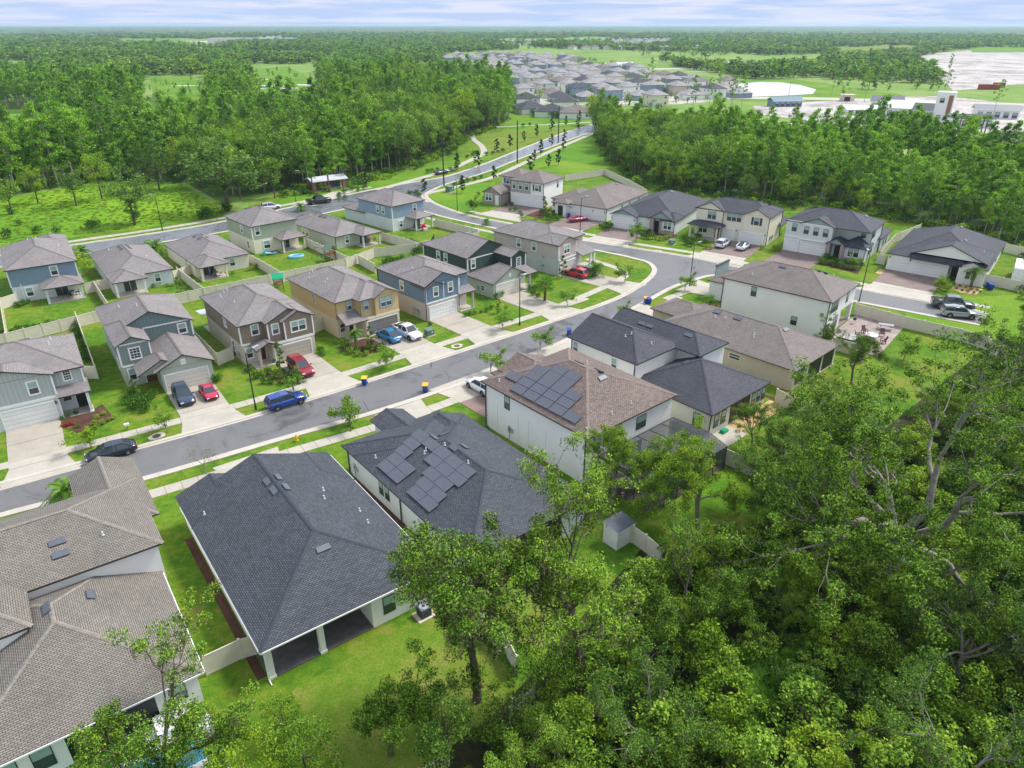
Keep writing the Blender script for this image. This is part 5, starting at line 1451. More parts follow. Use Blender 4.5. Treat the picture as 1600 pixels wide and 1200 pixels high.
# ---------------------------------------------------------------- vegetation
def arr_mesh(name, V, F, M, mats, smooth=False):
    me = bpy.data.meshes.new(name)
    V = np.asarray(V, np.float32); F = np.asarray(F, np.int32)
    nf = len(F)
    me.vertices.add(len(V)); me.vertices.foreach_set('co', V.ravel())
    me.loops.add(nf * 4); me.loops.foreach_set('vertex_index', F.ravel())
    me.polygons.add(nf)
    me.polygons.foreach_set('loop_start', np.arange(0, nf * 4, 4, dtype=np.int32))
    me.polygons.foreach_set('loop_total', np.full(nf, 4, np.int32))
    me.polygons.foreach_set('material_index', np.asarray(M, np.int32))
    for n in mats: me.materials.append(MATS[n])
    me.update(calc_edges=True)
    me.validate()
    return me

def leaves(rng, C, size, up=0.6, aspect=0.55):
    """diamond-shaped leaf faces at the points C"""
    n = len(C)
    N = rng.normal(size=(n, 3)); N[:, 2] = np.abs(N[:, 2]) + up
    N /= np.linalg.norm(N, axis=1)[:, None]
    A = np.cross(N, rng.normal(size=(n, 3))); A /= np.linalg.norm(A, axis=1)[:, None]
    B = np.cross(N, A)
    s = size * rng.uniform(0.6, 1.3, (n, 1))
    droop = np.zeros((n, 3)); droop[:, 2] = -0.25
    V = np.stack([C - A * s * 0.5, C + B * s * aspect * 0.5, C + A * s * 0.5 + droop * s, C - B * s * aspect * 0.5], 1).reshape(-1, 3)
    F = np.arange(n * 4).reshape(n, 4)
    return V, F

def blob(rng, c, r, n, flat=0.75, shell=0.5):
    d = rng.normal(size=(n, 3)); d /= np.linalg.norm(d, axis=1)[:, None]
    rad = r * (shell + (1 - shell) * rng.random((n, 1)) ** 0.7) * rng.uniform(0.75, 1.1, (n, 1))
    p = d * rad; p[:, 2] *= flat
    return p + np.asarray(c)

class Geo:
    def __init__(s): s.V, s.F, s.M, s.n = [], [], [], 0
    def add(s, V, F, m):
        s.V.append(V); s.F.append(F + s.n); s.M.append(np.full(len(F), m)); s.n += len(V)
    def tube(s, pts, rad, m=0, k=5):
        pts = np.asarray(pts, float); n = len(pts)
        t = np.gradient(pts, axis=0); t /= np.linalg.norm(t, axis=1)[:, None] + 1e-9
        ref = np.array([0.31, 0.83, 0.17])
        a = np.cross(t, ref); a /= np.linalg.norm(a, axis=1)[:, None] + 1e-9
        b = np.cross(t, a)
        ang = np.linspace(0, 2 * np.pi, k, endpoint=False)
        V = pts[:, None, :] + (a[:, None, :] * np.cos(ang)[None, :, None] + b[:, None, :] * np.sin(ang)[None, :, None]) * np.asarray(rad)[:, None, None]
        V = V.reshape(-1, 3)
        i = np.arange(n - 1)[:, None] * k; j = np.arange(k)[None, :]; j2 = (j + 1) % k
        F = np.stack([i + j, i + j2, i + k + j2, i + k + j], -1).reshape(-1, 4)
        s.add(V, F, m)
    def mesh(s, name, mats):
        return arr_mesh(name, np.concatenate(s.V), np.concatenate(s.F), np.concatenate(s.M), mats)

def grow(rng, g, p, d, L, r, depth, tips, spread=0.7, gnarl=0.25, up=0.05, seg=4, nchild=(3, 4)):
    pts, rad = [np.array(p, float)], [r]
    d = np.array(d, float)
    for i in range(seg):
        d = d + rng.normal(size=3) * gnarl; d[2] += up
        d /= np.linalg.norm(d)
        pts.append(pts[-1] + d * L / seg); rad.append(r * (1 - 0.45 * (i + 1) / seg))
    g.tube(pts, rad, 0, 6 if r > 0.12 else 4)
    if depth == 0:
        tips.append((pts[-1], d)); tips.append((pts[-2], d))
        return
    if depth <= 2: tips.append((pts[-1], d)); tips.append((pts[-2] + rng.normal(size=3) * .3, d))
    n = rng.integers(nchild[0], nchild[1] + 1)
    for c in range(n):
        k = rng.integers(max(1, seg - 2), seg + 1) if c else seg
        ax = rng.normal(size=3); ax /= np.linalg.norm(ax)
        nd = d + ax * spread * rng.uniform(0.7, 1.4); nd /= np.linalg.norm(nd)
        grow(rng, g, pts[k], nd, L * rng.uniform(0.6, 0.85), rad[k] * 0.68, depth - 1, tips, spread, gnarl, up, seg, nchild)

def tree_oak(seed, H=12, spread_r=6, n_limb=5, leaf_s=0.26, per_tip=70, depth=3, bark='bark_grey', lf='leaf_oak', moss=0.0, trunk_r=0.38, tip_r=0.85, lean=0.15, fork=0.3, flat=0.7, vine=0):
    rng = np.random.default_rng(seed)
    t = Geo(); tips = []
    d = np.array([rng.normal() * lean, rng.normal() * lean, 1.0]); d /= np.linalg.norm(d)
    h0 = H * fork
    pts = [np.zeros(3)]; rad = [trunk_r * 1.35]
    for i in range(5):
        d = d + rng.normal(size=3) * 0.10; d /= np.linalg.norm(d)
        pts.append(pts[-1] + d * h0 / 5); rad.append(trunk_r * (1 - 0.05 * i))
    t.tube(pts, rad, 0, 8)
    for q in range(vine):
        f_ = rng.uniform(.12, 1.0) * 5; i_ = min(int(f_), 4)
        tips.append((pts[i_] + (pts[i_ + 1] - pts[i_]) * (f_ - i_) + rng.normal(size=3) * .22, d))
    rem = H - h0
    for i in range(n_limb):
        a = 2 * math.pi * i / n_limb + rng.uniform(-0.4, 0.4)
        el = rng.uniform(0.35, 1.25) if i < n_limb - 1 else 1.5
        hd = np.array([math.cos(a) * spread_r, math.sin(a) * spread_r, rem * el]) * 0.42
        L = np.linalg.norm(hd)
        k = rng.integers(3, 6)
        grow(rng, t, pts[k], hd / L, L, trunk_r * rng.uniform(0.45, 0.62), depth - 1, tips, 0.62, 0.24, 0.07)
    g = Geo()
    ntips = len(tips)
    for (p, dd) in tips:
        n = int(per_tip * rng.uniform(0.5, 1.4))
        C = blob(rng, p + dd * 0.2, tip_r * rng.uniform(0.7, 1.25), n, flat, 0.35)
        V, F = leaves(rng, C, leaf_s)
        g.add(V, F, 0)
    mats = [lf]
    if moss > 0:
        mats.append('spanish_moss')
        for (p, dd) in tips:
            if rng.random() < moss:
                for q in range(10):
                    c = p + rng.normal(size=3) * 0.35
                    L = rng.uniform(0.4, 1.3)
                    V, F = leaves(rng, np.array([c + [0, 0, -0.3 * j * L] for j in range(4)]), 0.28, 0.0, 0.3)
                    g.add(V, F, 1)
    return t.mesh('trunk', [bark]), g.mesh('crown', mats)

def tree_pine(seed, H=19, cr=3.0, low=0.42, n=34, per=44, leaf_s=0.62, lf='leaf_pine', taper=0.75, r=0.24, bark='bark_pine', tm=0.22):
    rng = np.random.default_rng(seed)
    t = Geo()
    pts = [np.array([math.sin(i * 0.7 + seed) * 0.15 * i / 4, math.cos(i * 0.9 + seed) * 0.15 * i / 4, H * i / 6]) for i in range(7)]
    t.tube(pts, [r * (1 - 0.14 * i) for i in range(7)], 0, 6)
    g = Geo()
    for i in range(n):
        f = (i + rng.random()) / n
        z = H * (low + (1.02 - low) * f)
        prof = math.sin(math.pi * min(1, (f * 0.86 + 0.14))) ** taper if taper else 1
        prof = max(prof, tm)
        a = rng.uniform(0, 2 * math.pi); rr = cr * prof * rng.uniform(0.15, 0.95)
        c = np.array([math.cos(a) * rr, math.sin(a) * rr, z])
        C = blob(rng, c, cr * rng.uniform(0.24, 0.42), per, 0.62, 0.3)
        V, F = leaves(rng, C, leaf_s, 0.45)
        g.add(V, F, 0)
        if i % 2 == 0:
            t.tube([[0, 0, z - 0.8], list(c)], [r * 0.3, r * 0.1], 0, 3)
    return t.mesh('trunk', [bark]), g.mesh('crown', [lf])

def tree_round(seed, H=14, cr=5.0, n=46, per=60, leaf_s=0.5, lf='leaf_oak', low=0.22, bark='bark_brown', r=0.3, flat=0.8):
    rng = np.random.default_rng(seed)
    t = Geo(); g = Geo()
    t.tube([[0, 0, 0], [0.2, 0, H * 0.3], [0, 0.3, H * 0.62]], [r, r * 0.75, r * 0.3], 0, 6)
    cz = H * (low + 1) / 2; hz = H * (1 - low) / 2
    for i in range(n):
        d = rng.normal(size=3); d /= np.linalg.norm(d)
        q = rng.uniform(0.45, 0.92)
        c = np.array([d[0] * cr * q, d[1] * cr * q, cz + d[2] * hz * q])
        C = blob(rng, c, cr * rng.uniform(0.2, 0.36), int(per * rng.uniform(0.6, 1.3)), flat, 0.35)
        V, F = leaves(rng, C, leaf_s)
        g.add(V, F, 0)
        if i % 3 == 0: t.tube([[0, 0, H * 0.35], list(c)], [r * 0.32, r * 0.08], 0, 4)
    return t.mesh('trunk', [bark]), g.mesh('crown', [lf])

def palm(seed, H=6, n=26, L=1.9, fan=True, lf='leaf_palm', r=0.2):
    rng = np.random.default_rng(seed)
    t = Geo(); g = Geo()
    t.tube([[0, 0, 0], [0.05, 0.03, H * 0.5], [0, 0, H]], [r * 1.2, r, r * 0.95], 0, 8)
    for i in range(n):
        a = 2 * math.pi * i / n * 2.4 + rng.uniform(-0.2, 0.2)
        el = rng.uniform(-0.55, 1.25)
        ll = L * rng.uniform(0.8, 1.1)
        d = np.array([math.cos(a) * math.cos(el), math.sin(a) * math.cos(el), math.sin(el)])
        side = np.array([-math.sin(a), math.cos(a), 0.0])
        if fan:
            base = np.array([0, 0, H]) + d * ll * 0.45
            t.tube([[0, 0, H], list(base)], [0.03, 0.02], 1, 3)
            nn = 9
            for j in range(nn):
                b = (j / (nn - 1) - 0.5) * 2.3
                e = base + (d * math.cos(b) + side * math.sin(b)) * ll * 0.55 + np.array([0, 0, -0.18 * abs(b) * ll * 0.4])
                w = side * math.cos(b) * 0.06 - d * math.sin(b) * 0.06
                mid = (base + e) / 2 + [0, 0, 0.05]
                g.add(np.array([base, mid + w, e, mid - w]), np.array([[0, 1, 2, 3]]), 0)
        else:
            pts = []
            for j in range(8):
                s_ = j / 7
                pts.append(np.array([0, 0, H]) + d * ll * s_ + np.array([0, 0, -ll * 0.55 * s_ ** 2]))
            t.tube(pts, [0.03] * 7 + [0.01], 1, 3)
            for j in range(1, 8):
                for q in np.linspace(0, 1, 3):
                    base = pts[j - 1] * (1 - q) + pts[j] * q
                    for sd in (-1, 1):
                        e = base + side * sd * ll * 0.26 * (1.1 - abs(j / 7 - 0.45)) + (pts[j] - pts[j - 1]) * 0.9 + np.array([0, 0, -0.14 * ll * 0.4])
                        w = (pts[j] - pts[j - 1]); w = w / (np.linalg.norm(w) + 1e-9) * 0.045
                        mid = (base + e) / 2
                        g.add(np.array([base, mid + w, e, mid - w]), np.array([[0, 1, 2, 3]]), 0)
    return t.mesh('trunk', ['bark_brown', 'leaf_dry']), g.mesh('crown', [lf])

def shrub_mesh(seed, w=1.0, h=0.8, n=260, lf='leaf_shrub', s=0.13):
    rng = np.random.default_rng(seed)
    g = Geo()
    for i in range(7):
        a = rng.uniform(0, 6.28); q = rng.uniform(0.0, 0.5) * w / 2
        C = blob(rng, (math.cos(a) * q, math.sin(a) * q, h * rng.uniform(0.35, 0.62)), w * 0.36, n // 7, h / w * 0.9, 0.5)
        C[:, 2] = np.clip(C[:, 2], 0.03, None)
        V, F = leaves(rng, C, s, 0.4)
        g.add(V, F, 0)
    return g.mesh('foliage', [lf])

def hedge_mesh(seed, L=4.0, w=0.8, h=0.8, lf='leaf_shrub', s=0.14, dens=190):
    rng = np.random.default_rng(seed)
    n = int(dens * (L * w + 2 * (L + w) * h))
    P_ = rng.uniform([-L / 2, -w / 2, 0.02], [L / 2, w / 2, h], (n, 3))
    ax = rng.integers(0, 3, n)
    P_[ax == 0, 2] = h + rng.normal(0, 0.05, (ax == 0).sum())
    P_[ax == 1, 1] = np.sign(P_[ax == 1, 1]) * w / 2 + rng.normal(0, 0.04, (ax == 1).sum())
    V, F = leaves(rng, P_, s, 0.4)
    g = Geo(); g.add(V, F, 0)
    return g.mesh('foliage', [lf])

def palmetto_mesh(seed, n=16, L=1.0):
    rng = np.random.default_rng(seed); g = Geo()
    for i in range(n):
        a = rng.uniform(0, 6.28); el = rng.uniform(0.25, 1.35); ll = L * rng.uniform(0.7, 1.2)
        d = np.array([math.cos(a) * math.cos(el), math.sin(a) * math.cos(el), math.sin(el)]); side = np.array([-math.sin(a), math.cos(a), 0.0])
        base = d * ll * 0.8
        for j in range(11):
            b = (j / 10 - 0.5) * 2.6
            e = base + (d * math.cos(b) + side * math.sin(b)) * ll * 0.7
            w = (side * math.cos(b) - d * math.sin(b)) * 0.035
            g.add(np.array([base, (base + e) / 2 + w, e, (base + e) / 2 - w]), np.array([[0, 1, 2, 3]]), 0)
        g.add(np.array([[0, 0, 0], base + side * .02, base, base - side * .02]), np.array([[0, 1, 2, 3]]), 0)
    return g.mesh('foliage', ['leaf_palm'])

def plant_tree(pair, name, label, cat, loc, s=1.0, rz=0.0, group=None, sz=None):
    t = thing(name, label, cat, loc, rz, group)
    t.scale = (s, s, sz or s)
    link('trunk', pair[0], t); link('crown', pair[1], t)
    return t
def plant_shrub(me, name, label, loc, s=1.0, rz=0.0, group=None, cat='shrub', sz=None):
    t = thing(name, label, cat, loc, rz, group, me)
    t.scale = (s, s, sz or s)
    return t

def scatter(name, label, cat, protos, pts, scales, rots, idx, group=None):
    """one 'stuff' object: instances of unlinked prototype meshes on real 3-D points"""
    c = bpy.data.collections.new(name + '_kinds')
    for i, me in enumerate(protos):
        c.objects.link(bpy.data.objects.new('%s_kind_%02d' % (name, i), me))
    me = bpy.data.meshes.new(name)
    me.vertices.add(len(pts)); me.vertices.foreach_set('co', np.asarray(pts, np.float32).ravel())
    for nm, ty, key, dat in (('sc', 'FLOAT_VECTOR', 'vector', np.asarray(scales, np.float32).ravel()), ('rt', 'FLOAT', 'value', np.asarray(rots, np.float32)), ('ix', 'INT', 'value', np.asarray(idx, np.int32))):
        a = me.attributes.new(nm, ty, 'POINT'); a.data.foreach_set(key, dat)
    o = link(name, me, kind='stuff', label=label, category=cat)
    ng = bpy.data.node_groups.new(name, 'GeometryNodeTree')
    ng.interface.new_socket('Geometry', in_out='INPUT', socket_type='NodeSocketGeometry')
    ng.interface.new_socket('Geometry', in_out='OUTPUT', socket_type='NodeSocketGeometry')
    N, L = ng.nodes, ng.links
    gi, go = N.new('NodeGroupInput'), N.new('NodeGroupOutput')
    ci = N.new('GeometryNodeCollectionInfo'); ci.inputs['Collection'].default_value = c
    ci.inputs['Separate Children'].default_value = True; ci.inputs['Reset Children'].default_value = True
    iop = N.new('GeometryNodeInstanceOnPoints'); iop.inputs['Pick Instance'].default_value = True
    def na(nm, ty):
        n = N.new('GeometryNodeInputNamedAttribute'); n.data_type = ty; n.inputs['Name'].default_value = nm; return n.outputs['Attribute']
    cx = N.new('ShaderNodeCombineXYZ'); L.new(na('rt', 'FLOAT'), cx.inputs['Z'])
    L.new(gi.outputs[0], iop.inputs['Points']); L.new(ci.outputs[0], iop.inputs['Instance'])
    L.new(cx.outputs[0], iop.inputs['Rotation']); L.new(na('sc', 'FLOAT_VECTOR'), iop.inputs['Scale']); L.new(na('ix', 'INT'), iop.inputs['Instance Index'])
    L.new(iop.outputs[0], go.inputs[0])
    md = o.modifiers.new('scatter', 'NODES'); md.node_group = ng
    return o

def inside(x, y, poly):
    r = False; n = len(poly)
    for i in range(n):
        x1, y1 = poly[i][:2]; x2, y2 = poly[(i + 1) % n][:2]
        if (y1 > y) != (y2 > y) and x < (x2 - x1) * (y - y1) / (y2 - y1) + x1: r = not r
    return r

def fill(poly, step, seed, jit=0.45):
    rng = np.random.default_rng(seed)
    xs = [p[0] for p in poly]; ys = [p[1] for p in poly]
    out = []
    y = min(ys); row = 0
    while y < max(ys):
        x = min(xs) + (row % 2) * step / 2
        while x < max(xs):
            a, b = x + rng.uniform(-jit, jit) * step, y + rng.uniform(-jit, jit) * step
            if inside(a, b, poly): out.append((a, b))
            x += step
        y += step * 0.87; row += 1
    return out

def merged(pair):
    """trunk and crown as one mesh, for far and uncountable trees"""
    t, c = pair
    V, F, M = [], [], []; off = 0; mats = []
    for me in (t, c):
        n = len(me.vertices); v = np.empty(n * 3, np.float32); me.vertices.foreach_get('co', v)
        f = np.empty(len(me.loops), np.int32); me.loops.foreach_get('vertex_index', f)
        mi = np.empty(len(me.polygons), np.int32); me.polygons.foreach_get('material_index', mi)
        V.append(v.reshape(-1, 3)); F.append(f.reshape(-1, 4) + off); M.append(mi + len(mats)); off += n
        mats += [m.name for m in me.materials]
    return arr_mesh('tree', np.concatenate(V), np.concatenate(F), np.concatenate(M), mats)

# ---------------------------------------------------------------- the woods
pines = [tree_pine(11 + i, H=18 + (i % 3), cr=3.1 + 0.3 * (i % 2), per=56, tm=.35, low=[.40, .5, .33, .45][i], lf=['leaf_pine', 'leaf_cypress'][i % 2]) for i in range(4)]
cyps = [tree_pine(31 + i, H=15 + i, cr=3.5, low=0.32, n=42, per=60, leaf_s=0.52, lf='leaf_cypress', taper=0.6, tm=.32) for i in range(4)]
rounds = [tree_round(51 + i, H=15 + i, cr=5.2, lf=['leaf_oak', 'leaf_oak_dark', 'leaf_bright', 'leaf_oak'][i]) for i in range(4)]
# far versions, fewer and larger faces
far_p = [merged(tree_pine(71 + i, H=17, cr=3.8, low=0.12, n=16, per=14, leaf_s=1.7, lf=['leaf_pine', 'leaf_cypress', 'leaf_pine'][i])) for i in range(3)]
far_r = [merged(tree_round(81 + i, H=14, cr=5.5, low=.05, n=18, per=14, leaf_s=1.9, lf=['leaf_oak', 'leaf_oak_dark', 'leaf_bright'][i])) for i in range(3)]
far_protos = far_p + far_r
mid_protos = [merged(p) for p in pines + cyps + rounds]

rngw = np.random.default_rng(5)
LEFT = [(-62.3, 190.1), (-43.7, 206.4), (-32.0, 228.6), (-23.5, 258.5), (-16.8, 300.1), (-2.9, 337.1), (1.9, 372.3), (-4.0, 477.5), (-47.7, 572.8), (-119.6, 599.2), (-146.2, 585.7), (-123.1, 486.6), (-152.0, 452.2), (-150.6, 386.7), (-179.4, 378.0), (-228.2, 477.5), (-296.3, 477.5), (-384.4, 477.5), (-312.0, 383.7), (-239.2, 383.7), (-190.3, 303.9), (-234.0, 282.7), (-140.2, 161.3), (-132.6, 176.0), (-127.6, 194.2), (-115.8, 208.2), (-92.6, 205.4), (-70.5, 178.8)]
RIGHT = [(36.4, 341.8), (31.7, 261.3), (34.6, 212.0), (45.2, 195.8), (65.5, 183.2), (89.7, 168.7), (93.4, 158.4), (101.3, 137.2), (108.9, 123.8), (137.3, 161.3), (128.1, 178.8), (130.1, 192.5), (136.1, 228.6), (129.4, 247.8), (89.7, 258.5), (49.3, 286.1)]
GAPS = [[(-322.3, 676.6), (-266.3, 676.6), (-126.2, 313.6), (-151.7, 307.7)], [(-295.1, 879.0), (-217.0, 879.0), (-83.7, 332.6), (-116.5, 341.8)], [(-326.1, 402.1), (-248.0, 402.1), (-158.3, 253.0), (-203.1, 242.7)], [(-173.3, 296.5), (-152.5, 303.9), (-119.1, 294.7), (-110.9, 273.2), (-135.2, 267.1), (-154.0, 261.3)]]
allp = []
for poly, step, sd, tag_ in ((LEFT, 6.4, 3, 'L'), (RIGHT, 4.3, 4, 'R')):
    for (x, y) in fill(poly, step, sd):
        if tag_ == 'L' and any(inside(x, y, q) for q in GAPS): continue
        allp.append((x, y, tag_))
NEARL = [(-68.5, 192.5), (-43.7, 206.4), (-32.0, 228.6), (-23.5, 258.5), (-16.8, 300.1), (-2.9, 337.1), (0.0, 366.9), (-28.6, 334.8), (-48.0, 277.9), (-69.3, 249.1), (-94.1, 228.6), (-117.0, 222.1), (-134.3, 205.4), (-147.2, 192.5), (-137.7, 178.8), (-127.6, 194.2), (-115.8, 208.2), (-92.6, 205.4), (-72.0, 183.2)]
allp += [(x, y, 'L') for (x, y) in fill(NEARL, 6.5, 91)]
# keep what the picture frames (plus a margin)
def seen(x, y, mar=1.10):
    return abs(x) < (y * 0.89 + 18) * 0.722 * mar * 1.12
allp = [p for p in allp if seen(p[0], p[1])]
def kind_of(x, y, t):
    n = math.sin(x * 0.045 + 1.3) + math.cos(y * 0.05 + x * 0.02) + rngw.normal() * 0.45
    if t == 'R':
        if x < 62: return 'round' if n > -0.9 else 'cyp'
        return 'pine' if n > 0.2 else 'cyp'
    if x < -95: return 'cyp' if n > -0.1 else 'pine'
    if x > -62 and y < 330: return 'round' if n > -0.9 else 'cyp'
    return 'cyp' if n > 0.35 else ('pine' if n > -0.5 else 'round')
allp.sort(key=lambda p: p[0] ** 2 + p[1] ** 2)
cnt = {'pine': 0, 'cyp': 0, 'round': 0}
LIM = {'pine': 240, 'cyp': 240, 'round': 230}
sets = {'pine': pines, 'cyp': cyps, 'round': rounds}
LBL = {('pine', 'L'): ('pine_tree', 'tall straight pine in the left woods beyond the houses'), ('pine', 'R'): ('pine_tree', 'tall straight pine in the right woods behind the second street'),
       ('cyp', 'L'): ('cypress_tree', 'feathery light green cypress in the left woods beyond the meadow'), ('cyp', 'R'): ('cypress_tree', 'feathery light green cypress in the right woods behind the second street'),
       ('round', 'L'): ('broadleaf_tree', 'rounded broadleaf tree in the left woods behind the entrance road'), ('round', 'R'): ('broadleaf_tree', 'rounded broadleaf tree in the right woods behind the second street')}
st_p, st_s, st_r, st_i = [], [], [], []
for (x, y, t) in allp:
    k = kind_of(x, y, t)
    s = rngw.uniform(0.66, 1.1) * (0.95 if t == 'L' else 0.78) * (1 + .16 * math.sin(x * .07 + y * .05) * math.cos(x * .031 - y * .043))
    vi = rngw.integers(0, 4); rz = rngw.uniform(0, 6.28)
    if cnt[k] < LIM[k]:
        cnt[k] += 1
        nm, lb = LBL[(k, t)]
        plant_tree(sets[k][vi], nm, lb, 'tree', (x, y), s, rz, group=nm.replace('_', ' ') + 's in the ' + ('left' if t == 'L' else 'right') + ' woods', sz=s * rngw.uniform(0.85, 1.12))
    else:
        st_p.append((x, y, 0)); st_s.append((s, s, s * rngw.uniform(0.85, 1.12))); st_r.append(rz)
        st_i.append({'pine': 0, 'cyp': 4, 'round': 8}[k] + vi)
scatter('woodland', 'mass of trees deep in the woods', 'woods', mid_protos, st_p, st_s, st_r, st_i)

# far woods to about three kilometres: spacing and size grow with distance
OPEN = GAPS + [[(-301.6, 643.4), (-280.3, 676.6), (-206.6, 526.3), (-155.6, 395.8), (-179.7, 389.7)], [(-275.2, 824.5), (-245.2, 850.9), (-149.5, 599.2), (-132.9, 496.0), (-163.1, 486.6)],
        [(-107.2, 1191.7), (-42.7, 1307.2), (35.4, 1446.9), (179.4, 1373.5), (188.3, 1094.8), (174.0, 811.8), (195.9, 620.6), (261.6, 643.4), (231.1, 554.5), (257.4, 496.0), (303.3, 526.3), (462.9, 879.0), (539.0, 1051.9), (909.3, 1528.4), (1085.7, 1446.9), (157.5, 192.5), (136.9, 192.5), (130.0, 249.1), (88.8, 255.7), (48.7, 282.7), (34.3, 334.8), (0.0, 323.9), (-9.5, 372.3), (-19.5, 585.7), (-64.1, 776.2)],
        [(-1208.8, 2403.7), (-1039.5, 2513.9), (-878.2, 2302.7), (-796.0, 2767.3), (-541.2, 1902.2), (-638.7, 1669.2), (-828.9, 1669.2)], [(-312.0, 383.7), (-238.5, 383.7), (-185.5, 296.5), (-234.0, 282.7)],
        [(578.2, 1446.9), (868.8, 1722.0), (717.5, 1373.5), (604.4, 1191.7), (439.8, 1051.9)], [(258.7, 2124.0), (485.8, 2302.7), (316.5, 1619.5), (199.3, 1528.4)], [(-74.7, 2302.7), (358.7, 2767.3), (239.2, 1838.1), (-28.0, 1722.0)],
        [(204.7, 1191.7), (258.7, 1051.9), (477.7, 1191.7), (354.4, 879.0), (236.7, 754.1), (188.1, 879.0)]]
def blocked(x, y):
    return any(inside(x, y, p) for p in OPEN)
fp, fs, fr_, fi = [], [], [], []
rngf = np.random.default_rng(9)
r = 300.0
while r < 3600:
    step = 7.5 * (r / 330.0) ** 0.62
    da = step / r
    a = -0.72
    while a < 0.72:
        aa = a + rngf.uniform(-0.45, 0.45) * da; rr = r + rngf.uniform(-0.45, 0.45) * step
        x, y = math.sin(aa) * rr, math.cos(aa) * rr
        a += da
        if any(inside(x, y, q_) for q_ in GAPS) and rngf.random() < .22:
            k_ = rngf.uniform(.12, .35); fp.append((x, y, 0)); fs.append((k_,) * 3); fr_.append(0.0); fi.append(int(rngf.integers(0, 6)))
            continue
        if inside(x, y, LEFT) or inside(x, y, RIGHT) or blocked(x, y): continue
        if y < 350 and -45 < x < 75: continue
        if y < 300 and x > -100: continue
        dens = math.sin(x * 0.011 + 2) * math.cos(y * 0.008) + 0.5 * math.sin(x * 0.03 + y * 0.021)
        if (x > 100 and y < 1300 and dens > 0.3):
            if rngf.random() < .2 and not blocked(x, y):
                k_ = rngf.uniform(.25, .5); fp.append((x, y, 0)); fs.append((k_,) * 3); fr_.append(0.0); fi.append(int(rngf.integers(3, 6)))
            continue
        if dens > (0.95 if r < 600 else 0.62): continue
        sc_ = step / 7.5 * rngf.uniform(0.7, 1.15) * 0.9
        sz = rngf.uniform(0.55, 0.95) * (1 if r < 700 else .85)
        fp.append((x, y, 0)); fs.append((sc_, sc_, sz)); fr_.append(rngf.uniform(0, 6.28))
        fi.append(int(rngf.choice(6, p=[.2, .2, .2, .15, .15, .1])) if dens > -0.4 else int(rngf.choice([3, 4, 5])))
    r += step * 0.85
scatter('far_woods', 'far woods covering the plain out to the horizon', 'woods', far_protos, fp, fs, fr_, fi)
print('far trees', len(fp), 'woods', len(st_p), cnt)

# canopy surface beyond three kilometres
NR, NA = 70, 260
rr = 3400 * (15500 / 3400) ** (np.arange(NR) / (NR - 1)); aa = np.linspace(-0.8, 0.8, NA)
rngc = np.random.default_rng(2)
V = []
for i, q in enumerate(rr):
    for a in aa:
        z = 9 + 4 * math.sin(a * 60 + i * 0.9) * math.cos(i * 0.55 + a * 23) + rngc.uniform(-3, 5)
        V.append((math.sin(a) * q, math.cos(a) * q, 0 if i == 0 else max(2, z)))
F = [(i * NA + j, i * NA + j + 1, (i + 1) * NA + j + 1, (i + 1) * NA + j) for i in range(NR - 1) for j in range(NA - 1)]
plain('canopy', (0.05, 0.115, 0.045), 0.95, var=0.5, vs=0.006)
me = arr_mesh('horizon_woods', V, F, [0] * len(F), ['canopy'])
link('horizon_woods', me, kind='stuff', label='distant tree canopy along the horizon', category='woods')

# ---------------------------------------------------------------- vehicles (local x+ = front)
def loft(m, secs, mat, cap=True):
    """secs: list of equal-length rings"""
    k = len(secs[0]); i = len(m.v); c = m.mi(mat)
    for s_ in secs: m.v += [tuple(p) for p in s_]
    for a in range(len(secs) - 1):
        for j in range(k):
            q = (j + 1) % k
            m.f.append((i + a * k + j, i + a * k + q, i + (a + 1) * k + q, i + (a + 1) * k + j)); m.m.append(c)
    if cap:
        m.f.append(tuple(i + j for j in reversed(range(k)))); m.m.append(c)
        e = i + (len(secs) - 1) * k
        m.f.append(tuple(e + j for j in range(k))); m.m.append(c)

def wheel_mesh(r=0.34):
    k = ('wheel', r)
    if k not in MESHES:
        t, c = MB(), MB()
        n = 18
        ring = lambda y, q: [(math.cos(2 * math.pi * j / n) * q, y, math.sin(2 * math.pi * j / n) * q) for j in range(n)]
        loft(t, [ring(-0.11, r * 0.66), ring(-0.12, r * 0.9), ring(-0.08, r), ring(0.08, r), ring(0.12, r * 0.9), ring(0.11, r * 0.66)], 'rubber', False)
        loft(c, [ring(-0.10, r * 0.66), ring(-0.06, r * 0.60), ring(-0.055, 0.02)], 'chrome', False)
        for j in range(5):
            a = 2 * math.pi * j / 5
            c.tube((0, -0.085, 0), (math.cos(a) * r * .62, -0.09, math.sin(a) * r * .62), 0.035, 0.028, 'chrome', 4, True)
        loft(c, [ring(-0.04, r * 0.6), ring(0.1, r * 0.62)], 'plastic_black', True)
        MESHES[k] = (t.mesh('tyre', True), c.mesh('rim'))
    return MESHES[k]

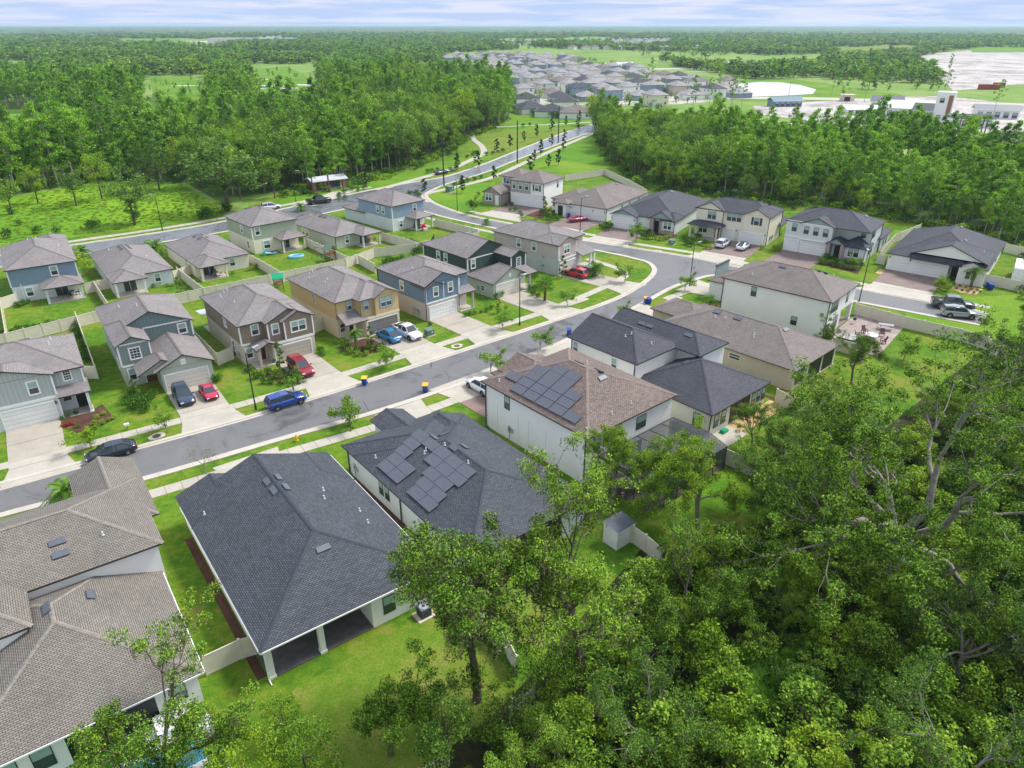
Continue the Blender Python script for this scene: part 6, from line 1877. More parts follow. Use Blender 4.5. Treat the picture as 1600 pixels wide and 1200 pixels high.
# profile rows: x, half width, hood/belt height ; cabin rows: x, roof height (0 = at belt), half width at roof
CARS = {
 'sedan': dict(L=4.85, W=1.84, body=[(-2.42, .62, .72), (-2.34, .82, .92), (-1.9, .90, .98), (-0.9, .92, .96), (0.6, .92, .93), (1.1, .91, .90), (1.9, .87, .80), (2.3, .76, .68), (2.43, .55, .55)],
    cab=[(-1.95, .97, .70), (-1.25, 1.36, .60), (-0.2, 1.44, .62), (0.45, 1.38, .60), (1.25, .90, .72)], wheels=(-1.42, 1.38), r=.335),
 'coupe': dict(L=4.6, W=1.88, body=[(-2.3, .64, .70), (-2.2, .84, .95), (-1.6, .93, 1.0), (0.3, .93, .95), (1.1, .92, .92), (1.8, .86, .82), (2.2, .74, .68), (2.3, .52, .55)],
    cab=[(-2.05, 1.0, .66), (-0.9, 1.46, .58), (-0.1, 1.52, .60), (0.4, 1.44, .58), (1.2, .92, .70)], wheels=(-1.36, 1.38), r=.35),
 'suv': dict(L=4.7, W=1.9, body=[(-2.34, .70, .66), (-2.3, .88, 1.02), (-1.8, .94, 1.08), (0.5, .94, 1.04), (1.0, .93, 1.02), (1.8, .88, .94), (2.25, .78, .80), (2.35, .6, .6)],
    cab=[(-2.26, 1.08, .78), (-1.95, 1.58, .68), (-0.6, 1.68, .68), (0.25, 1.62, .66), (1.12, 1.02, .76)], wheels=(-1.38, 1.42), r=.37),
 'bigsuv': dict(L=5.0, W=1.98, body=[(-2.5, .76, .70), (-2.46, .94, 1.1), (-1.8, .98, 1.14), (0.6, .98, 1.1), (1.1, .97, 1.1), (1.9, .94, 1.04), (2.42, .86, .9), (2.5, .7, .6)],
    cab=[(-2.42, 1.12, .84), (-2.25, 1.68, .74), (-0.8, 1.76, .74), (0.4, 1.7, .72), (1.15, 1.08, .82)], wheels=(-1.5, 1.5), r=.40),
 'pickup': dict(L=5.5, W=1.95, body=[(-2.75, .80, .62), (-2.72, .94, 1.08), (-1.0, .97, 1.12), (0.2, .97, 1.1), (1.1, .96, 1.1), (2.0, .93, 1.06), (2.62, .86, .94), (2.75, .7, .6)],
    cab=[(-1.05, 1.1, .80), (-0.9, 1.70, .70), (-0.1, 1.80, .70), (0.7, 1.74, .68), (1.35, 1.08, .82)], wheels=(-1.75, 1.75), r=.42),
}

def vehicle(kind, name, label, cat, loc, heading, paint_c, roof_c=None, rack=False, group=None, scale=1.0):
    K = CARS[kind]
    pm = 'paint_' + label.replace(' ', '_')[:40]
    paint(pm, paint_c)
    if roof_c: paint(pm + 'r', roof_c)
    t = thing(name, label, cat, (loc[0], loc[1], 0.032 if len(loc) < 3 else loc[2]), R(heading), group)
    t.scale = (scale,) * 3
    b = MB()
    secs = []
    for (x, w, z) in K['body']:
        zb = 0.30 if abs(x) < K['L'] / 2 - 0.2 else 0.38
        secs.append([(x, -w * .96, zb), (x, -w, zb + .14), (x, -w, z - .18), (x, -w * .93, z - .03), (x, -w * .6, z), (x, w * .6, z), (x, w * .93, z - .03), (x, w, z - .18), (x, w, zb + .14), (x, w * .96, zb)])
    loft(b, secs, pm)
    w = K['W'] / 2
    for wx in K['wheels']:          # dark wheel arches standing proud of the flanks
        for sd in (-1, 1):
            n = 12; r = K['r'] + .07
            pts = [(wx + math.cos(a) * r, sd * (w + .004), K['r'] + math.sin(a) * r) for a in [math.pi * j / n for j in range(n + 1)]]
            pts += [(wx - r, sd * (w + .004), .22), (wx + r, sd * (w + .004), .22)]
            b.poly(pts if sd < 0 else pts[::-1], 'rubber')
    if kind == 'pickup':
        b.box(-2.66, -.80, 1.09, -1.12, .80, 1.125, 'plastic_black')
        for sd in (-1, 1): b.box(-2.7, sd * .82, 1.08, -1.08, sd * .95, 1.18, pm)
        b.box(-2.76, -.86, .8, -2.68, .86, 1.17, pm)
    link('body', b.mesh('body', True), t)
    # glasshouse: dark glass loft with a painted roof panel and pillars
    g = MB(); cab = K['cab']
    belt = lambda x: np.interp(x, [q[0] for q in K['body']], [q[2] for q in K['body']])
    secs = []
    for (x, z, hw) in cab:
        zb = belt(x) - .06; wb = w * .88
        z = max(z, zb + .02)
        secs.append([(x, -wb, zb), (x, -hw, z - .05), (x, -hw * .86, z), (x, hw * .86, z), (x, hw, z - .05), (x, wb, zb)])
    loft(g, secs, 'glass_dark')
    link('windows', g.mesh('windows'), t)
    r_ = MB(); rc = pm + 'r' if roof_c else pm
    mid = cab[1:4]
    for a, c in zip(mid[:-1], mid[1:]):
        r_.slab([(a[0], -a[2] * .92, a[1] + .02), (c[0], -c[2] * .92, c[1] + .02), (c[0], c[2] * .92, c[1] + .02), (a[0], a[2] * .92, a[1] + .02)], .04, rc, rc, rc)
    for sd in (-1, 1):
        for (p, q) in ((mid[0], cab[0]), (mid[2], cab[4])):
            r_.tube((p[0], sd * p[2] * .97, p[1] - .02), (q[0], sd * (w * .84), belt(q[0]) - .02), .045, .06, pm, 5)
        xm = (mid[0][0] + mid[2][0]) / 2 - .05
        zr = np.interp(xm, [q[0] for q in mid], [q[1] for q in mid]); hr = np.interp(xm, [q[0] for q in mid], [q[2] for q in mid])
        r_.tube((xm, sd * hr * 1.0, zr - .03), (xm - .05, sd * w * .895, belt(xm) - .04), .04, .045, pm if kind != 'sedan' else 'plastic_black', 5)
        r_.tube((mid[0][0], sd * mid[0][2], mid[0][1] - .03), (mid[2][0], sd * mid[2][2], mid[2][1] - .03), .035, .035, pm, 5)
        if rack: r_.tube((mid[0][0], sd * mid[0][2] * .8, mid[0][1] + .07), (mid[2][0], sd * mid[2][2] * .8, mid[2][1] + .07), .025, .025, 'plastic_black', 5, True)
    link('cabin_roof', r_.mesh('cabin_roof'), t)
    for wx in K['wheels']:
        for sd in (-1, 1):
            wo = link('wheel', None, t, (wx, sd * (w - .10), K['r']), 0 if sd < 0 else math.pi)
            ty, rm = wheel_mesh(K['r'])
            link('tyre', ty, wo); link('rim', rm, wo)
    xf, wf, zf = K['body'][-2]
    xr, wr, zr_ = K['body'][1]
    for sd in (-1, 1):
        m = MB(); m.box(xf - .06, sd * wf * .55, zf - .16, xf + .07, sd * wf * .98, zf - .03, 'lamp_lens'); link('headlight', m.mesh('headlight'), t)
        m = MB(); m.box(xr - .06, sd * wr * .62, zr_ - .24, xr + .1, sd * wr * 1.01, zr_ - .08, 'tail_lens'); link('taillight', m.mesh('taillight'), t)
        m = MB(); m.box(cab[4][0] - .32, sd * (w * .92), belt(.9) - .02, cab[4][0] - .16, sd * (w + .16), belt(.9) + .12, pm); link('mirror', m.mesh('mirror'), t)
    m = MB(); m.box(K['body'][-1][0] - .05, -.45, .42, K['body'][-1][0] + .015, .45, .60, 'plastic_black'); link('grille', m.mesh('grille'), t)
    m = MB(); m.box(K['body'][0][0] - .015, -.26, .55, K['body'][0][0] + .02, .26, .67, 'plastic_white'); link('number_plate', m.mesh('number_plate'), t)
    return t
vehicle('sedan', 'parked_car', 'dark navy sedan parked along the far kerb in front of the pale grey house', 'car', (-41.52, 62.45), 34 + 180, (0.012, 0.016, 0.035))
vehicle('suv', 'parked_car', 'bright royal blue suv on the street beside the far kerb', 'car', (-26.53, 73.43), 38, (0.01, 0.05, 0.28))
vehicle('bigsuv', 'parked_car', 'maroon red suv on the driveway of the taupe house', 'car', (-27.17, 82.40), 38.9 - 90, (0.28, 0.012, 0.03))
vehicle('suv', 'parked_car', 'dark slate blue suv on the driveway of the sage green house', 'car', (-39.11, 74.71), 35 - 90, (0.03, 0.055, 0.10))
vehicle('coupe', 'parked_car', 'small crimson coupe beside the slate blue suv', 'car', (-36.57, 75.85), 35 - 90, (0.55, 0.015, 0.07), scale=.86)
vehicle('coupe', 'parked_car', 'bright sky blue crossover on the driveway of the yellow house', 'car', (-17.50, 93.05), 42 + 90, (0.01, 0.22, 0.50), scale=1.02)
vehicle('pickup', 'parked_car', 'white pickup truck with black bed on the driveway of the yellow house', 'pickup truck', (-15.01, 94.21), 42 - 90, (0.78, 0.78, 0.80))
vehicle('suv', 'parked_car', 'bright red crossover on the drive of the pinkish corner house', 'car', (11.3, 121.2), 49 + 90, (0.55, 0.01, 0.02))
vehicle('sedan', 'parked_car', 'black sedan beside the red crossover on the corner drive', 'car', (13.3, 122.7), 49 + 90, (0.012, 0.015, 0.025))
vehicle('suv', 'parked_car', 'white suv partly hidden behind the white solar house', 'car', (-3.76, 77.20), 41 + 88, (0.78, 0.78, 0.80))
vehicle('sedan', 'parked_car', 'magenta red sedan on the red paver driveway', 'car', (15.0, 160.7), 28, (0.42, 0.01, 0.06))
vehicle('suv', 'parked_car', 'white suv with dark windows at the left of the cream house drive', 'car', (42.5, 140.4), -35 + 90, (0.70, 0.72, 0.76))
vehicle('coupe', 'parked_car', 'white hatchback with black roof glass at the right of the cream house drive', 'car', (46.1, 138.6), -35 + 90, (0.72, 0.74, 0.78), (0.02, 0.025, 0.04))
vehicle('pickup', 'parked_car', 'dark grey crew cab pickup at the end of the second street', 'pickup truck', (69.54, 105.58), -20, (0.10, 0.115, 0.12), scale=1.1)
vehicle('bigsuv', 'parked_car', 'silver suv beside the dark grey pickup', 'car', (68.39, 101.73), -14, (0.30, 0.32, 0.33), rack=True)
vehicle('pickup', 'parked_car', 'black pickup truck with loaded bed on the entrance road', 'pickup truck', (-48.2, 178.8), 36, (0.012, 0.013, 0.018), scale=1.12)
vehicle('suv', 'parked_car', 'white van half hidden behind the pale sage roof', 'car', (-58.3, 172.6), 30, (0.75, 0.75, 0.77))
vehicle('sedan', 'parked_car', 'dark sedan driving on the entrance boulevard by the tall pole', 'car', (-21.1, 218.0), 45, (0.03, 0.04, 0.06))
for i, (px, lab, c) in enumerate([((124.3, 332.6), 'silver car in the far clubhouse lot, left one', (.4, .42, .45)), ((133.7, 339.4), 'white car in the far clubhouse lot, middle one', (.75, .75, .75)), ((144.6, 346.5), 'black car in the far clubhouse lot, right one', (.02, .02, .03))]):
    vehicle('sedan', 'parked_car', lab, 'car', px, 20, c)

# white travel trailer behind the fence
t = thing('travel_trailer', 'white travel trailer parked behind the beige fence at the right edge', 'trailer', (89.2, 119.8), R(-35 + 90))
b = MB()
prof = [(-3.6, .55, 2.6), (-3.4, .5, 2.95), (2.6, .5, 3.0), (3.3, .5, 2.5), (3.7, .8, 1.5), (3.5, .5, .6)]
ring = lambda y: [(-3.6, y, .55), (3.5, y, .55), (3.75, y, 1.3), (3.35, y, 2.4), (2.7, y, 2.95), (-3.3, y, 2.95), (-3.6, y, 2.7)]
loft(b, [ring(-1.2), ring(1.2)], 'plastic_white')
link('body', b.mesh('body'), t)
m = MB(); m.box(-.5, -.35, 2.95, .4, .35, 3.22, 'plastic_white'); link('roof_unit', m.mesh('roof_unit'), t)
m = MB(); m.box(1.6, -.25, 2.95, 2.1, .25, 3.05, 'metal_dark'); link('roof_hatch', m.mesh('roof_hatch'), t)
m = MB()
for y in (-1.21, 1.19):
    for (x0, x1) in ((-2.8, -1.8), (-.6, .8)): m.box(x0, y, 1.5, x1, y + .02, 2.3, 'glass_dark')
link('windows', m.mesh('windows'), t)
m = MB(); m.box(-3.4, -1.225, .9, 3.3, -1.205, 1.05, 'metal_grey'); link('stripe', m.mesh('stripe'), t)
for y, a in ((-1.1, 0), (1.1, math.pi)):
    for x in (-.9, -.1):
        wo = link('wheel', None, t, (x, y, .34), a); ty, rm = wheel_mesh(.34); link('tyre', ty, wo); link('rim', rm, wo)

# ---------------------------------------------------------------- fences
def fence(label, pts, h=1.83, kind='solid', mat='fence_vinyl', step=2.4):
    a0 = Vector(pts[0])
    root = thing('vinyl_fence' if kind != 'metal' else 'metal_fence', label, 'fence', (a0.x, a0.y, 0))
    pk = ('post', h, mat)
    if pk not in MESHES:
        m = MB(); m.box(-.065, -.065, 0, .065, .065, h + .04, mat); m.prism([(-.085, -.085), (.085, -.085), (.085, .085), (-.085, .085)], h + .04, h + .08, mat); MESHES[pk] = m.mesh('post')
    for a, b in zip(pts[:-1], pts[1:]):
        a, b = Vector(a), Vector(b); d = b - a; L = d.length
        n = max(1, round(L / step)); w = L / n; ang = math.atan2(d.y, d.x)
        k = ('panel', kind, round(w, 2), h, mat)
        if k not in MESHES:
            m = MB()
            if kind == 'solid':
                m.box(.06, -.02, .06, w - .06, .02, h - .04, mat)
                m.box(.06, -.035, h - .14, w - .06, .035, h - .02, mat); m.box(.06, -.035, .04, w - .06, .035, .18, mat)
                q = .3
                while q < w - .2: m.box(q, -.026, .18, q + .02, .026, h - .14, mat); q += .3
            else:
                pw, gap = (.09, .26) if kind == 'picket' else (.03, .16)
                m.box(.06, -.02, h - .22, w - .06, .02, h - .14, mat); m.box(.06, -.02, .16, w - .06, .02, .24, mat)
                q = .18
                while q < w - .1: m.box(q, -.035, .05, q + pw, .035, h, mat); q += gap
            MESHES[k] = m.mesh('panel')
        for i in range(n):
            p = a + d * (i / n)
            link('panel', MESHES[k], root, (p.x - a0.x, p.y - a0.y, 0), ang)
            link('post', MESHES[pk], root, (p.x - a0.x, p.y - a0.y, 0), ang)
    p = Vector(pts[-1]); link('post', MESHES[pk], root, (p.x - a0.x, p.y - a0.y, 0))
    return root
fence('long beige vinyl fence between the two rows of back gardens', [(-74.10, 87.77), (-70.31, 90.88), (-62.47, 99.22), (-50.21, 109.87), (-41.6, 116.8), (-30.4, 126.1), (-26.4, 132.8), (-18.8, 136.3), (-8.6, 145.0)])
fence('beige fence between pale grey batten house and sage house', [(-65.00, 98.96), (-52.29, 80.35), (-53.97, 80.35)])
fence('beige fence between sage house and taupe house', [(-44.43, 91.80), (-38.49, 84.23), (-37.22, 86.28)])
fence('beige fence panel between taupe and yellow houses', [(-28.70, 94.65), (-27.80, 96.64)])
fence('beige fence running back from between yellow and blue houses', [(-28.6, 128.5), (-24.6, 123.0)])
fence('beige fence between steel blue and pale grey houses', [(-69.67, 113.09), (-61.60, 102.20)])
fence('beige fence panel beside the steel blue porch', [(-70.74, 112.11), (-67.9, 115.1)])
fence('beige fence at the left border of the steel blue yard', [(-80.05, 105.04), (-79.12, 107.41)])
fence('beige fence along the far left garden', [(-79.31, 103.89), (-70.37, 91.10)])
fence('beige fence between pale grey and cream houses', [(-59.1, 120.8), (-50.10, 109.87)])
fence('beige fence panel joining cream house to the fence', [(-58.8, 118.6), (-57.4, 122.6)])
fence('beige fence between cream and pale sage houses', [(-49.6, 129.4), (-47.9, 127.7), (-39.7, 117.9)])
fence('beige fence between pale sage house and playset neighbour', [(-41.3, 140.1), (-30.0, 126.9)])
fence('beige fence between playset neighbour and sky blue house', [(-26.9, 144.5), (-18.2, 136.8)])
fence('beige fence along the second street behind the sky blue house', [(-16.9, 155.8), (-11.7, 151.3), (-6.9, 146.5), (-6.9, 144.5), (-8.5, 143.0)])
fence('long beige fence around patio and garden by the second street', [(52.84, 102.76), (57.82, 97.15), (63.25, 92.50), (65.24, 89.52), (64.88, 86.49)])
fence('beige fence in front of the white travel trailer', [(81.0, 117.2), (85.22, 113.09), (90.16, 108.02)])
fence('beige fence panel left of the end white house', [(68.2, 129.0), (69.3, 128.1)])
fence('weathered beige fence behind the navy roofed houses', [(69.7, 131.0), (78.3, 143.0), (87.8, 151.3)])
fence('grey beige fence at the far right behind the end white house', [(96.7, 136.3), (100.5, 129.4), (103.1, 123.0)])
fence('beige fence beside the bright field behind the far white house', [(15.3, 207.2), (27.5, 216.2), (32.5, 198.9), (34.9, 187.0)])
fence('beige fence running from patio corner down to the oak trees', [(44.05, 89.30), (46.34, 87.34), (46.35, 85.04)])
fence('beige fence between tan house and navy roof house gardens', [(31.18, 74.05), (32.63, 71.81), (35.57, 69.09)])
fence('beige fence between pool cage and navy roof house yard', [(21.48, 61.07), (22.87, 59.64), (24.58, 57.03), (25.65, 54.80)])
fence('white picket fence section at the garden edge by the big oak', [(25.41, 56.07), (26.30, 54.30)], 1.5, 'picket', 'fence_white')
fence('cream fence at the corner below the pool cage', [(9.18, 48.55), (10.38, 48.55), (11.27, 47.36), (12.25, 45.73)])
fence('cream fence between charcoal roof house and solar panel house', [(-4.92, 41.84), (-3.44, 40.06), (-2.09, 38.26), (-0.45, 36.45), (0.35, 34.53)])
fence('white picket fence bending through the trees at the bottom', [(1.47, 32.67), (1.16, 32.07), (0.00, 31.48), (-0.12, 30.81)], 1.4, 'picket', 'fence_white')
fence('white picket fence at the bottom edge of the brown lawn', [(-5.39, 26.62), (-3.82, 27.88)], 1.4, 'picket', 'fence_white')
fence('beige fence by the near lawn below the taupe roofed house', [(-20.98, 34.53), (-19.05, 35.99), (-17.96, 36.45)])
plain('fence_green', (0.02, 0.07, 0.035), 0.5)
fence('dark green metal enclosure fence in the sky blue house yard', [(-20.3, 139.7), (-18.2, 136.9), (-16.2, 135.5), (-15.9, 142.6)], 1.9, 'metal', 'fence_green')

# ---------------------------------------------------------------- street furniture
def lamp_post(loc, label, h=7.2, ang=0.0):
    t = thing('street_lamp', label, 'street lamp', loc, ang, 'dark street lamps')
    m = MB(); m.tube((0, 0, 0), (0, 0, .5), .13, .12, 'plastic_black', 8, True); m.tube((0, 0, .5), (0, 0, h), .085, .06, 'plastic_black', 8, True); link('pole', m.mesh('pole'), t)
    m = MB(); m.tube((0, 0, h - .25), (1.3, 0, h + .25), .04, .035, 'plastic_black', 6, True); link('arm', m.mesh('arm'), t)
    m = MB(); m.prism([(1.0, -.16), (1.9, -.12), (1.9, .12), (1.0, .16)], h + .22, h + .32, 'metal_grey'); m.box(1.1, -.11, h + .19, 1.8, .11, h + .22, 'lamp_lens'); link('lamp_head', m.mesh('lamp_head'), t)
lamp_post((-29.80, 72.34), 'dark street lamp on the lawn strip before the taupe house', ang=R(60))
lamp_post((1.14, 98.35), 'dark street lamp between the blue and dark green houses', ang=R(60))
lamp_post((30.4, 116.0), 'dark street lamp at the corner by the stop sign', ang=R(40))
lamp_post((56.00, 108.19), 'dark street lamp in front of the pale grey blue house', ang=R(80), h=8)
lamp_post((14.7, 151.8), 'dark street lamp by the magenta sedan', ang=R(30))
lamp_post((-13.1, 170.7), 'dark street lamp on the lawn by the second street entrance', ang=R(120))
lamp_post((-76.3, 153.4), 'dark street lamp beside the meadow footpath', ang=R(150))
lamp_post((-54.7, 181.0), 'dark street lamp by the pavilion and black pickup', ang=R(40))
for (q, lab, hh) in (((-18.9, 201.0), 'tall black utility pole beside the boulevard, nearest one', 12), ((1.7, 236.7), 'tall black utility pole halfway up the boulevard', 13), ((17.5, 281.1), 'tall black utility pole farthest up the boulevard', 13)):
    m = MB(); m.tube((0, 0, 0), (0, 0, hh), .22, .15, 'plastic_black', 8, True); m.box(-.05, -.5, hh - 1.0, .05, .5, hh - .9, 'plastic_black')
    thing('utility_pole', lab, 'pole', q, .5, 'black utility poles', m.mesh('utility_pole'))
t = thing('stop_sign', 'red stop sign on a post beside the corner street lamp', 'stop sign', (31.5, 118.4), R(-140))
m = MB(); m.tube((0, 0, 0), (0, 0, 2.9), .035, .035, 'metal_grey', 6, True); link('post', m.mesh('post'), t)
plain('sign_red', (0.45, 0.01, 0.03), 0.4)
m = MB(); oc = [(math.cos(R(22.5 + 45 * i)) * .4, -.04, 2.5 + math.sin(R(22.5 + 45 * i)) * .4) for i in range(8)]
m.poly(oc, 'sign_red'); m.poly([(p[0], -.025, p[2]) for p in oc][::-1], 'metal_grey'); link('sign_plate', m.mesh('sign_plate'), t)
m = MB()
GLY = ([(0, 0, 1, .2), (.8, .2, 1, .4), (0, .4, 1, .6), (0, .6, .2, .8), (0, .8, 1, 1)], [(.4, 0, .6, .8), (0, .8, 1, 1)], [(0, 0, 1, .2), (0, .2, .2, .8), (.8, .2, 1, .8), (0, .8, 1, 1)], [(0, 0, .2, 1), (.2, .8, 1, 1), (.8, .6, 1, .8), (.2, .4, 1, .6)])
for k, ch in enumerate(GLY):
    for x0, y0, x1, y1 in ch:
        m.box(-.30 + (x0 + k * 1.3) * .123, -.048, 2.38 + y0 * .24, -.30 + (x1 + k * 1.3) * .123, -.041, 2.38 + y1 * .24, 'plastic_white')
link('lettering', m.mesh('lettering'), t)

def bin_(loc, label, lid='plastic_yellow', ang=0.0):
    t = thing('trash_bin', label, 'trash bin', loc, ang, 'blue wheeled bins')
    m = MB()
    r = lambda z, w, d: [(-w, -d, z), (w, -d, z), (w, d, z), (-w, d, z)]
    loft(m, [r(.06, .25, .28), r(.9, .32, .38), r(.95, .34, .40)], 'plastic_blue'); link('body', m.mesh('body'), t)
    m = MB(); m.slab([(-.35, -.42, 1.0), (.35, -.42, 1.0), (.35, .42, 1.06), (-.35, .42, 1.06)], .07, lid, lid, lid); link('lid', m.mesh('lid'), t)
    for x in (-.28, .28):
        m = MB(); m.tube((x - .04, .34, .12), (x + .04, .34, .12), .12, .12, 'rubber', 10, True); link('wheel', m.mesh('wheel'), t)
bin_((-18.32, 78.76), 'blue bin with yellow lid at the kerb across from the white suv')
bin_((-10.55, 76.86), 'blue bin with yellow lid on the near kerb beside the solar house drive')
bin_((21.50, 107.60), 'blue bin with yellow lid on the kerb before the tan house')
bin_((21.86, 107.31), 'dark blue bin touching the yellow lidded bin', 'plastic_blue', .4)
bin_((8.21, 94.45), 'blue bin behind the navy roofed house corner', 'plastic_blue')
bin_((80.9, 115.0), 'blue bin at the right corner of the end white house', 'plastic_blue', .3)
bin_((80.83, 114.07), 'blue bin in front of the right corner bin, standing on grass', 'plastic_blue', .9)
bin_((13.1, 164.3), 'blue bin by the entry of the far white house', 'plastic_blue')

def box_util(loc, label, ang=0.0, s=1.0):
    t = thing('transformer_box', label, 'utility box', loc, ang, 'green utility boxes')
    t.scale = (s, s, s)
    m = MB(); m.box(-.7, -.65, 0, .7, .65, .1, 'concrete'); link('pad', m.mesh('pad'), t)
    m = MB(); m.slab([(-.6, -.5, .95), (.6, -.5, .95), (.6, .55, 1.1), (-.6, .55, 1.1)], .1, 'utility_green', 'utility_green', 'utility_green'); m.box(-.57, -.46, .1, .57, .5, .9, 'utility_green'); link('cabinet', m.mesh('cabinet'), t)
    m = MB(); m.box(.1, -.475, .5, .35, -.461, .7, 'plastic_white'); link('notice_label', m.mesh('notice_label'), t)
box_util((-11.90, 94.45), 'green transformer box on the lawn before the blue house', R(42))
box_util((32.5, 141.8), 'green transformer box on the lawn before the navy roofed house', R(-32))
box_util((-16.6, 192.5), 'wide green transformer box on the corner lawn', R(50), 1.6)

def hydrant(loc, label, mat='plastic_yellow'):
    m = MB(); m.tube((0, 0, 0), (0, 0, .12), .2, .2, mat, 10, True); m.tube((0, 0, .12), (0, 0, .62), .13, .13, mat, 10, True); m.tube((0, 0, .62), (0, 0, .82), .15, .05, mat, 10, True); m.tube((-.25, 0, .5), (.25, 0, .5), .07, .07, mat, 8, True); m.tube((0, -.22, .42), (0, 0, .42), .08, .08, mat, 8, True)
    thing('fire_hydrant', label, 'hydrant', loc, .5, None, m.mesh('fire_hydrant'))
hydrant((-23.14, 65.37), 'yellow fire hydrant on the near grass strip')
hydrant((-24.9, 181.0), 'red fire hydrant in the corner bed by the sky blue house', 'plastic_red')
# small white mailbox-like marker, storm drain grates
m = MB(); m.box(-.25, -.15, .5, .25, .15, .75, 'plastic_white'); m.tube((0, 0, 0), (0, 0, .5), .04, .04, 'wood', 6, True)
thing('mailbox', 'small white box on a post beside the pale grey house walk', 'mailbox', (-42.51, 67.81), .5, None, m.mesh('mailbox'))
for q, lab in (((-7.67, 90.57), 'dark storm drain opening in the strip before the blue house'), ((-38.65, 66.30), 'round rusty manhole in the strip by the crimson coupe'), ((28.8, 136.8), 'dark storm drain opening across from the corner lawn')):
    m = MB(); m.prism([(math.cos(2 * math.pi * i / 12) * .9, math.sin(2 * math.pi * i / 12) * .7) for i in range(12)], 0, .06, 'dirt'); m.prism([(math.cos(2 * math.pi * i / 12) * .45, math.sin(2 * math.pi * i / 12) * .4) for i in range(12)], .06, .075, 'bark_brown')
    thing('storm_drain', lab, 'drain', q, R(42), None, m.mesh('storm_drain'))

def ac_unit(loc, label, ang):
    t = thing('air_conditioner', label, 'air conditioner', loc, ang)
    m = MB(); m.box(-.75, -.6, 0, .75, .6, .08, 'wood_pale'); link('pad', m.mesh('pad'), t)
    m = MB(); m.box(-.42, -.42, .08, .42, .42, .9, 'vent_metal')
    for i in range(8): m.box(-.435, -.435, .14 + i * .09, .435, .435, .155 + i * .09, 'metal_dark')
    link('cabinet', m.mesh('cabinet'), t)
    m = MB(); m.tube((0, 0, .9), (0, 0, .93), .36, .34, 'metal_grey', 14, True); m.tube((0, 0, .93), (0, 0, .96), .12, .12, 'metal_dark', 8, True); link('fan_grille', m.mesh('fan_grille'), t)
ac_unit((-6.66, 40.13), 'air conditioner on a pad behind the charcoal roof house', R(37))
ac_unit((-2.10, 43.30), 'air conditioner on a pad behind the solar panel house', R(38))
ac_unit((-37.57, 87.36), 'air conditioner at the side of the taupe house', R(38))
# wooden swing bench
t = thing('garden_bench', 'pale wooden garden bench under the solar house rear windows', 'bench', (-1.10, 44.94), R(38.5))
for y, lab in ((-.2, 0),):
    m = MB()
    for i in range(5): m.box(-.75, -.25 + i * .1, .42, .75, -.17 + i * .1, .46, 'wood_pale')
    link('seat', m.mesh('seat'), t)
    m = MB()
    for i in range(4): m.box(-.75, .26, .5 + i * .12, .75, .29, .59 + i * .12, 'wood_pale')
    link('backrest', m.mesh('backrest'), t)
for x in (-.72, .72):
    for y in (-.22, .24):
        m = MB(); m.box(x - .04, y - .04, 0, x + .04, y + .04, .66 if y < 0 else .98, 'wood_pale'); link('leg', m.mesh('leg'), t)
# hot tub-like black box, patio furniture of the tall white house
def T6(x, y): return fr_pt(A6f, x, y)
def adirondack(loc, ang, label):
    t = thing('patio_chair', label, 'chair', loc, ang, 'maroon chairs round the fire table')
    m = MB()
    for i in range(5): m.box(-.28, -.28 + i * .11, .38 - i * .02, .28, -.19 + i * .11, .41 - i * .02, 'wood_maroon')
    link('seat', m.mesh('seat'), t)
    m = MB()
    for i in range(5): m.slab([(-.3 + i * .12, .22, .35), (-.2 + i * .12, .22, .35), (-.2 + i * .12, .5, 1.05), (-.3 + i * .12, .5, 1.05)], .03, 'wood_maroon', 'wood_maroon', 'wood_maroon')
    link('backrest', m.mesh('backrest'), t)
    for x in (-.33, .33):
        m = MB(); m.box(x - .07, -.35, .56, x + .07, .3, .59, 'wood_maroon'); link('armrest', m.mesh('armrest'), t)
        m = MB(); m.box(x - .03, -.3, 0, x + .03, -.22, .56, 'wood_maroon'); m.box(x - .03, .2, 0, x + .03, .28, .56, 'wood_maroon'); link('leg', m.mesh('leg'), t)
for (q, a, lab) in (((51.06, 95.16), 10, 'maroon adirondack chair at the top of the fire table'), ((53.02, 93.98), -30, 'maroon adirondack chair right of the fire table'), ((52.03, 91.46), -100, 'maroon adirondack chair at the lower right of the fire table'), ((49.43, 93.74), 80, 'maroon adirondack chair left of the fire table'), ((49.82, 92.13), 140, 'maroon adirondack chair at the bottom of the fire table')):
    adirondack(q + (0.07,), R(a), lab)
t = thing('fire_table', 'round pale fire table ringed by maroon chairs', 'table', (51.24, 93.28) + (0.07,))
m = MB(); m.tube((0, 0, 0), (0, 0, .5), .35, .4, 'wood_grey', 12, True); link('base', m.mesh('base'), t)
m = MB(); m.tube((0, 0, .5), (0, 0, .56), .85, .85, 'tile_white', 16, True); link('tabletop', m.mesh('tabletop'), t)
t = thing('picnic_table', 'grey wooden picnic table on the patio by the fence', 'table', (54.81, 96.61) + (0.07,), R(-25))
m = MB()
for i in range(5): m.box(-1.0, -.42 + i * .17, .72, 1.0, -.28 + i * .17, .76, 'wood_grey')
link('tabletop', m.mesh('tabletop'), t)
for y in (-.85, .6):
    m = MB(); m.box(-1, y, .42, 1, y + .25, .46, 'wood_grey'); link('bench_seat', m.mesh('bench_seat'), t)
for x in (-.7, .7):
    m = MB(); m.box(x - .04, -.8, .34, x + .04, .8, .42, 'wood_grey'); m.tube((x, -.75, 0), (x, -.2, .72), .045, .045, 'wood_grey', 4, True); m.tube((x, .75, 0), (x, .2, .72), .045, .045, 'wood_grey', 4, True); link('leg', m.mesh('leg'), t)
t = thing('hot_tub', 'black square hot tub with pale cover beside the tall white house', 'hot tub', T6(0.7, -3.0) + (0.07,), R(48))
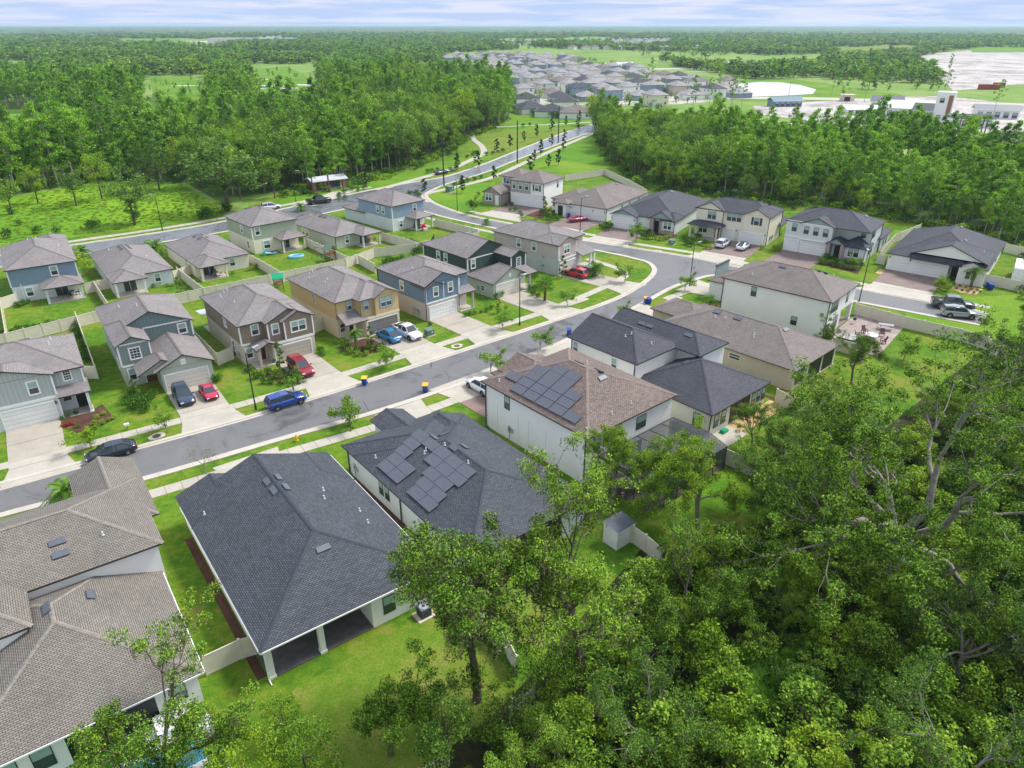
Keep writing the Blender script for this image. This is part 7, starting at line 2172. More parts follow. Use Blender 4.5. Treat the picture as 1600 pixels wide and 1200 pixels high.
m = MB(); m.box(-1.1, -1.1, 0, 1.1, 1.1, .92, 'door_dark')
for i in range(12): m.box(-1.12, -1.1 + i * .19, .05, -1.1, -1.05 + i * .19, .88, 'metal_dark'); m.box(-1.1 + i * .19, -1.12, .05, -1.05 + i * .19, -1.1, .88, 'metal_dark')
link('shell', m.mesh('shell'), t)
m = MB(); m.box(-1.15, -1.15, .925, 1.15, 1.15, 1.0, 'wood_grey'); link('cover', m.mesh('cover'), t)
m = MB(); m.tube((0, 0, 0), (0, 0, .9), .35, .3, 'plastic_paleblue', 12, True); m.tube((0, 0, .9), (0, 0, 1.0), .33, .2, 'metal_grey', 12, True)
thing('water_barrel', 'pale blue barrel between hot tub and fence', 'barrel', T6(-0.6, -4.8) + (.07,), 0, None, m.mesh('water_barrel'))
t = thing('kettle_grill', 'dark round kettle grill by the white house corner post', 'grill', (51.17, 98.86) + (.07,))
m = MB(); m.tube((0, 0, .55), (0, 0, .78), .18, .32, 'plastic_black', 12, True); m.tube((0, 0, .78), (0, 0, .98), .32, .12, 'metal_dark', 12, True); link('bowl', m.mesh('bowl'), t)
for i in range(3):
    a = 2.1 * i; m = MB(); m.tube((math.cos(a) * .35, math.sin(a) * .35, 0), (math.cos(a) * .1, math.sin(a) * .1, .6), .02, .02, 'metal_grey', 5, True); link('leg', m.mesh('leg'), t)
m = MB(); m.box(-.45, -.3, 0, .45, .3, .28, 'plastic_green'); m.box(-.38, -.24, .28, .38, .24, .34, 'plastic_green')
thing('sandbox', 'bright green plastic sandbox on the small concrete pad', 'sandbox', (23.26, 67.12) + (.08,), R(42), None, m.mesh('sandbox'))
# small inflatable pool, play sets
t = thing('paddling_pool', 'turquoise oval paddling pool on the pale sage house lawn', 'paddling pool', (-41.5, 132.9), R(25))
n = 20; ring2 = lambda q, z: [(math.cos(2 * math.pi * i / n) * 1.45 * q, math.sin(2 * math.pi * i / n) * .95 * q, z) for i in range(n)]
m = MB(); loft(m, [ring2(1.0, .02), ring2(1.04, .25), ring2(1.0, .45), ring2(.88, .45), ring2(.84, .2)], 'plastic_paleblue', False); link('wall', m.mesh('wall', True), t)
m = MB(); m.poly([(p[0], p[1], .3) for p in ring2(.86, .3)], 'pool_water'); link('water', m.mesh('water'), t)
def playset(loc, ang, roof, label, slide='plastic_yellow', swings=True):
    t = thing('play_set', label, 'play set', loc, ang)
    for (x, y) in ((-.7, -.7), (.7, -.7), (.7, .7), (-.7, .7)):
        m = MB(); m.box(x - .06, y - .06, 0, x + .06, y + .06, 2.5, 'wood'); link('post', m.mesh('post'), t)
    m = MB(); m.box(-.75, -.75, 1.3, .75, .75, 1.38, 'wood')
    for i in range(9): m.box(-.74 + i * .18, -.76, 1.38, -.68 + i * .18, -.72, 2.0, 'wood'); m.box(-.74 + i * .18, .72, 1.38, -.68 + i * .18, .76, 2.0, 'wood')
    link('platform', m.mesh('platform'), t)
    m = MB(); m.slab([(-.95, -.95, 2.45), (.95, -.95, 2.45), (.95, 0, 3.2), (-.95, 0, 3.2)], .05, roof, roof, roof); m.slab([(.95, .95, 2.45), (-.95, .95, 2.45), (-.95, 0, 3.2), (.95, 0, 3.2)], .05, roof, roof, roof); link('canopy', m.mesh('canopy'), t)
    m = MB(); m.slab([(-.25, -2.6, .25), (.25, -2.6, .25), (.25, -.76, 1.4), (-.25, -.76, 1.4)], .06, slide, slide, slide); m.slab([(-.32, -2.6, .38), (-.25, -2.6, .38), (-.25, -.76, 1.53), (-.32, -.76, 1.53)], .15, slide, slide, slide); m.slab([(.25, -2.6, .38), (.32, -2.6, .38), (.32, -.76, 1.53), (.25, -.76, 1.53)], .15, slide, slide, slide); link('slide', m.mesh('slide'), t)
    if swings:
        m = MB(); m.tube((.7, 0, 2.2), (3.9, 0, 2.2), .06, .06, 'wood', 6, True); m.tube((3.9, 0, 2.2), (4.1, -.9, 0), .055, .055, 'wood', 6, True); m.tube((3.9, 0, 2.2), (4.1, .9, 0), .055, .055, 'wood', 6, True); link('swing_beam', m.mesh('swing_beam'), t)
        for x in (1.8, 2.9):
            m = MB(); m.tube((x - .2, 0, 2.2), (x - .2, 0, .5), .012, .012, 'metal_grey', 4); m.tube((x + .2, 0, 2.2), (x + .2, 0, .5), .012, .012, 'metal_grey', 4); m.box(x - .24, -.1, .46, x + .24, .1, .5, 'plastic_green'); link('swing', m.mesh('swing'), t)
playset((-34.3, 130.4), R(150), 'utility_green', 'large wooden play set with swings and teal roof in the fenced garden')
playset((-39.04, 113.43), R(200), 'plastic_green', 'small wooden play set with bright green roof behind the yellow house', 'wood_pale', False)
# porch furniture
def table_set(loc, ang, label, mat='metal_dark', n=4, top='glass_dark'):
    t = thing('patio_table', label, 'table', loc + (.1,), ang, 'patio tables on rear porches')
    m = MB(); m.tube((0, 0, .68), (0, 0, .72), .62, .62, top, 14, True); link('tabletop', m.mesh('tabletop'), t)
    m = MB(); m.tube((0, 0, 0), (0, 0, .68), .06, .06, mat, 6, True); m.tube((0, 0, 0), (0, 0, .05), .3, .3, mat, 10, True); link('base', m.mesh('base'), t)
    for i in range(n):
        a = 2 * math.pi * i / n + .4
        c = thing('patio_chair', 'dark patio chair %s the %s' % (['left of', 'behind', 'right of', 'in front of'][i % 4], label), 'chair', (loc[0] + math.cos(a) * .95, loc[1] + math.sin(a) * .95, .1), a - math.pi / 2, 'chairs at the rear porch tables')
        m = MB(); m.box(-.25, -.25, .42, .25, .25, .47, mat); link('seat', m.mesh('seat'), c)
        m = MB(); m.box(-.25, .22, .47, .25, .26, .95, mat); link('backrest', m.mesh('backrest'), c)
        for (x, y) in ((-.22, -.22), (.22, -.22), (.22, .22), (-.22, .22)):
            m = MB(); m.box(x - .02, y - .02, 0, x + .02, y + .02, .42, mat); link('leg', m.mesh('leg'), c)
table_set((-72.76, 111.22), .3, 'dark round table on the steel blue house porch', n=4)
table_set((-64.88, 114.40), .3, 'dark round table on the pale grey house porch', n=3)
table_set((-52.7, 121.2), .3, 'blue grey table on the cream house porch', 'vent_metal', 4)
table_set((-29.3, 143.7), .3, 'brown table on the playset neighbour porch', 'wood', 3, 'wood')
table_set((-20.4, 154.5), .3, 'dark table on the sky blue house porch', n=2)
m = MB(); m.tube((0, 0, 0), (0, 0, 1.2), .3, .4, 'plastic_red', 8, True); m.tube((.5, .2, 0), (.5, .2, .8), .3, .2, 'plastic_red', 8, True); m.box(-.2, -.7, 0, .7, -.3, .5, 'plastic_white')
thing('toy_playhouse', 'red and white plastic toy on the sky blue house porch', 'toy', (-19.2, 152.9) + (.1,), .4, None, m.mesh('toy_playhouse'))
m = MB(); m.slab([(-.9, -.5, .55), (.6, -.5, .3), (.6, .5, .3), (-.9, .5, .55)], .1, 'plastic_paleblue', 'plastic_paleblue', 'plastic_paleblue'); m.box(-1.0, -.5, .0, -.7, .5, .9, 'plastic_teal'); m.tube((.7, 0, .1), (1.6, .3, .1), .3, .25, 'plastic_paleblue', 8, True)
thing('pool_toy', 'light blue toy slide against the pale sage house wall', 'toy', (-47.3, 134.6), .5, None, m.mesh('pool_toy'))
# white things in the corner garden behind the taupe roof
for nm, lab, q, (w, d, h_), mt in (('pool_deck', 'white tiled slab of the artificial turf garden at the lower left', (-21.70, 29.87), (3.2, 2.4, .12), 'tile_white'), ('pool_deck', 'narrow white tiled strip along the artificial turf garden', (-18.70, 29.20), (1.1, 5.0, .10), 'tile_white')):
    m = MB(); m.box(-w / 2, -d / 2, 0, w / 2, d / 2, h_, mt); thing(nm, lab, 'slab', q, R(37), None, m.mesh(nm))
m = MB(); m.box(-1.0, -.8, .0, 1.0, .8, .62, 'tile_white'); m.box(-.75, -.55, .62, .75, .55, .66, 'plastic_white'); thing('daybed', 'white outdoor daybed on the artificial turf', 'daybed', (-21.58, 30.55) + (.12,), R(37), None, m.mesh('daybed'))
sheet('artificial_turf', [(-27.84, 26.50), (-24.02, 30.78), (-21.21, 32.48), (-18.38, 29.42), (-16.15, 25.35)], 0.03, 'turf')
t = thing('swimming_pool', 'small blue swimming pool at the lower left edge', 'pool', (-21.23, 27.71), R(37))
m = MB(); m.box(-3.2, -1.6, 0, 3.2, 1.6, .13, 'tile_white'); link('deck', m.mesh('deck'), t)
m = MB(); m.box(-2.7, -1.1, .13, 2.7, 1.1, .145, 'pool_water'); link('water', m.mesh('water'), t)
# small white shed below the pool cage
t = thing('storage_shed', 'small white storage shed by the cream fence below the pool cage', 'shed', (9.22, 48.82), R(40))
m = MB(); m.box(-1.1, -.8, 0, 1.1, .8, 1.9, 'plastic_white'); link('wall', m.mesh('wall'), t)
m = MB(); m.slab([(-1.2, -.9, 1.95), (1.2, -.9, 1.95), (1.2, .9, 2.15), (-1.2, .9, 2.15)], .08, 'vent_metal', 'plastic_white', 'plastic_white'); link('roof', m.mesh('roof'), t)
# entrance pavilion
h = House('entrance_pavilion', 'brick entrance pavilion with pale metal roof and dark panel by the palms', ((-52.7, 192.5)[0], (-52.7, 192.5)[1], 36), 'metal_roof', 'trim_white', 0.28, .6, 'pavilion')
for (x, y) in ((0, 0), (8.4, 0), (0, 3.6), (8.4, 3.6), (3.0, 0)):
    m = MB(); m.box(x - .4, y - .4, 0, x + .4, y + .4, 2.7, 'brick_red'); m.box(x - .45, y - .45, 2.7, x + .45, y + .45, 2.85, 'trim_white'); link('pillar', m.mesh('pillar'), h.root)
m = MB(); m.box(3.6, -.2, .7, 7.2, .05, 2.4, 'door_dark'); m.box(3.5, -.3, .1, 7.3, .15, .7, 'stone_veneer'); link('panel', m.mesh('panel'), h.root)
h.hip(-.4, -.4, 8.8, 4.0, 2.9, axis='x', g='x-x+'); h.slab_floor(-.6, -.6, 9, 4.2); h.finish()

# ---------------------------------------------------------------- young street trees, palms, shrubs
young = [tree_oak(200 + i, H=3.4, spread_r=1.3, n_limb=5, leaf_s=.17, per_tip=52, depth=2, trunk_r=.06, tip_r=.44, bark='bark_grey', lf=['leaf_oak', 'leaf_bright', 'leaf_oak'][i], flat=.9) for i in range(3)]
bare = tree_oak(210, H=3.6, spread_r=1.9, n_limb=6, leaf_s=.10, per_tip=12, depth=2, trunk_r=.05, tip_r=.4, lf='leaf_dry')
magn = [tree_pine(220 + i, H=3.3, cr=.75, low=.12, n=16, per=26, leaf_s=.26, lf=['leaf_oak_dark', 'leaf_oak'][i], taper=.6, r=.05, bark='bark_brown') for i in range(2)]
holly = [tree_pine(230 + i, H=4.6, cr=1.25, low=.22, n=22, per=34, leaf_s=.34, lf='leaf_holly', taper=.9, r=.08, bark='bark_brown') for i in range(2)]
SM = 1.0
def yt(q, label, s=1.0, k=0, cat='tree'): plant_tree(young[k], 'young_tree', label, cat, q, s, q[0], 'young street trees')
yt((-44.50, 63.95), 'young round tree behind the navy sedan', .95, 1); yt((-37.81, 67.12), 'young tree on the strip left of the crimson coupe', .95)
yt((-16.43, 83.94), 'young tree on the strip before the yellow house', 1.0); yt((-1.31, 96.12), 'young tree on the strip left of the lamp by the blue house', 1.05); yt((8.87, 106.44), 'young tree on the strip before the dark green house', .95, 2)
yt((19.6, 118.1), 'young tree on the corner lawn by the red crossover', 1.1); yt((29.04, 113.43), 'young tree beside the stop sign', 1.0); yt((-18.22, 68.93), 'young fresh green tree on the near strip by the solar panel house', 1.15, 1)
yt((-2.71, 81.84), 'young tree on the near strip by the white solar house', 1.1); yt((3.88, 89.26), 'young tree before the navy roofed house drive', 1.0); yt((16.80, 101.19), 'small young tree by the near kerb below the bins', .8)
yt((-9.0, 168.7), 'young tree on the strip before the farthest white house', 1.2, 2); yt((25.2, 143.2), 'young tree on the strip before the teal gabled house', 1.3, 2); yt((-26.42, 76.35), 'young tree by the maroon suv drive', .9)
yt((71.83, 113.43), 'yellowish young tree in the bed of the end white house', .9, 1); yt((-78.0, 122.0), 'leafy tree between steel blue and pale grey houses', 1.6, 1) ; yt((-26.3, 161.3), 'thin young tree right of the sky blue house', .9); yt((-84.8, 158.4), 'small dark street tree on the meadow path', 1.3)
yt((62.9, 125.7), 'small round tree before the stone porch', .8); yt((52.37, 86.13), 'small tree against the patio garden fence', 1.2)
plant_tree(bare, 'bare_tree', 'nearly leafless young tree on the near strip by the charcoal roof', 'tree', (-30.43, 59.04), 1.05, 1.0)
for q, lab, s, k in (((6.0, 124.2), 'slim dark magnolia before the dark green house', 1.25, 0), ((-2.08, 103.07), 'small conical shrub tree before the blue house', .7, 1), ((-29.95, 82.59), 'bronze magnolia beside the taupe house entry', 1.2, 0), ((-19.46, 89.69), 'dark magnolia beside the yellow house entry', 1.0, 0), ((8.9, 120.5), 'slim magnolia by the red crossover', 1.2, 0), ((7.3, 163.7), 'slim magnolia before the far white house', 1.5, 0), ((-53.56, 108.79), 'small conifer behind the sage house', 1.2, 0), ((-17.82, 67.67), 'small bronze shrub tree by the solar panel house', .6, 0), ((-45.00, 75.20), 'dark shrub tree by the sage house entry', .8, 1)):
    plant_tree(magn[k], 'magnolia_tree', lab, 'tree', q, s, q[1], 'small magnolias')
HQ = [(-23.2, 190.1), (-13.2, 190.9), (-10.6, 228.6), (-5.1, 207.3), (5.6, 220.0), (7.3, 237.8), (-5.4, 258.5), (9.8, 251.7), (14.6, 273.2), (-0.7, 267.1), (4.6, 282.7), (9.9, 294.7), (16.6, 313.6), (23.7, 330.4), (31.0, 346.5), (20.3, 287.8), (28.0, 317.6), (-16.6, 223.2), (-40.1, 199.2), (14.7, 233.1), (11.4, 228.6), (18.1, 261.3)]
for i, q in enumerate(HQ):
    plant_tree(holly[i % 2], 'holly_tree', 'small dark conical holly lining the entrance boulevard', 'tree', q, .85 + .3 * ((i * 7) % 5) / 5, i, 'dark hollies along the boulevard')
plant_tree(rounds[2], 'broadleaf_tree', 'round light green tree alone on the lawn beside the woods', 'tree', (-19.1, 255.7), .48, 0)
plant_tree(rounds[1], 'broadleaf_tree', 'wide dark live oak at the meadow edge, the largest there', 'tree', (-68.2, 170.7), 1.0, 1, sz=.9).scale = (1.9, 1.9, 1.02)
plant_tree(rounds[1], 'broadleaf_tree', 'dark tree standing alone on the meadow by the footpath', 'tree', (-84.1, 157.3), 1.05, 2, sz=.85)
plant_tree(rounds[2], 'broadleaf_tree', 'bright green tree behind the sage roofed house', 'tree', (-67.2, 161.3), .3, 2)
for i, q in enumerate([(-117.8, 167.4), (-107.4, 176.0), (-104.7, 183.2), (-61.0, 184.7), (-65.9, 192.5), (-94.9, 194.2), (-118.5, 178.8)]):
    plant_tree(rounds[i % 4], 'broadleaf_tree', 'loose broadleaf tree number %s along the meadow edge counted from the left' % ['one', 'three', 'four', 'seven', 'six', 'five', 'two'][i], 'tree', q, .62 + .07 * (i % 3), i)
# bright saplings along the right woods
for i, q in enumerate([(38.8, 199.2), (42.4, 195.0), (45.4, 192.5), (48.4, 190.9), (52.1, 188.5), (57.3, 192.5), (59.7, 183.2), (64.7, 188.5), (67.2, 181.0), (72.1, 178.8), (78.5, 178.8), (82.8, 174.0), (88.3, 174.0), (89.7, 165.6), (95.1, 167.4), (96.4, 161.3), (100.0, 157.3), (102.4, 151.8), (104.7, 146.7), (67.9, 176.0), (82.8, 168.7), (89.8, 161.3)]):
    plant_tree(rounds[2 if i % 3 else 0], 'young_broadleaf_tree', 'low bright green tree at the foot of the right woods', 'tree', q, .38 + .18 * ((i * 5) % 4) / 4, i, 'low bright trees below the right woods')
thin = [tree_pine(240 + i, H=19, cr=2.3, low=.62, n=13, per=22, leaf_s=.6, lf='leaf_pine', taper=.6, r=.17) for i in range(2)]
# scattered lone pines over the far lots
for i, q in enumerate([(91.2, 351.4), (81.5, 341.8), (104.7, 386.7), (99.7, 346.5), (96.5, 332.6), (102.0, 337.1), (173.0, 477.5), (217.7, 383.7), (297.2, 526.3), (207.6, 496.0), (150.5, 346.5), (86.1, 477.5), (202.2, 436.7), (200.0, 313.6)]):
    plant_tree(thin[i % 2], 'pine_tree', 'thin lone pine standing among the far lots beyond the right woods', 'tree', q, .95 + .1 * (i % 3), i, 'lone pines in the far lots')

palms = [palm(300, 5.2, 26, 1.7, True), palm(301, 1.6, 26, 2.3, False), palm(302, 2.8, 40, 2.1, True), palm(303, 3.2, 18, 1.8, False)]
for q, lab, k, s in (((-48.8, 192.5), 'sabal palm in front of the pavilion, middle one', 0, 1.0), ((-52.5, 190.1), 'sabal palm at the left of the pavilion', 0, .9), ((-45.7, 199.2), 'sabal palm at the right of the pavilion', 0, 1.0),
        ((-41.03, 53.87), 'big feathery palm behind the taupe roofed house', 1, 1.15), ((5.29, 108.79), 'bushy sabal palm before the dark green house', 2, 1.0), ((31.39, 106.44), 'squat palm in the mulch corner by the tall white house', 1, .75),
        ((78.2, 115.4), 'slender palm before the end white house window', 3, 1.0), ((-21.49, 89.69), 'feathery palm at the yellow house entry', 3, .8), ((-82.3, 132.5), 'feathery palm behind the pale grey roof', 1, 1.0), ((-68.8, 133.7), 'bushy palm between pale grey and cream roofs', 1, 1.3), ((14.8, 121.2), 'dark green palm by the corner house porch', 1, 1.0), ((-50.7, 170.7), 'small palm beside the entrance road', 1, .8), ((-5.7, 157.3), 'small palm by the second street', 1, .6)):
    plant_tree(palms[k], 'palm_tree', lab, 'palm', q, s, q[0])
for i, q in enumerate([(181.2, 300.1), (179.9, 294.7), (181.6, 292.9), (187.3, 298.3), (189.9, 300.1), (183.6, 307.7)]):
    plant_tree(palms[0], 'palm_tree', 'sabal palm in the row before the far clubhouse', 'palm', q, 1.2, i, 'palms by the clubhouse')

sh = {k: [shrub_mesh(400 + 10 * j + i, 1.0, .8, 260, lf=k) for i in range(2)] for j, k in enumerate(('leaf_shrub', 'leaf_lime', 'leaf_red', 'leaf_oak_dark'))}
def sgroup(where, col, pts, s=1.0, lf='leaf_shrub', nm='garden_shrub'):
    for i, q in enumerate(pts):
        ss = s * (.8 + .45 * ((i * 3 + len(pts)) % 4) / 4)
        plant_shrub(sh[lf][i % 2], nm, '%s in the bed %s' % (col, where), q, ss, i * 1.3, 'shrubs ' + where)
sgroup('before the pale grey house porch', 'pale striped shrub', [(-47.10, 70.09), (-46.83, 71.13), (-45.57, 69.65), (-45.92, 68.93), (-46.71, 68.79), (-45.21, 70.09)], .9, 'leaf_lime')
sgroup('before the pale grey house walk', 'low red leaved plant', [(-50.12, 68.37), (-49.69, 68.37), (-49.42, 68.65), (-49.07, 68.79)], .6, 'leaf_red')
sgroup('beside the pale grey house drive', 'small green shrub', [(-51.08, 69.94), (-50.54, 70.53), (-49.99, 71.13), (-48.26, 68.22)], .8)
sgroup('at the sage house entry', 'leafy green shrub', [(-45.69, 75.20), (-44.54, 73.91), (-43.49, 73.27), (-43.17, 74.22), (-43.15, 75.52), (-43.58, 72.34), (-44.32, 72.34), (-42.47, 72.03), (-45.45, 73.91)], 1.8)
sgroup('beside the sage house garage', 'round green shrub', [(-37.08, 79.29), (-36.86, 80.00)], 1.5)
sgroup('at the taupe house entry', 'bushy green shrub', [(-32.54, 80.36), (-31.68, 80.73), (-31.21, 81.84), (-29.90, 80.73), (-28.43, 79.29), (-29.92, 78.93), (-30.96, 78.93), (-28.03, 80.73), (-26.78, 80.00), (-33.96, 82.21)], 1.6)
sgroup('beside the taupe house garage', 'round green shrub', [(-26.17, 88.20), (-25.54, 87.36)], 1.4)
sgroup('at the yellow house entry', 'mixed green shrub', [(-23.58, 90.35), (-22.51, 89.48), (-21.37, 88.62), (-20.58, 89.05), (-19.62, 88.62), (-18.46, 89.05), (-17.90, 89.91)], 1.4)
sgroup('at the yellow house edge', 'lime coloured shrub', [(-21.94, 87.99), (-20.78, 87.36), (-19.74, 87.36)], 1.3, 'leaf_lime')
sgroup('before the blue house', 'low clipped green shrub', [(-7.16, 101.73), (-6.41, 102.26), (-5.64, 102.80), (-4.87, 103.35), (-3.99, 103.90), (-3.22, 105.01), (-12.16, 97.85)], 1.0)
sgroup('before the dark green house', 'green shrub', [(-3.05, 110.30), (-2.30, 109.69), (-1.69, 110.91), (3.38, 111.22), (4.20, 110.30), (3.87, 113.43), (5.0, 115.7), (3.03, 114.40)], 1.5)
sgroup('by the corner house porch', 'green shrub', [(14.5, 123.8), (15.2, 122.7), (16.2, 125.7), (15.0, 128.0)], 1.6)
sgroup('before the farthest white house', 'green shrub', [(-0.5, 170.7), (0.9, 170.7), (0.0, 176.0), (1.8, 168.1), (-1.6, 176.0), (-7.0, 183.2), (2.2, 164.3), (-8.7, 188.5)], 1.5)
sgroup('before the broad roofed white house', 'dark rounded shrub', [(8.1, 162.5), (9.1, 161.3), (10.1, 163.7), (8.4, 165.6), (6.9, 166.8), (10.5, 161.3), (9.9, 166.8)], 1.9)
sgroup('between the two white drives', 'green shrub', [(19.4, 154.5), (20.1, 153.4), (20.8, 152.3), (20.7, 156.2), (21.6, 155.1)], 1.8)
sgroup('before the teal gabled house', 'green shrub', [(27.3, 146.7), (28.0, 145.7), (29.1, 145.7), (27.4, 150.2), (29.0, 149.7)], 1.9)
sgroup('before the teal gabled house edge', 'lime coloured shrub', [(30.0, 145.7), (30.8, 144.7), (31.9, 145.2), (33.0, 146.7)], 1.5, 'leaf_lime')
sgroup('before the cream house', 'green shrub', [(35.6, 144.7), (36.4, 143.7), (37.2, 142.7), (38.1, 141.8), (38.9, 140.9), (39.5, 140.4), (38.6, 145.2), (35.5, 141.8), (36.2, 140.4)], 2.0)
sgroup('before the cream house corner', 'yellow green shrub', [(38.8, 138.6), (39.5, 138.1), (51.9, 137.2), (52.7, 136.8), (49.7, 138.1)], 1.6, 'leaf_lime')
sgroup('before the stone porch house', 'green shrub', [(57.7, 128.8), (58.4, 128.0), (59.4, 128.0), (60.0, 127.2), (59.5, 131.2), (60.6, 130.4)], 1.9)
sgroup('before the stone porch house windows', 'dark green shrub', [(60.4, 126.4), (60.9, 125.3), (61.7, 124.9), (62.6, 124.9), (64.0, 126.4), (62.1, 128.8)], 1.7, 'leaf_oak_dark')
sgroup('before the end white house', 'yellow and orange shrub', [(72.8, 116.0), (72.57, 114.40), (72.91, 113.43), (74.5, 116.7), (74.8, 115.7)], 1.5, 'leaf_lime')
sgroup('in the light mulch strip', 'small dark grass clump', [(75.8, 116.4), (76.5, 115.7), (77.1, 115.0), (77.48, 114.07), (78.07, 113.43), (75.17, 114.40), (75.60, 113.43), (76.20, 112.79), (76.80, 112.16), (78.23, 112.79)], .7, 'leaf_oak_dark')
sgroup('between fence and grey house roof', 'small clipped garden shrub', [(-73.41, 94.68), (-72.57, 95.40), (-72.09, 96.12), (-71.32, 96.86), (-70.43, 97.10), (-69.78, 97.60), (-68.93, 98.10), (-67.89, 98.60), (-66.88, 99.37)], 1.2, 'leaf_shrub')
sgroup('beside the grey house fence', 'dark hedge shrub', [(-64.62, 97.35), (-63.26, 95.40), (-61.61, 93.05), (-60.12, 90.79), (-58.59, 88.62), (-57.21, 86.53), (-56.31, 85.32)], 1.6, 'leaf_shrub')
sgroup('behind the steel blue house', 'green shrub', [(-78.98, 106.44), (-77.92, 105.87), (-77.84, 106.73), (-77.76, 107.60)], 1.3)
sgroup('behind the pale grey house', 'pale green shrub', [(-58.8, 115.7), (-58.1, 116.0), (-57.6, 117.4), (-60.5, 116.4), (-61.1, 115.4)], 1.1, 'leaf_lime')
sgroup('behind the cream house', 'pale green shrub', [(-47.9, 124.2), (-47.4, 124.9), (-47.2, 126.4), (-50.1, 122.7)], 1.2, 'leaf_lime')
sgroup('behind the blue and green houses', 'leafy shrub', [(-23.8, 127.6), (-23.2, 128.4), (-22.5, 128.8), (-21.7, 129.6), (-21.0, 131.2), (-18.7, 134.6), (-18.2, 135.9), (-18.7, 132.5)], 1.9)
sgroup('around the entrance pavilion', 'low green shrub', [(-56.5, 192.5), (-54.5, 190.1), (-52.5, 187.8), (-50.7, 186.2), (-45.2, 187.8), (-44.3, 190.1), (-44.4, 183.9), (-43.1, 194.2), (-41.1, 192.5), (-40.0, 195.8), (-58.1, 195.8), (-42.7, 183.9)], 1.9)
sgroup('in the beds beside the boulevard path', 'low green shrub', [(-25.4, 219.0), (-24.1, 221.1), (-22.7, 223.2), (-18.7, 222.1), (-17.3, 224.3), (-15.0, 246.5), (-13.5, 250.4), (-12.5, 253.0), (-8.7, 251.7), (-6.6, 254.4), (-4.9, 257.1), (-3.1, 258.5), (-11.3, 313.6), (-9.2, 317.6), (-7.1, 319.7), (5.0, 328.2), (7.9, 330.4), (10.7, 328.2), (-16.0, 200.1), (-14.3, 202.7), (-12.7, 205.4), (-10.7, 208.2), (-8.9, 211.1), (-25.2, 188.5), (-26.8, 187.8), (-24.1, 186.2)], 2.0)
sgroup('along the meadow hedge row', 'rounded green hedge shrub', [(-71.8, 163.1), (-71.0, 163.7), (-70.5, 165.0), (-69.6, 166.2), (-69.2, 168.1), (-68.6, 169.4), (-68.0, 170.0), (-72.1, 168.1)], 3.0)
sgroup('below the long meadow', 'wild green bush', [(-106.1, 146.7), (-101.5, 150.2), (-97.1, 149.7), (-110.0, 157.3), (-92.2, 154.0), (-91.7, 155.1), (-118.1, 167.4)], 2.6, 'leaf_shrub', 'wild_bush')
sgroup('before the far dark roofed houses', 'clipped hedge shrub', [(10.1, 372.3), (13.1, 366.9), (16.1, 364.2), (19.0, 361.6), (22.1, 361.6), (25.4, 364.2), (28.6, 366.9), (32.0, 369.6), (35.4, 372.3)], 4.5)
# low wild growth in the meadow and at the woods' feet
rngm = np.random.default_rng(77)
MEAD = [(-126.7, 137.2), (-103.1, 139.9), (-93.9, 147.7), (-80.0, 157.3), (-71.0, 167.4), (-75.3, 178.8), (-90.0, 199.2), (-105.4, 203.6), (-113.9, 204.5), (-125.7, 190.9), (-131.2, 169.4), (-150.9, 158.4)]
pts = fill(MEAD, 1.5, 8); idx = rngm.integers(0, 4, len(pts))
gm = [shrub_mesh(700 + i, 1.6, .4, 90, lf=['leaf_bright', 'leaf_lime', 'leaf_bright', 'leaf_lime'][i], s=.3) for i in range(4)]
pp = [(x, y, 0) for x, y in pts if rngm.random() < .9]
scatter('meadow_growth', 'tall rough grass and weeds over the meadow', 'undergrowth', gm, pp, [(s_, s_, s_ * .8) for s_ in rngm.uniform(.4, .9, len(pp))], rngm.uniform(0, 6, len(pp)), rngm.integers(0, 4, len(pp)))
EDGE = [[(34.6, 323.9), (29.6, 242.7), (33.8, 201.0), (43.2, 186.2), (62.7, 174.7), (86.2, 161.3), (90.0, 151.8), (97.8, 131.6), (105.7, 125.7), (113.0, 135.9), (104.9, 142.7), (92.2, 174.0), (67.2, 188.5), (46.3, 201.0), (36.1, 222.1), (33.6, 277.9)],
        [(-58.9, 183.2), (-42.2, 198.4), (-30.9, 220.0), (-21.8, 250.4), (-15.1, 292.9), (0.0, 351.4), (-3.2, 372.3), (-24.0, 277.9), (-35.1, 236.7), (-46.7, 212.0), (-62.8, 196.7)], [(96.5, 131.6), (104.3, 123.8), (87.36, 100.40), (73.25, 90.79), (73.50, 95.40)]]
pp = []
for e in EDGE: pp += [(x, y, 0) for x, y in fill(e, 2.4, 12) if rngm.random() < .75]
pp += [(x, y, 0) for x, y in fill([(-173.3, 296.5), (-121.1, 300.1), (-104.3, 255.7), (-91.8, 199.2), (-114.8, 206.4), (-126.7, 192.5), (-136.8, 177.4), (-195.8, 262.7)], 3.4, 19)]
ug = [shrub_mesh(720 + i, 2.6, 1.7, 130, lf=['leaf_shrub', 'leaf_bright', 'leaf_oak', 'leaf_shrub'][i], s=.42) for i in range(4)]
scatter('undergrowth', 'bushy undergrowth along the foot of the woods', 'undergrowth', ug, pp, [(s_, s_, s_) for s_ in rngm.uniform(.5, 1.3, len(pp))], rngm.uniform(0, 6, len(pp)), rngm.integers(0, 4, len(pp)))

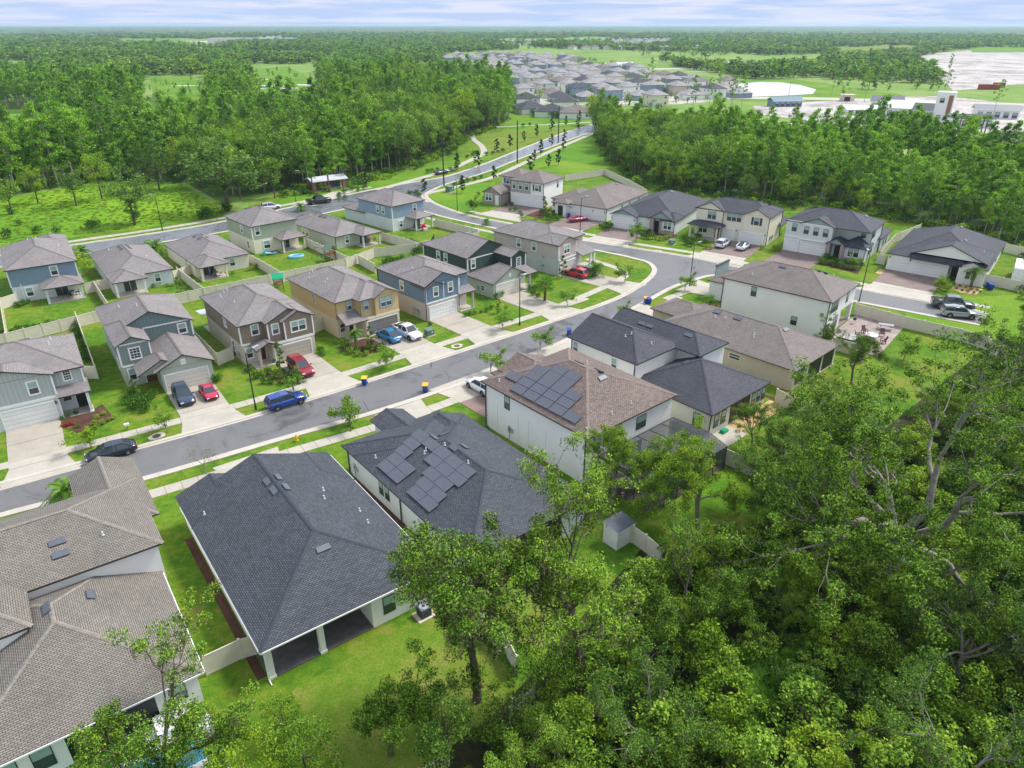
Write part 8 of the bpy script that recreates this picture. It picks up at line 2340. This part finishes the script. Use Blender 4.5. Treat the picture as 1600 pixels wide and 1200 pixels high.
# ---------------------------------------------------------------- the near trees, lower right and bottom
big_oak = tree_oak(501, H=14.5, spread_r=11.5, n_limb=9, leaf_s=.18, per_tip=125, depth=4, trunk_r=.6, tip_r=.64, fork=.34, lf='leaf_near', lean=.05, flat=.6)
big_oak2 = tree_oak(502, H=12.5, spread_r=11.5, n_limb=8, leaf_s=.185, per_tip=80, depth=4, trunk_r=.5, tip_r=.75, fork=.36, lf='leaf_near', lean=.1, flat=.6)
oaks = [tree_oak(510 + i, H=11.5, spread_r=[5.2, 6.2, 4.6, 5.6][i], n_limb=6, leaf_s=.175, per_tip=140, depth=3, trunk_r=.26, tip_r=.70, fork=[.45, .3, .5, .35][i], lf=['leaf_near', 'leaf_near_dark', 'leaf_near_lime', 'leaf_near'][i], moss=[.3, .15, 0, .1][i], bark=['bark_brown', 'bark_grey', 'bark_grey', 'bark_brown'][i]) for i in range(4)]
oaks += [tree_oak(530 + i, H=17.5, spread_r=4.6, n_limb=8, leaf_s=.17, per_tip=130, depth=3, trunk_r=.27, tip_r=.7, vine=16, fork=.56, lf='leaf_near', moss=.5, bark='bark_brown', lean=.05) for i in range(2)]
bushy = [tree_round(540 + i, H=7.5, cr=3.0, n=34, per=190, leaf_s=.18, lf=['leaf_near', 'leaf_near_lime', 'leaf_near_dark', 'leaf_near'][i], low=.05, r=.12) for i in range(4)]
thick = [tree_round(580 + i, H=7.5, cr=3.2, n=34, per=85, leaf_s=.33, lf=['leaf_near', 'leaf_near_lime', 'leaf_near_dark', 'leaf_near'][i], low=.02, r=.12) for i in range(4)]
slim = [tree_oak(560 + i, H=8.5, spread_r=2.6, n_limb=6, leaf_s=.17, per_tip=75, depth=3, trunk_r=.2, tip_r=.6, fork=.4, lf='leaf_near', bark='bark_mossy') for i in range(2)]
plant_tree(big_oak, 'live_oak', 'huge spreading live oak with twisting pale limbs, the dominant tree at right', 'tree', (30.41, 44.03), 1.0, .4)
plant_tree(big_oak2, 'live_oak', 'broad live oak reaching over the garden fences left of the giant live oak', 'tree', (25.01, 52.89), .55, 1.3)
plant_tree(big_oak2, 'live_oak', 'second spreading live oak against the right edge of the picture', 'tree', (51.28, 53.87), .7, 2.2)
NT = [((-2.33, 32.48), 4, .92, 'tall mossy oak leaning over the solar panel roof, left of two'), ((4.93, 32.98), 5, .95, 'tall oak over the solar panel house, right of two'), ((13.06, 52.89), 2, .74, 'bright green tree growing in front of the pool cage'), ((9.24, 53.87), 2, .68, 'light green tree at the rear of the white solar house'), ((16.42, 50.12), 2, .82, 'yellow green tree beside the pool cage fence'),
      ((13.15, 37.09), 3, .72, 'full oak in the thicket right of the mossy pair'), ((7.79, 28.13), 1, .62, 'dark oak at the bottom centre of the thicket'), ((0.73, 24.98), 3, .6, 'oak at the bottom centre edge left of the dark oak'), ((24.35, 50.12), 1, .72, 'small dark oak behind the picket section'), ((19.45, 40.20), 2, .45, 'bright tree left of the giant live oak trunk'), ((30.28, 34.28), 1, .7, 'dark oak at the right below the giant live oak'), ((34.62, 32.23), 3, .75, 'oak at the right edge low in the picture'), ((24.95, 25.35), 1, .7, 'oak at the bottom right corner'), ((58.56, 75.52), 1, .8, 'dark oak near the fence corner at the right'), ((45.40, 66.57), 0, .5, 'sparse oak between garden lawn and giant live oak'),
      ((42.29, 78.93), 0, .52, 'small sparse oak at the patio corner'), ((25.40, 63.95), 0, .42, 'slender oak leaning to the navy roofed house'), ((70.44, 86.53), 3, .85, 'oak at the far right edge by the street end'), ((32.48, 66.57), 3, .5, 'small oak behind the tan house garden'), ((33.53, 61.48), 1, .6, 'dark oak behind the garden fence line')]
for i, (q, k, s, lab) in enumerate(NT): plant_tree(oaks[k], 'oak_tree', lab, 'tree', q, s, i * 1.9)
for i, (q, k, s, lab) in enumerate([((-7.46, 28.55), 0, .8, 'small forked mossy tree on the brown lawn'), ((41.66, 86.53), 0, .6, 'small slim tree by the hot tub fence')]): plant_tree(slim[k], 'slim_tree', lab, 'tree', q, s, i + .5)
for i, (q, k, s, lab) in enumerate([((-17.91, 28.13), 0, .62, 'leafy tree over the taupe roof corner'), ((-12.19, 27.10), 3, .7, 'leafy tree before the charcoal house porch'), ((-14.56, 24.98), 1, .8, 'bright leafy tree at the bottom left'), ((-20.00, 25.35), 3, .75, 'leafy tree over the swimming pool'), ((-9.67, 24.26), 0, .6, 'leafy tree at the bottom edge beneath the brown lawn'), ((-0.40, 29.20), 0, .7, 'bushy tree beside the picket fence bend'), ((2.11, 32.23), 3, .85, 'bushy tree right of the picket fence bend')]):
    plant_tree(bushy[k], 'bushy_tree', lab, 'tree', q, s, i * 2.1)
for i, (q, k, s, lab) in enumerate([((-14.32, 29.87), 0, .5, 'low leafy tree against the charcoal house porch column'), ((-3.89, 28.13), 2, .85, 'dark bushy tree left of the lowest picket fence'), ((-22.38, 26.11), 1, .6, 'low bright tree by the taupe house windows')]):
    plant_tree(bushy[k], 'bushy_tree', lab, 'tree', q, s, i * 1.1)
plant_tree(oaks[3], 'oak_tree', 'wide loose oak overhanging the taupe roof at lower left', 'tree', (-19.11, 26.31), .8, 3.0)
# thicket of small trees, seen from above
JUNGLE = [(0.00, 29.87), (4.48, 35.37), (7.78, 40.20), (12.78, 45.94), (18.33, 46.74), (25.89, 52.89), (40.64, 63.95), (57.45, 78.93), (68.72, 86.53), (93.04, 95.40), (44.38, 27.71), (27.99, 18.39), (6.22, 18.39), (-3.47, 22.88)]
PALMETTO = [(15.82, 35.93), (20.04, 37.68), (22.38, 36.50), (19.12, 33.75), (16.49, 28.55), (13.62, 28.13), (15.06, 31.74)]
rj = np.random.default_rng(31)
jp = [p for p in fill(JUNGLE, 3.03, 31) if not inside(p[0], p[1], PALMETTO)]
for i, (x, y) in enumerate(jp):
    k = int(rj.choice(4, p=[.30, .36, .12, .22])); s = rj.uniform(.38, .8)
    plant_tree(thick[k], 'thicket_tree', 'small bushy tree crowded in the thicket at the lower right', 'tree', (x, y), s, rj.uniform(0, 6), 'thicket at the lower right', sz=s * rj.uniform(.6, .95))
pm_ = [palmetto_mesh(600 + i) for i in range(3)]
for i, (x, y) in enumerate(fill(PALMETTO, 1.5, 33)):
    plant_shrub(pm_[i % 3], 'palmetto_bush', 'fan leaved saw palmetto in the clearing of the thicket', (x, y), rj.uniform(.7, 1.2), rj.uniform(0, 6), 'saw palmettos in the thicket', 'palmetto')
pp = [(x, y, 0) for x, y in fill([(-5.87, 25.35), (-0.82, 30.78), (3.69, 37.09), (10.78, 46.74), (18.00, 47.55), (27.99, 55.38), (45.43, 70.83), (67.89, 90.79), (106.77, 100.40), (35.27, 17.86), (-6.13, 17.86)], 1.25, 35) if rj.random() < .8]
lu = [shrub_mesh(730 + i, 1.6, 1.0, 220, lf=['leaf_shrub', 'leaf_near_lime', 'leaf_near', 'leaf_near_dark'][i], s=.17) for i in range(4)]
scatter('thicket_undergrowth', 'low leafy undergrowth covering the thicket floor', 'undergrowth', lu, pp, [(s_, s_, s_) for s_ in rj.uniform(.5, 1.3, len(pp))], rj.uniform(0, 6, len(pp)), rj.integers(0, 4, len(pp)))
print('thicket', len(jp), len(pp))

# ---------------------------------------------------------------- the far subdivision
def far_house(i, w, d, floors, wallm, roofm, lab, loc, ang, group):
    key = ('far', w, d, floors, wallm, roofm)
    e = 3.0 * floors
    t = thing('distant_house', lab, 'house', loc, ang, group)
    if key not in MESHES:
        W, RF, G_, WN = MB(), MB(), MB(), MB()
        W.box(-w / 2, -d / 2, 0, w / 2, d / 2, e, wallm)
        W.box(-w / 2, -d / 2 - 1.6, 0, w * .05, -d / 2, 3.0 if floors == 1 else e, wallm)
        def hp(x0, y0, x1, y1, z, p=.45, o=.4):
            x0 -= o; x1 += o; y0 -= o; y1 += o; hh = (x1 - x0) / 2; zr = z + p * hh - p * o; z -= p * o; m_ = (x0 + x1) / 2
            if y1 - y0 < 2 * hh: hh = (y1 - y0) / 2; zr = z + p * hh
            ra, rb = y0 + hh, y1 - hh
            RF.slab([(x0, y1, z), (x0, y0, z), (m_, ra, zr), (m_, rb, zr)], .15, roofm, 'fascia_dark', 'soffit'); RF.slab([(x1, y0, z), (x1, y1, z), (m_, rb, zr), (m_, ra, zr)], .15, roofm, 'fascia_dark', 'soffit')
            RF.slab([(x0, y0, z), (x1, y0, z), (m_, ra, zr)], .15, roofm, 'fascia_dark', 'soffit'); RF.slab([(x1, y1, z), (x0, y1, z), (m_, rb, zr)], .15, roofm, 'fascia_dark', 'soffit')
        hp(-w / 2, -d / 2, w / 2, d / 2, e); hp(-w / 2 + .01, -d / 2 - 1.6, w * .05, d * .1, e - .01)
        G_.box(-w / 2 + .5, -d / 2 - 1.66, 0, -w / 2 + 5, -d / 2 - 1.6, 2.2, 'trim_white')
        MESHES[key] = (W.mesh('wall'), RF.mesh('roof'), G_.mesh('garage_door'))
    a, b, c = MESHES[key]
    link('wall', a, t); link('roof', b, t); link('garage_door', c, t)
    wm = window_meshes(1.1, 1.5, 1, 'trim_white', 'dark')
    for z in ([] if loc[1] > 560 else [1.0] if floors == 1 else [1.0, 4.0]):
        for (f, cc, at) in (('y-', -d / 2, w * .32), ('x-', -w / 2, -d * .2), ('x-', -w / 2, d * .25), ('x+', w / 2, 0), ('y+', d / 2, w * .2)):
            x, y = (at, cc) if f[0] == 'y' else (cc, at)
            o = link('window', wm[0], t, (x, y, z), FACE_RZ[f]); link('pane', wm[1], o)
    return t
rf = np.random.default_rng(21)
shingle('roof_pale', (0.30, 0.285, 0.29), (0.39, 0.375, 0.38), 0.5)
WALLS = ['wall_white', 'wall_white', 'wall_white', 'wall_offwhite', 'wall_mist', 'side_sky', 'side_steel', 'wall_cream', 'wall_beige', 'wall_grey', 'side_sage']
WN_ = {'wall_white': 'white', 'wall_offwhite': 'off white', 'wall_mist': 'pale grey', 'side_sky': 'sky blue', 'side_steel': 'steel blue', 'wall_cream': 'cream', 'wall_beige': 'beige', 'wall_grey': 'grey', 'side_sage': 'sage'}
# first line, hand placed
for i, (q, w, d, fl, wm_, rm, ang, lab) in enumerate([
    ((9.1, 383.7), 15, 13, 1, 'wall_white', 'roof_navy', 20, 'long white one story house with navy roof past the boulevard, leftmost of its line'),
    ((19.4, 369.6), 15, 13, 1, 'wall_white', 'roof_navy', -8, 'white one story house with navy roof in the first line, centre'),
    ((30.9, 364.2), 16, 13, 1, 'wall_white', 'roof_umber', -5, 'white one story house with grey brown roof in the first line, right'),
    ((8.1, 436.7), 14, 12, 1, 'wall_grey', 'roof_navy', 8, 'grey house with navy roof behind the first line, left'),
    ((29.4, 415.3), 14, 12, 1, 'wall_white', 'roof_navy', 0, 'white house with navy roof behind the first line, right'),
    ((89.7, 491.2), 13, 11, 2, 'side_steel', 'roof_pale', 4, 'steel blue two story house standing out in the far rows at right'),
    ((95.8, 613.3), 20, 14, 1, 'wall_white', 'roof_navy', 5, 'wide white gabled house with navy roof in the far rows'),
    ((117.6, 599.2), 13, 11, 2, 'wall_cream', 'roof_umber', 0, 'cream two story house beside the wide navy roof'),
    ((126.6, 526.3), 14, 12, 2, 'wall_white', 'roof_umber', 10, 'white two story house at the right end of the far rows')]):
    far_house(i, w, d, fl, wm_, rm, lab, q, R(ang), None)
SUB = [(-16.6, 496.0), (4.3, 422.2), (73.6, 415.3), (110.3, 436.7), (143.6, 468.8), (155.2, 515.8), (129.5, 599.2), (120.7, 694.5), (120.2, 787.7), (100.5, 941.0), (50.8, 1031.7), (0.0, 1072.9), (-87.9, 1072.9), (-82.2, 908.9), (-24.2, 733.1), (0.0, 628.0)]
ground_mat('estate_ground', [(0.36, (0.12, 0.24, 0.03)), (0.44, (0.2, 0.3, 0.07)), (0.5, (0.42, 0.40, 0.36)), (0.64, (0.52, 0.5, 0.46))], 0.03, 0.12, 1.0, amp=.6)
sheet('estate_ground', SUB, .07, 'estate_ground')
LAKE = [(73.4, 941.0), (157.0, 908.9), (137.0, 754.1), (97.0, 733.1), (65.9, 799.6)]
sheet('streets', [(-83.0, 1012.2), (-78.7, 957.8), (-6.6, 799.6), (0.0, 694.5), (8.2, 659.6), (10.9, 733.1), (0.0, 850.9), (-48.0, 975.3)], .12, 'dirt')
used_ = [Vector(q) for q in ((9.1, 383.7), (19.4, 369.6), (30.9, 364.2), (8.1, 436.7), (29.4, 415.3), (89.7, 491.2), (95.8, 613.3), (117.6, 599.2), (126.6, 526.3))]
ca, sa = math.cos(.22), math.sin(.22)
nh = 0
for j in range(-2, 40):
    off = (j // 2) * 60 + (j % 2) * 27
    for i in range(-30, 40):
        lx = i * 16.4 + rf.normal() * .8; ly = 330 + off + rf.normal() * 1.2
        x, y = lx * ca - ly * sa * .5 + 60, lx * sa + ly * ca
        if not inside(x, y, SUB) or inside(x, y, LAKE) or nh > 285: continue
        p = Vector((x, y))
        if any((p - u).length < 14 for u in used_[:9]) or rf.random() < .06: continue
        nh += 1
        wm_ = WALLS[int(rf.integers(0, 11))]; fl = 2 if rf.random() < .6 else 1
        rm = 'roof_pale' if rf.random() < .7 else ('roof_umber' if rf.random() < .6 else 'roof_navy')
        far_house(i, 10.5 if fl == 2 else 11.8, 14, fl, wm_, rm, '%s %s house with %s roof in the packed far subdivision' % (WN_[wm_], 'two story' if fl == 2 else 'one story', 'navy' if rm == 'roof_navy' else 'pale grey' if rm == 'roof_pale' else 'grey brown'), (x, y), .22 + (0 if j % 2 else math.pi) + rf.normal() * .03, 'houses of the far subdivision')
yard = [merged(tree_round(900 + i, H=5, cr=2.0, n=10, per=12, leaf_s=.8, lf=['leaf_oak', 'leaf_bright'][i])) for i in range(2)]
yp = [(x, y, 0) for x, y in fill(SUB, 13, 77)]
scatter('estate_trees', 'small garden trees among the far subdivision houses', 'trees', yard, yp, [(s_, s_, s_) for s_ in rf.uniform(.5, 1.2, len(yp))], rf.uniform(0, 6, len(yp)), rf.integers(0, 2, len(yp)))
# still farther: rows between 1000 and 1900 m
for i, q in enumerate([(-423.8, 879.0), (-404.3, 864.7), (-397.8, 879.0), (-371.4, 850.9), (-368.9, 879.0), (-424.1, 924.7), (-408.9, 924.7), (-388.6, 908.9)]):
    wm_ = ['wall_white', 'wall_mist', 'wall_offwhite'][i % 3]
    far_house(i, 14, 14, 1, wm_, 'roof_umber', '%s one story house with grey brown roof glimpsed through the left woods' % WN_[wm_], q, R(20 + i * 9), 'houses beyond the left woods')
pp_, sc2 = [], []
FARB = [(((-52.8, 1619.5)), ((224.2, 1722.0))), (((-14.9, 1838.1)), ((463.9, 1902.2))), (((97.0, 1486.5)), ((261.6, 1528.4))), (((112.1, 1373.5)), ((207.4, 1373.5))), (((235.2, 1339.5)), ((379.4, 1409.3))), (((-774.6, 2513.9)), ((-627.8, 2767.3))), (((-1502.2, 2767.3)), ((-1532.1, 3077.1))), (((249.1, 2044.6)), ((551.9, 2124.0)))]
hm = []
for i in range(4):
    m = MB(); m.box(-6, -6.5, 0, 6, 6.5, 5.2, ['wall_white', 'wall_mist', 'wall_cream', 'side_sky'][i]); o_ = .5
    rmn = 'roof_pale' if i != 2 else 'roof_umber'
    m.slab([(-6.5, 7, 5), (-6.5, -7, 5), (0, -1, 8), (0, 1, 8)], .15, rmn, 'fascia_dark', 'soffit'); m.slab([(6.5, -7, 5), (6.5, 7, 5), (0, 1, 8), (0, -1, 8)], .15, rmn, 'fascia_dark', 'soffit'); m.slab([(-6.5, -7, 5), (6.5, -7, 5), (0, -1, 8)], .15, rmn, 'fascia_dark', 'soffit'); m.slab([(6.5, 7, 5), (-6.5, 7, 5), (0, 1, 8)], .15, rmn, 'fascia_dark', 'soffit')
    hm.append(m.mesh('distant_house'))
for (a, b) in FARB:
    a, b = Vector(a), Vector(b); L = (b - a).length; n = int(L / 17)
    for i in range(n + 1):
        p = a + (b - a) * (i / max(n, 1))
        t = thing('distant_house', 'tiny pale house in the remote subdivision near the horizon', 'house', (p.x + rf.normal() * 3, p.y + rf.normal() * 8), rf.uniform(0, 6), 'houses of the remote subdivision', hm[int(rf.integers(0, 4))])
print('far houses', nh)

# clubhouse and sheds at the upper right
def hall(name, label, q, ang, w, d, e, roofm, wallm='wall_white', mono=False):
    t = thing(name, label, 'building', q, R(ang))
    m = MB(); m.box(-w / 2, -d / 2, 0, w / 2, d / 2, e, wallm); link('wall', m.mesh('wall'), t)
    m = MB()
    if mono: m.slab([(-w / 2 - .8, -d / 2 - .8, e + .1), (w / 2 + .8, -d / 2 - .8, e + .1), (w / 2 + .8, d / 2 + .8, e + 2.6), (-w / 2 - .8, d / 2 + .8, e + 2.6)], .3, roofm, 'trim_white', 'soffit')
    else:
        m.slab([(-w / 2 - .8, -d / 2 - .8, e), (w / 2 + .8, -d / 2 - .8, e), (w / 2 + .8, 0, e + d * .22), (-w / 2 - .8, 0, e + d * .22)], .3, roofm, 'trim_white', 'soffit'); m.slab([(w / 2 + .8, d / 2 + .8, e), (-w / 2 - .8, d / 2 + .8, e), (-w / 2 - .8, 0, e + d * .22), (w / 2 + .8, 0, e + d * .22)], .3, roofm, 'trim_white', 'soffit')
    link('roof', m.mesh('roof'), t)
    n = max(2, int(w / 3.2))
    wm = window_meshes(1.9, 2.2, 1, 'metal_dark', 'dark')
    for i in range(n):
        o = link('window', wm[0], t, (-w / 2 + (i + .5) * w / n, -d / 2, .6)); link('pane', wm[1], o)
    return t
hall('clubhouse', 'long white clubhouse with sloping pale roof at upper right', (193.1, 366.9), -32, 26, 14, 4.2, 'metal_roof')
hall('clubhouse', 'low grey roofed clubhouse wing left of the white tower', (198.4, 402.1), -32, 14, 12, 4.0, 'vent_metal')
hall('clubhouse', 'cream clubhouse wing with brown wall beside the tower', (196.3, 356.4), -32, 12, 9, 4.0, 'roof_slate', 'wall_cream', True)
t = thing('white_tower', 'square white tower of the clubhouse with brown panel', 'tower', (197.4, 346.5), R(-32))
m = MB(); m.box(-3.6, -3.2, 0, 3.6, 3.2, 12.5, 'wall_white'); link('wall', m.mesh('wall'), t)
m = MB(); m.box(1.2, -3.27, 3.5, 3.0, -3.2, 11.5, 'wood'); link('panel', m.mesh('panel'), t)
m = MB(); m.box(-3.7, -3.3, 12.5, 3.7, 3.3, 12.8, 'trim_white'); link('parapet', m.mesh('parapet'), t)
for z in (1.2, 8.4):
    o = link('window', wheel_mesh and window_meshes(1.6, 1.8, 1, 'metal_dark', 'dark')[0], t, (-1.2, -3.2, z)); link('pane', window_meshes(1.6, 1.8, 1, 'metal_dark', 'dark')[1], o)
hall('clubhouse', 'glazed pavilion with dark roof behind the row of palms', (199.6, 328.2), -10, 16, 8, 3.6, 'roof_slate', 'wall_white')
hall('clubhouse', 'white building with grey roof and brown gable at far right', (231.3, 361.6), -20, 18, 9, 4.0, 'vent_metal')
hall('warehouse', 'dark teal roofed shed in the construction lot', (148.9, 415.3), 8, 16, 8, 3.2, 'batten_blue', 'side_steel')
hall('warehouse', 'long grey roofed building cut by the right edge', (171.1, 249.1), -12, 16, 14, 5.0, 'roof_slate', 'wall_white')
hall('warehouse', 'white roofed shed left of the clubhouse', (176.2, 378.0), 5, 22, 7, 2.6, 'metal_roof')
m = MB(); m.box(-3.5, -2.5, 0, 3.5, 2.5, 3.4, 'wood_pale'); m.box(-2.2, -2.56, .2, 1.0, -2.5, 2.6, 'screen_black'); m.box(-3.7, -2.7, 3.4, 3.7, 2.7, 3.7, 'wood_pale')
thing('site_cabin', 'tan square cabin with a dark opening on the construction lot', 'cabin', (195.4, 444.3), R(-8), None, m.mesh('site_cabin'))
for q, lab, L_, an in (((327.1, 526.3), 'long rust red container on the sand site', 13, -4), ((344.2, 542.9), 'shorter brick red container behind the long one', 7, -4)):
    m = MB(); m.box(-L_ / 2, -1.6, 0, L_ / 2, 1.6, 3.4, 'rust_red')
    for i in range(int(L_ / .8)): m.box(-L_ / 2 + i * .8, -1.66, .1, -L_ / 2 + i * .8 + .4, -1.6, 3.2, 'rust_red')
    thing('shipping_container', lab, 'container', q, R(an), None, m.mesh('shipping_container'))
m = MB(); m.box(-20, -12, 0, 20, 12, 7, 'wall_offwhite'); m.box(-20.5, -12.5, 7, 20.5, 12.5, 7.6, 'metal_roof')
thing('warehouse', 'long low pale warehouse near the horizon at upper left', 'warehouse', (-626.3, 1902.2), 0, None, m.mesh('warehouse')).scale = (5, 2, 1.4)


# ---------------------------------------------------------------- pale humid air
m = MB(); m.box(-9000, -250, -1.0, 9000, 15900, 46.0, 'trim_white')
hz = bpy.data.materials.new('haze'); hz.use_nodes = True
nt = hz.node_tree
for n in list(nt.nodes):
    if n.type == 'BSDF_PRINCIPLED': nt.nodes.remove(n)
pv = nt.nodes.new('ShaderNodeVolumePrincipled')
pv.inputs['Color'].default_value = (0.66, 0.86, 1.0, 1)
pv.inputs['Density'].default_value = 0.000095
pv.inputs['Anisotropy'].default_value = 0.2
nt.links.new(pv.outputs[0], [n for n in nt.nodes if n.type == 'OUTPUT_MATERIAL'][0].inputs['Volume'])
me = m.mesh('haze'); me.materials.clear(); me.materials.append(hz)
link('haze', me, kind='stuff')
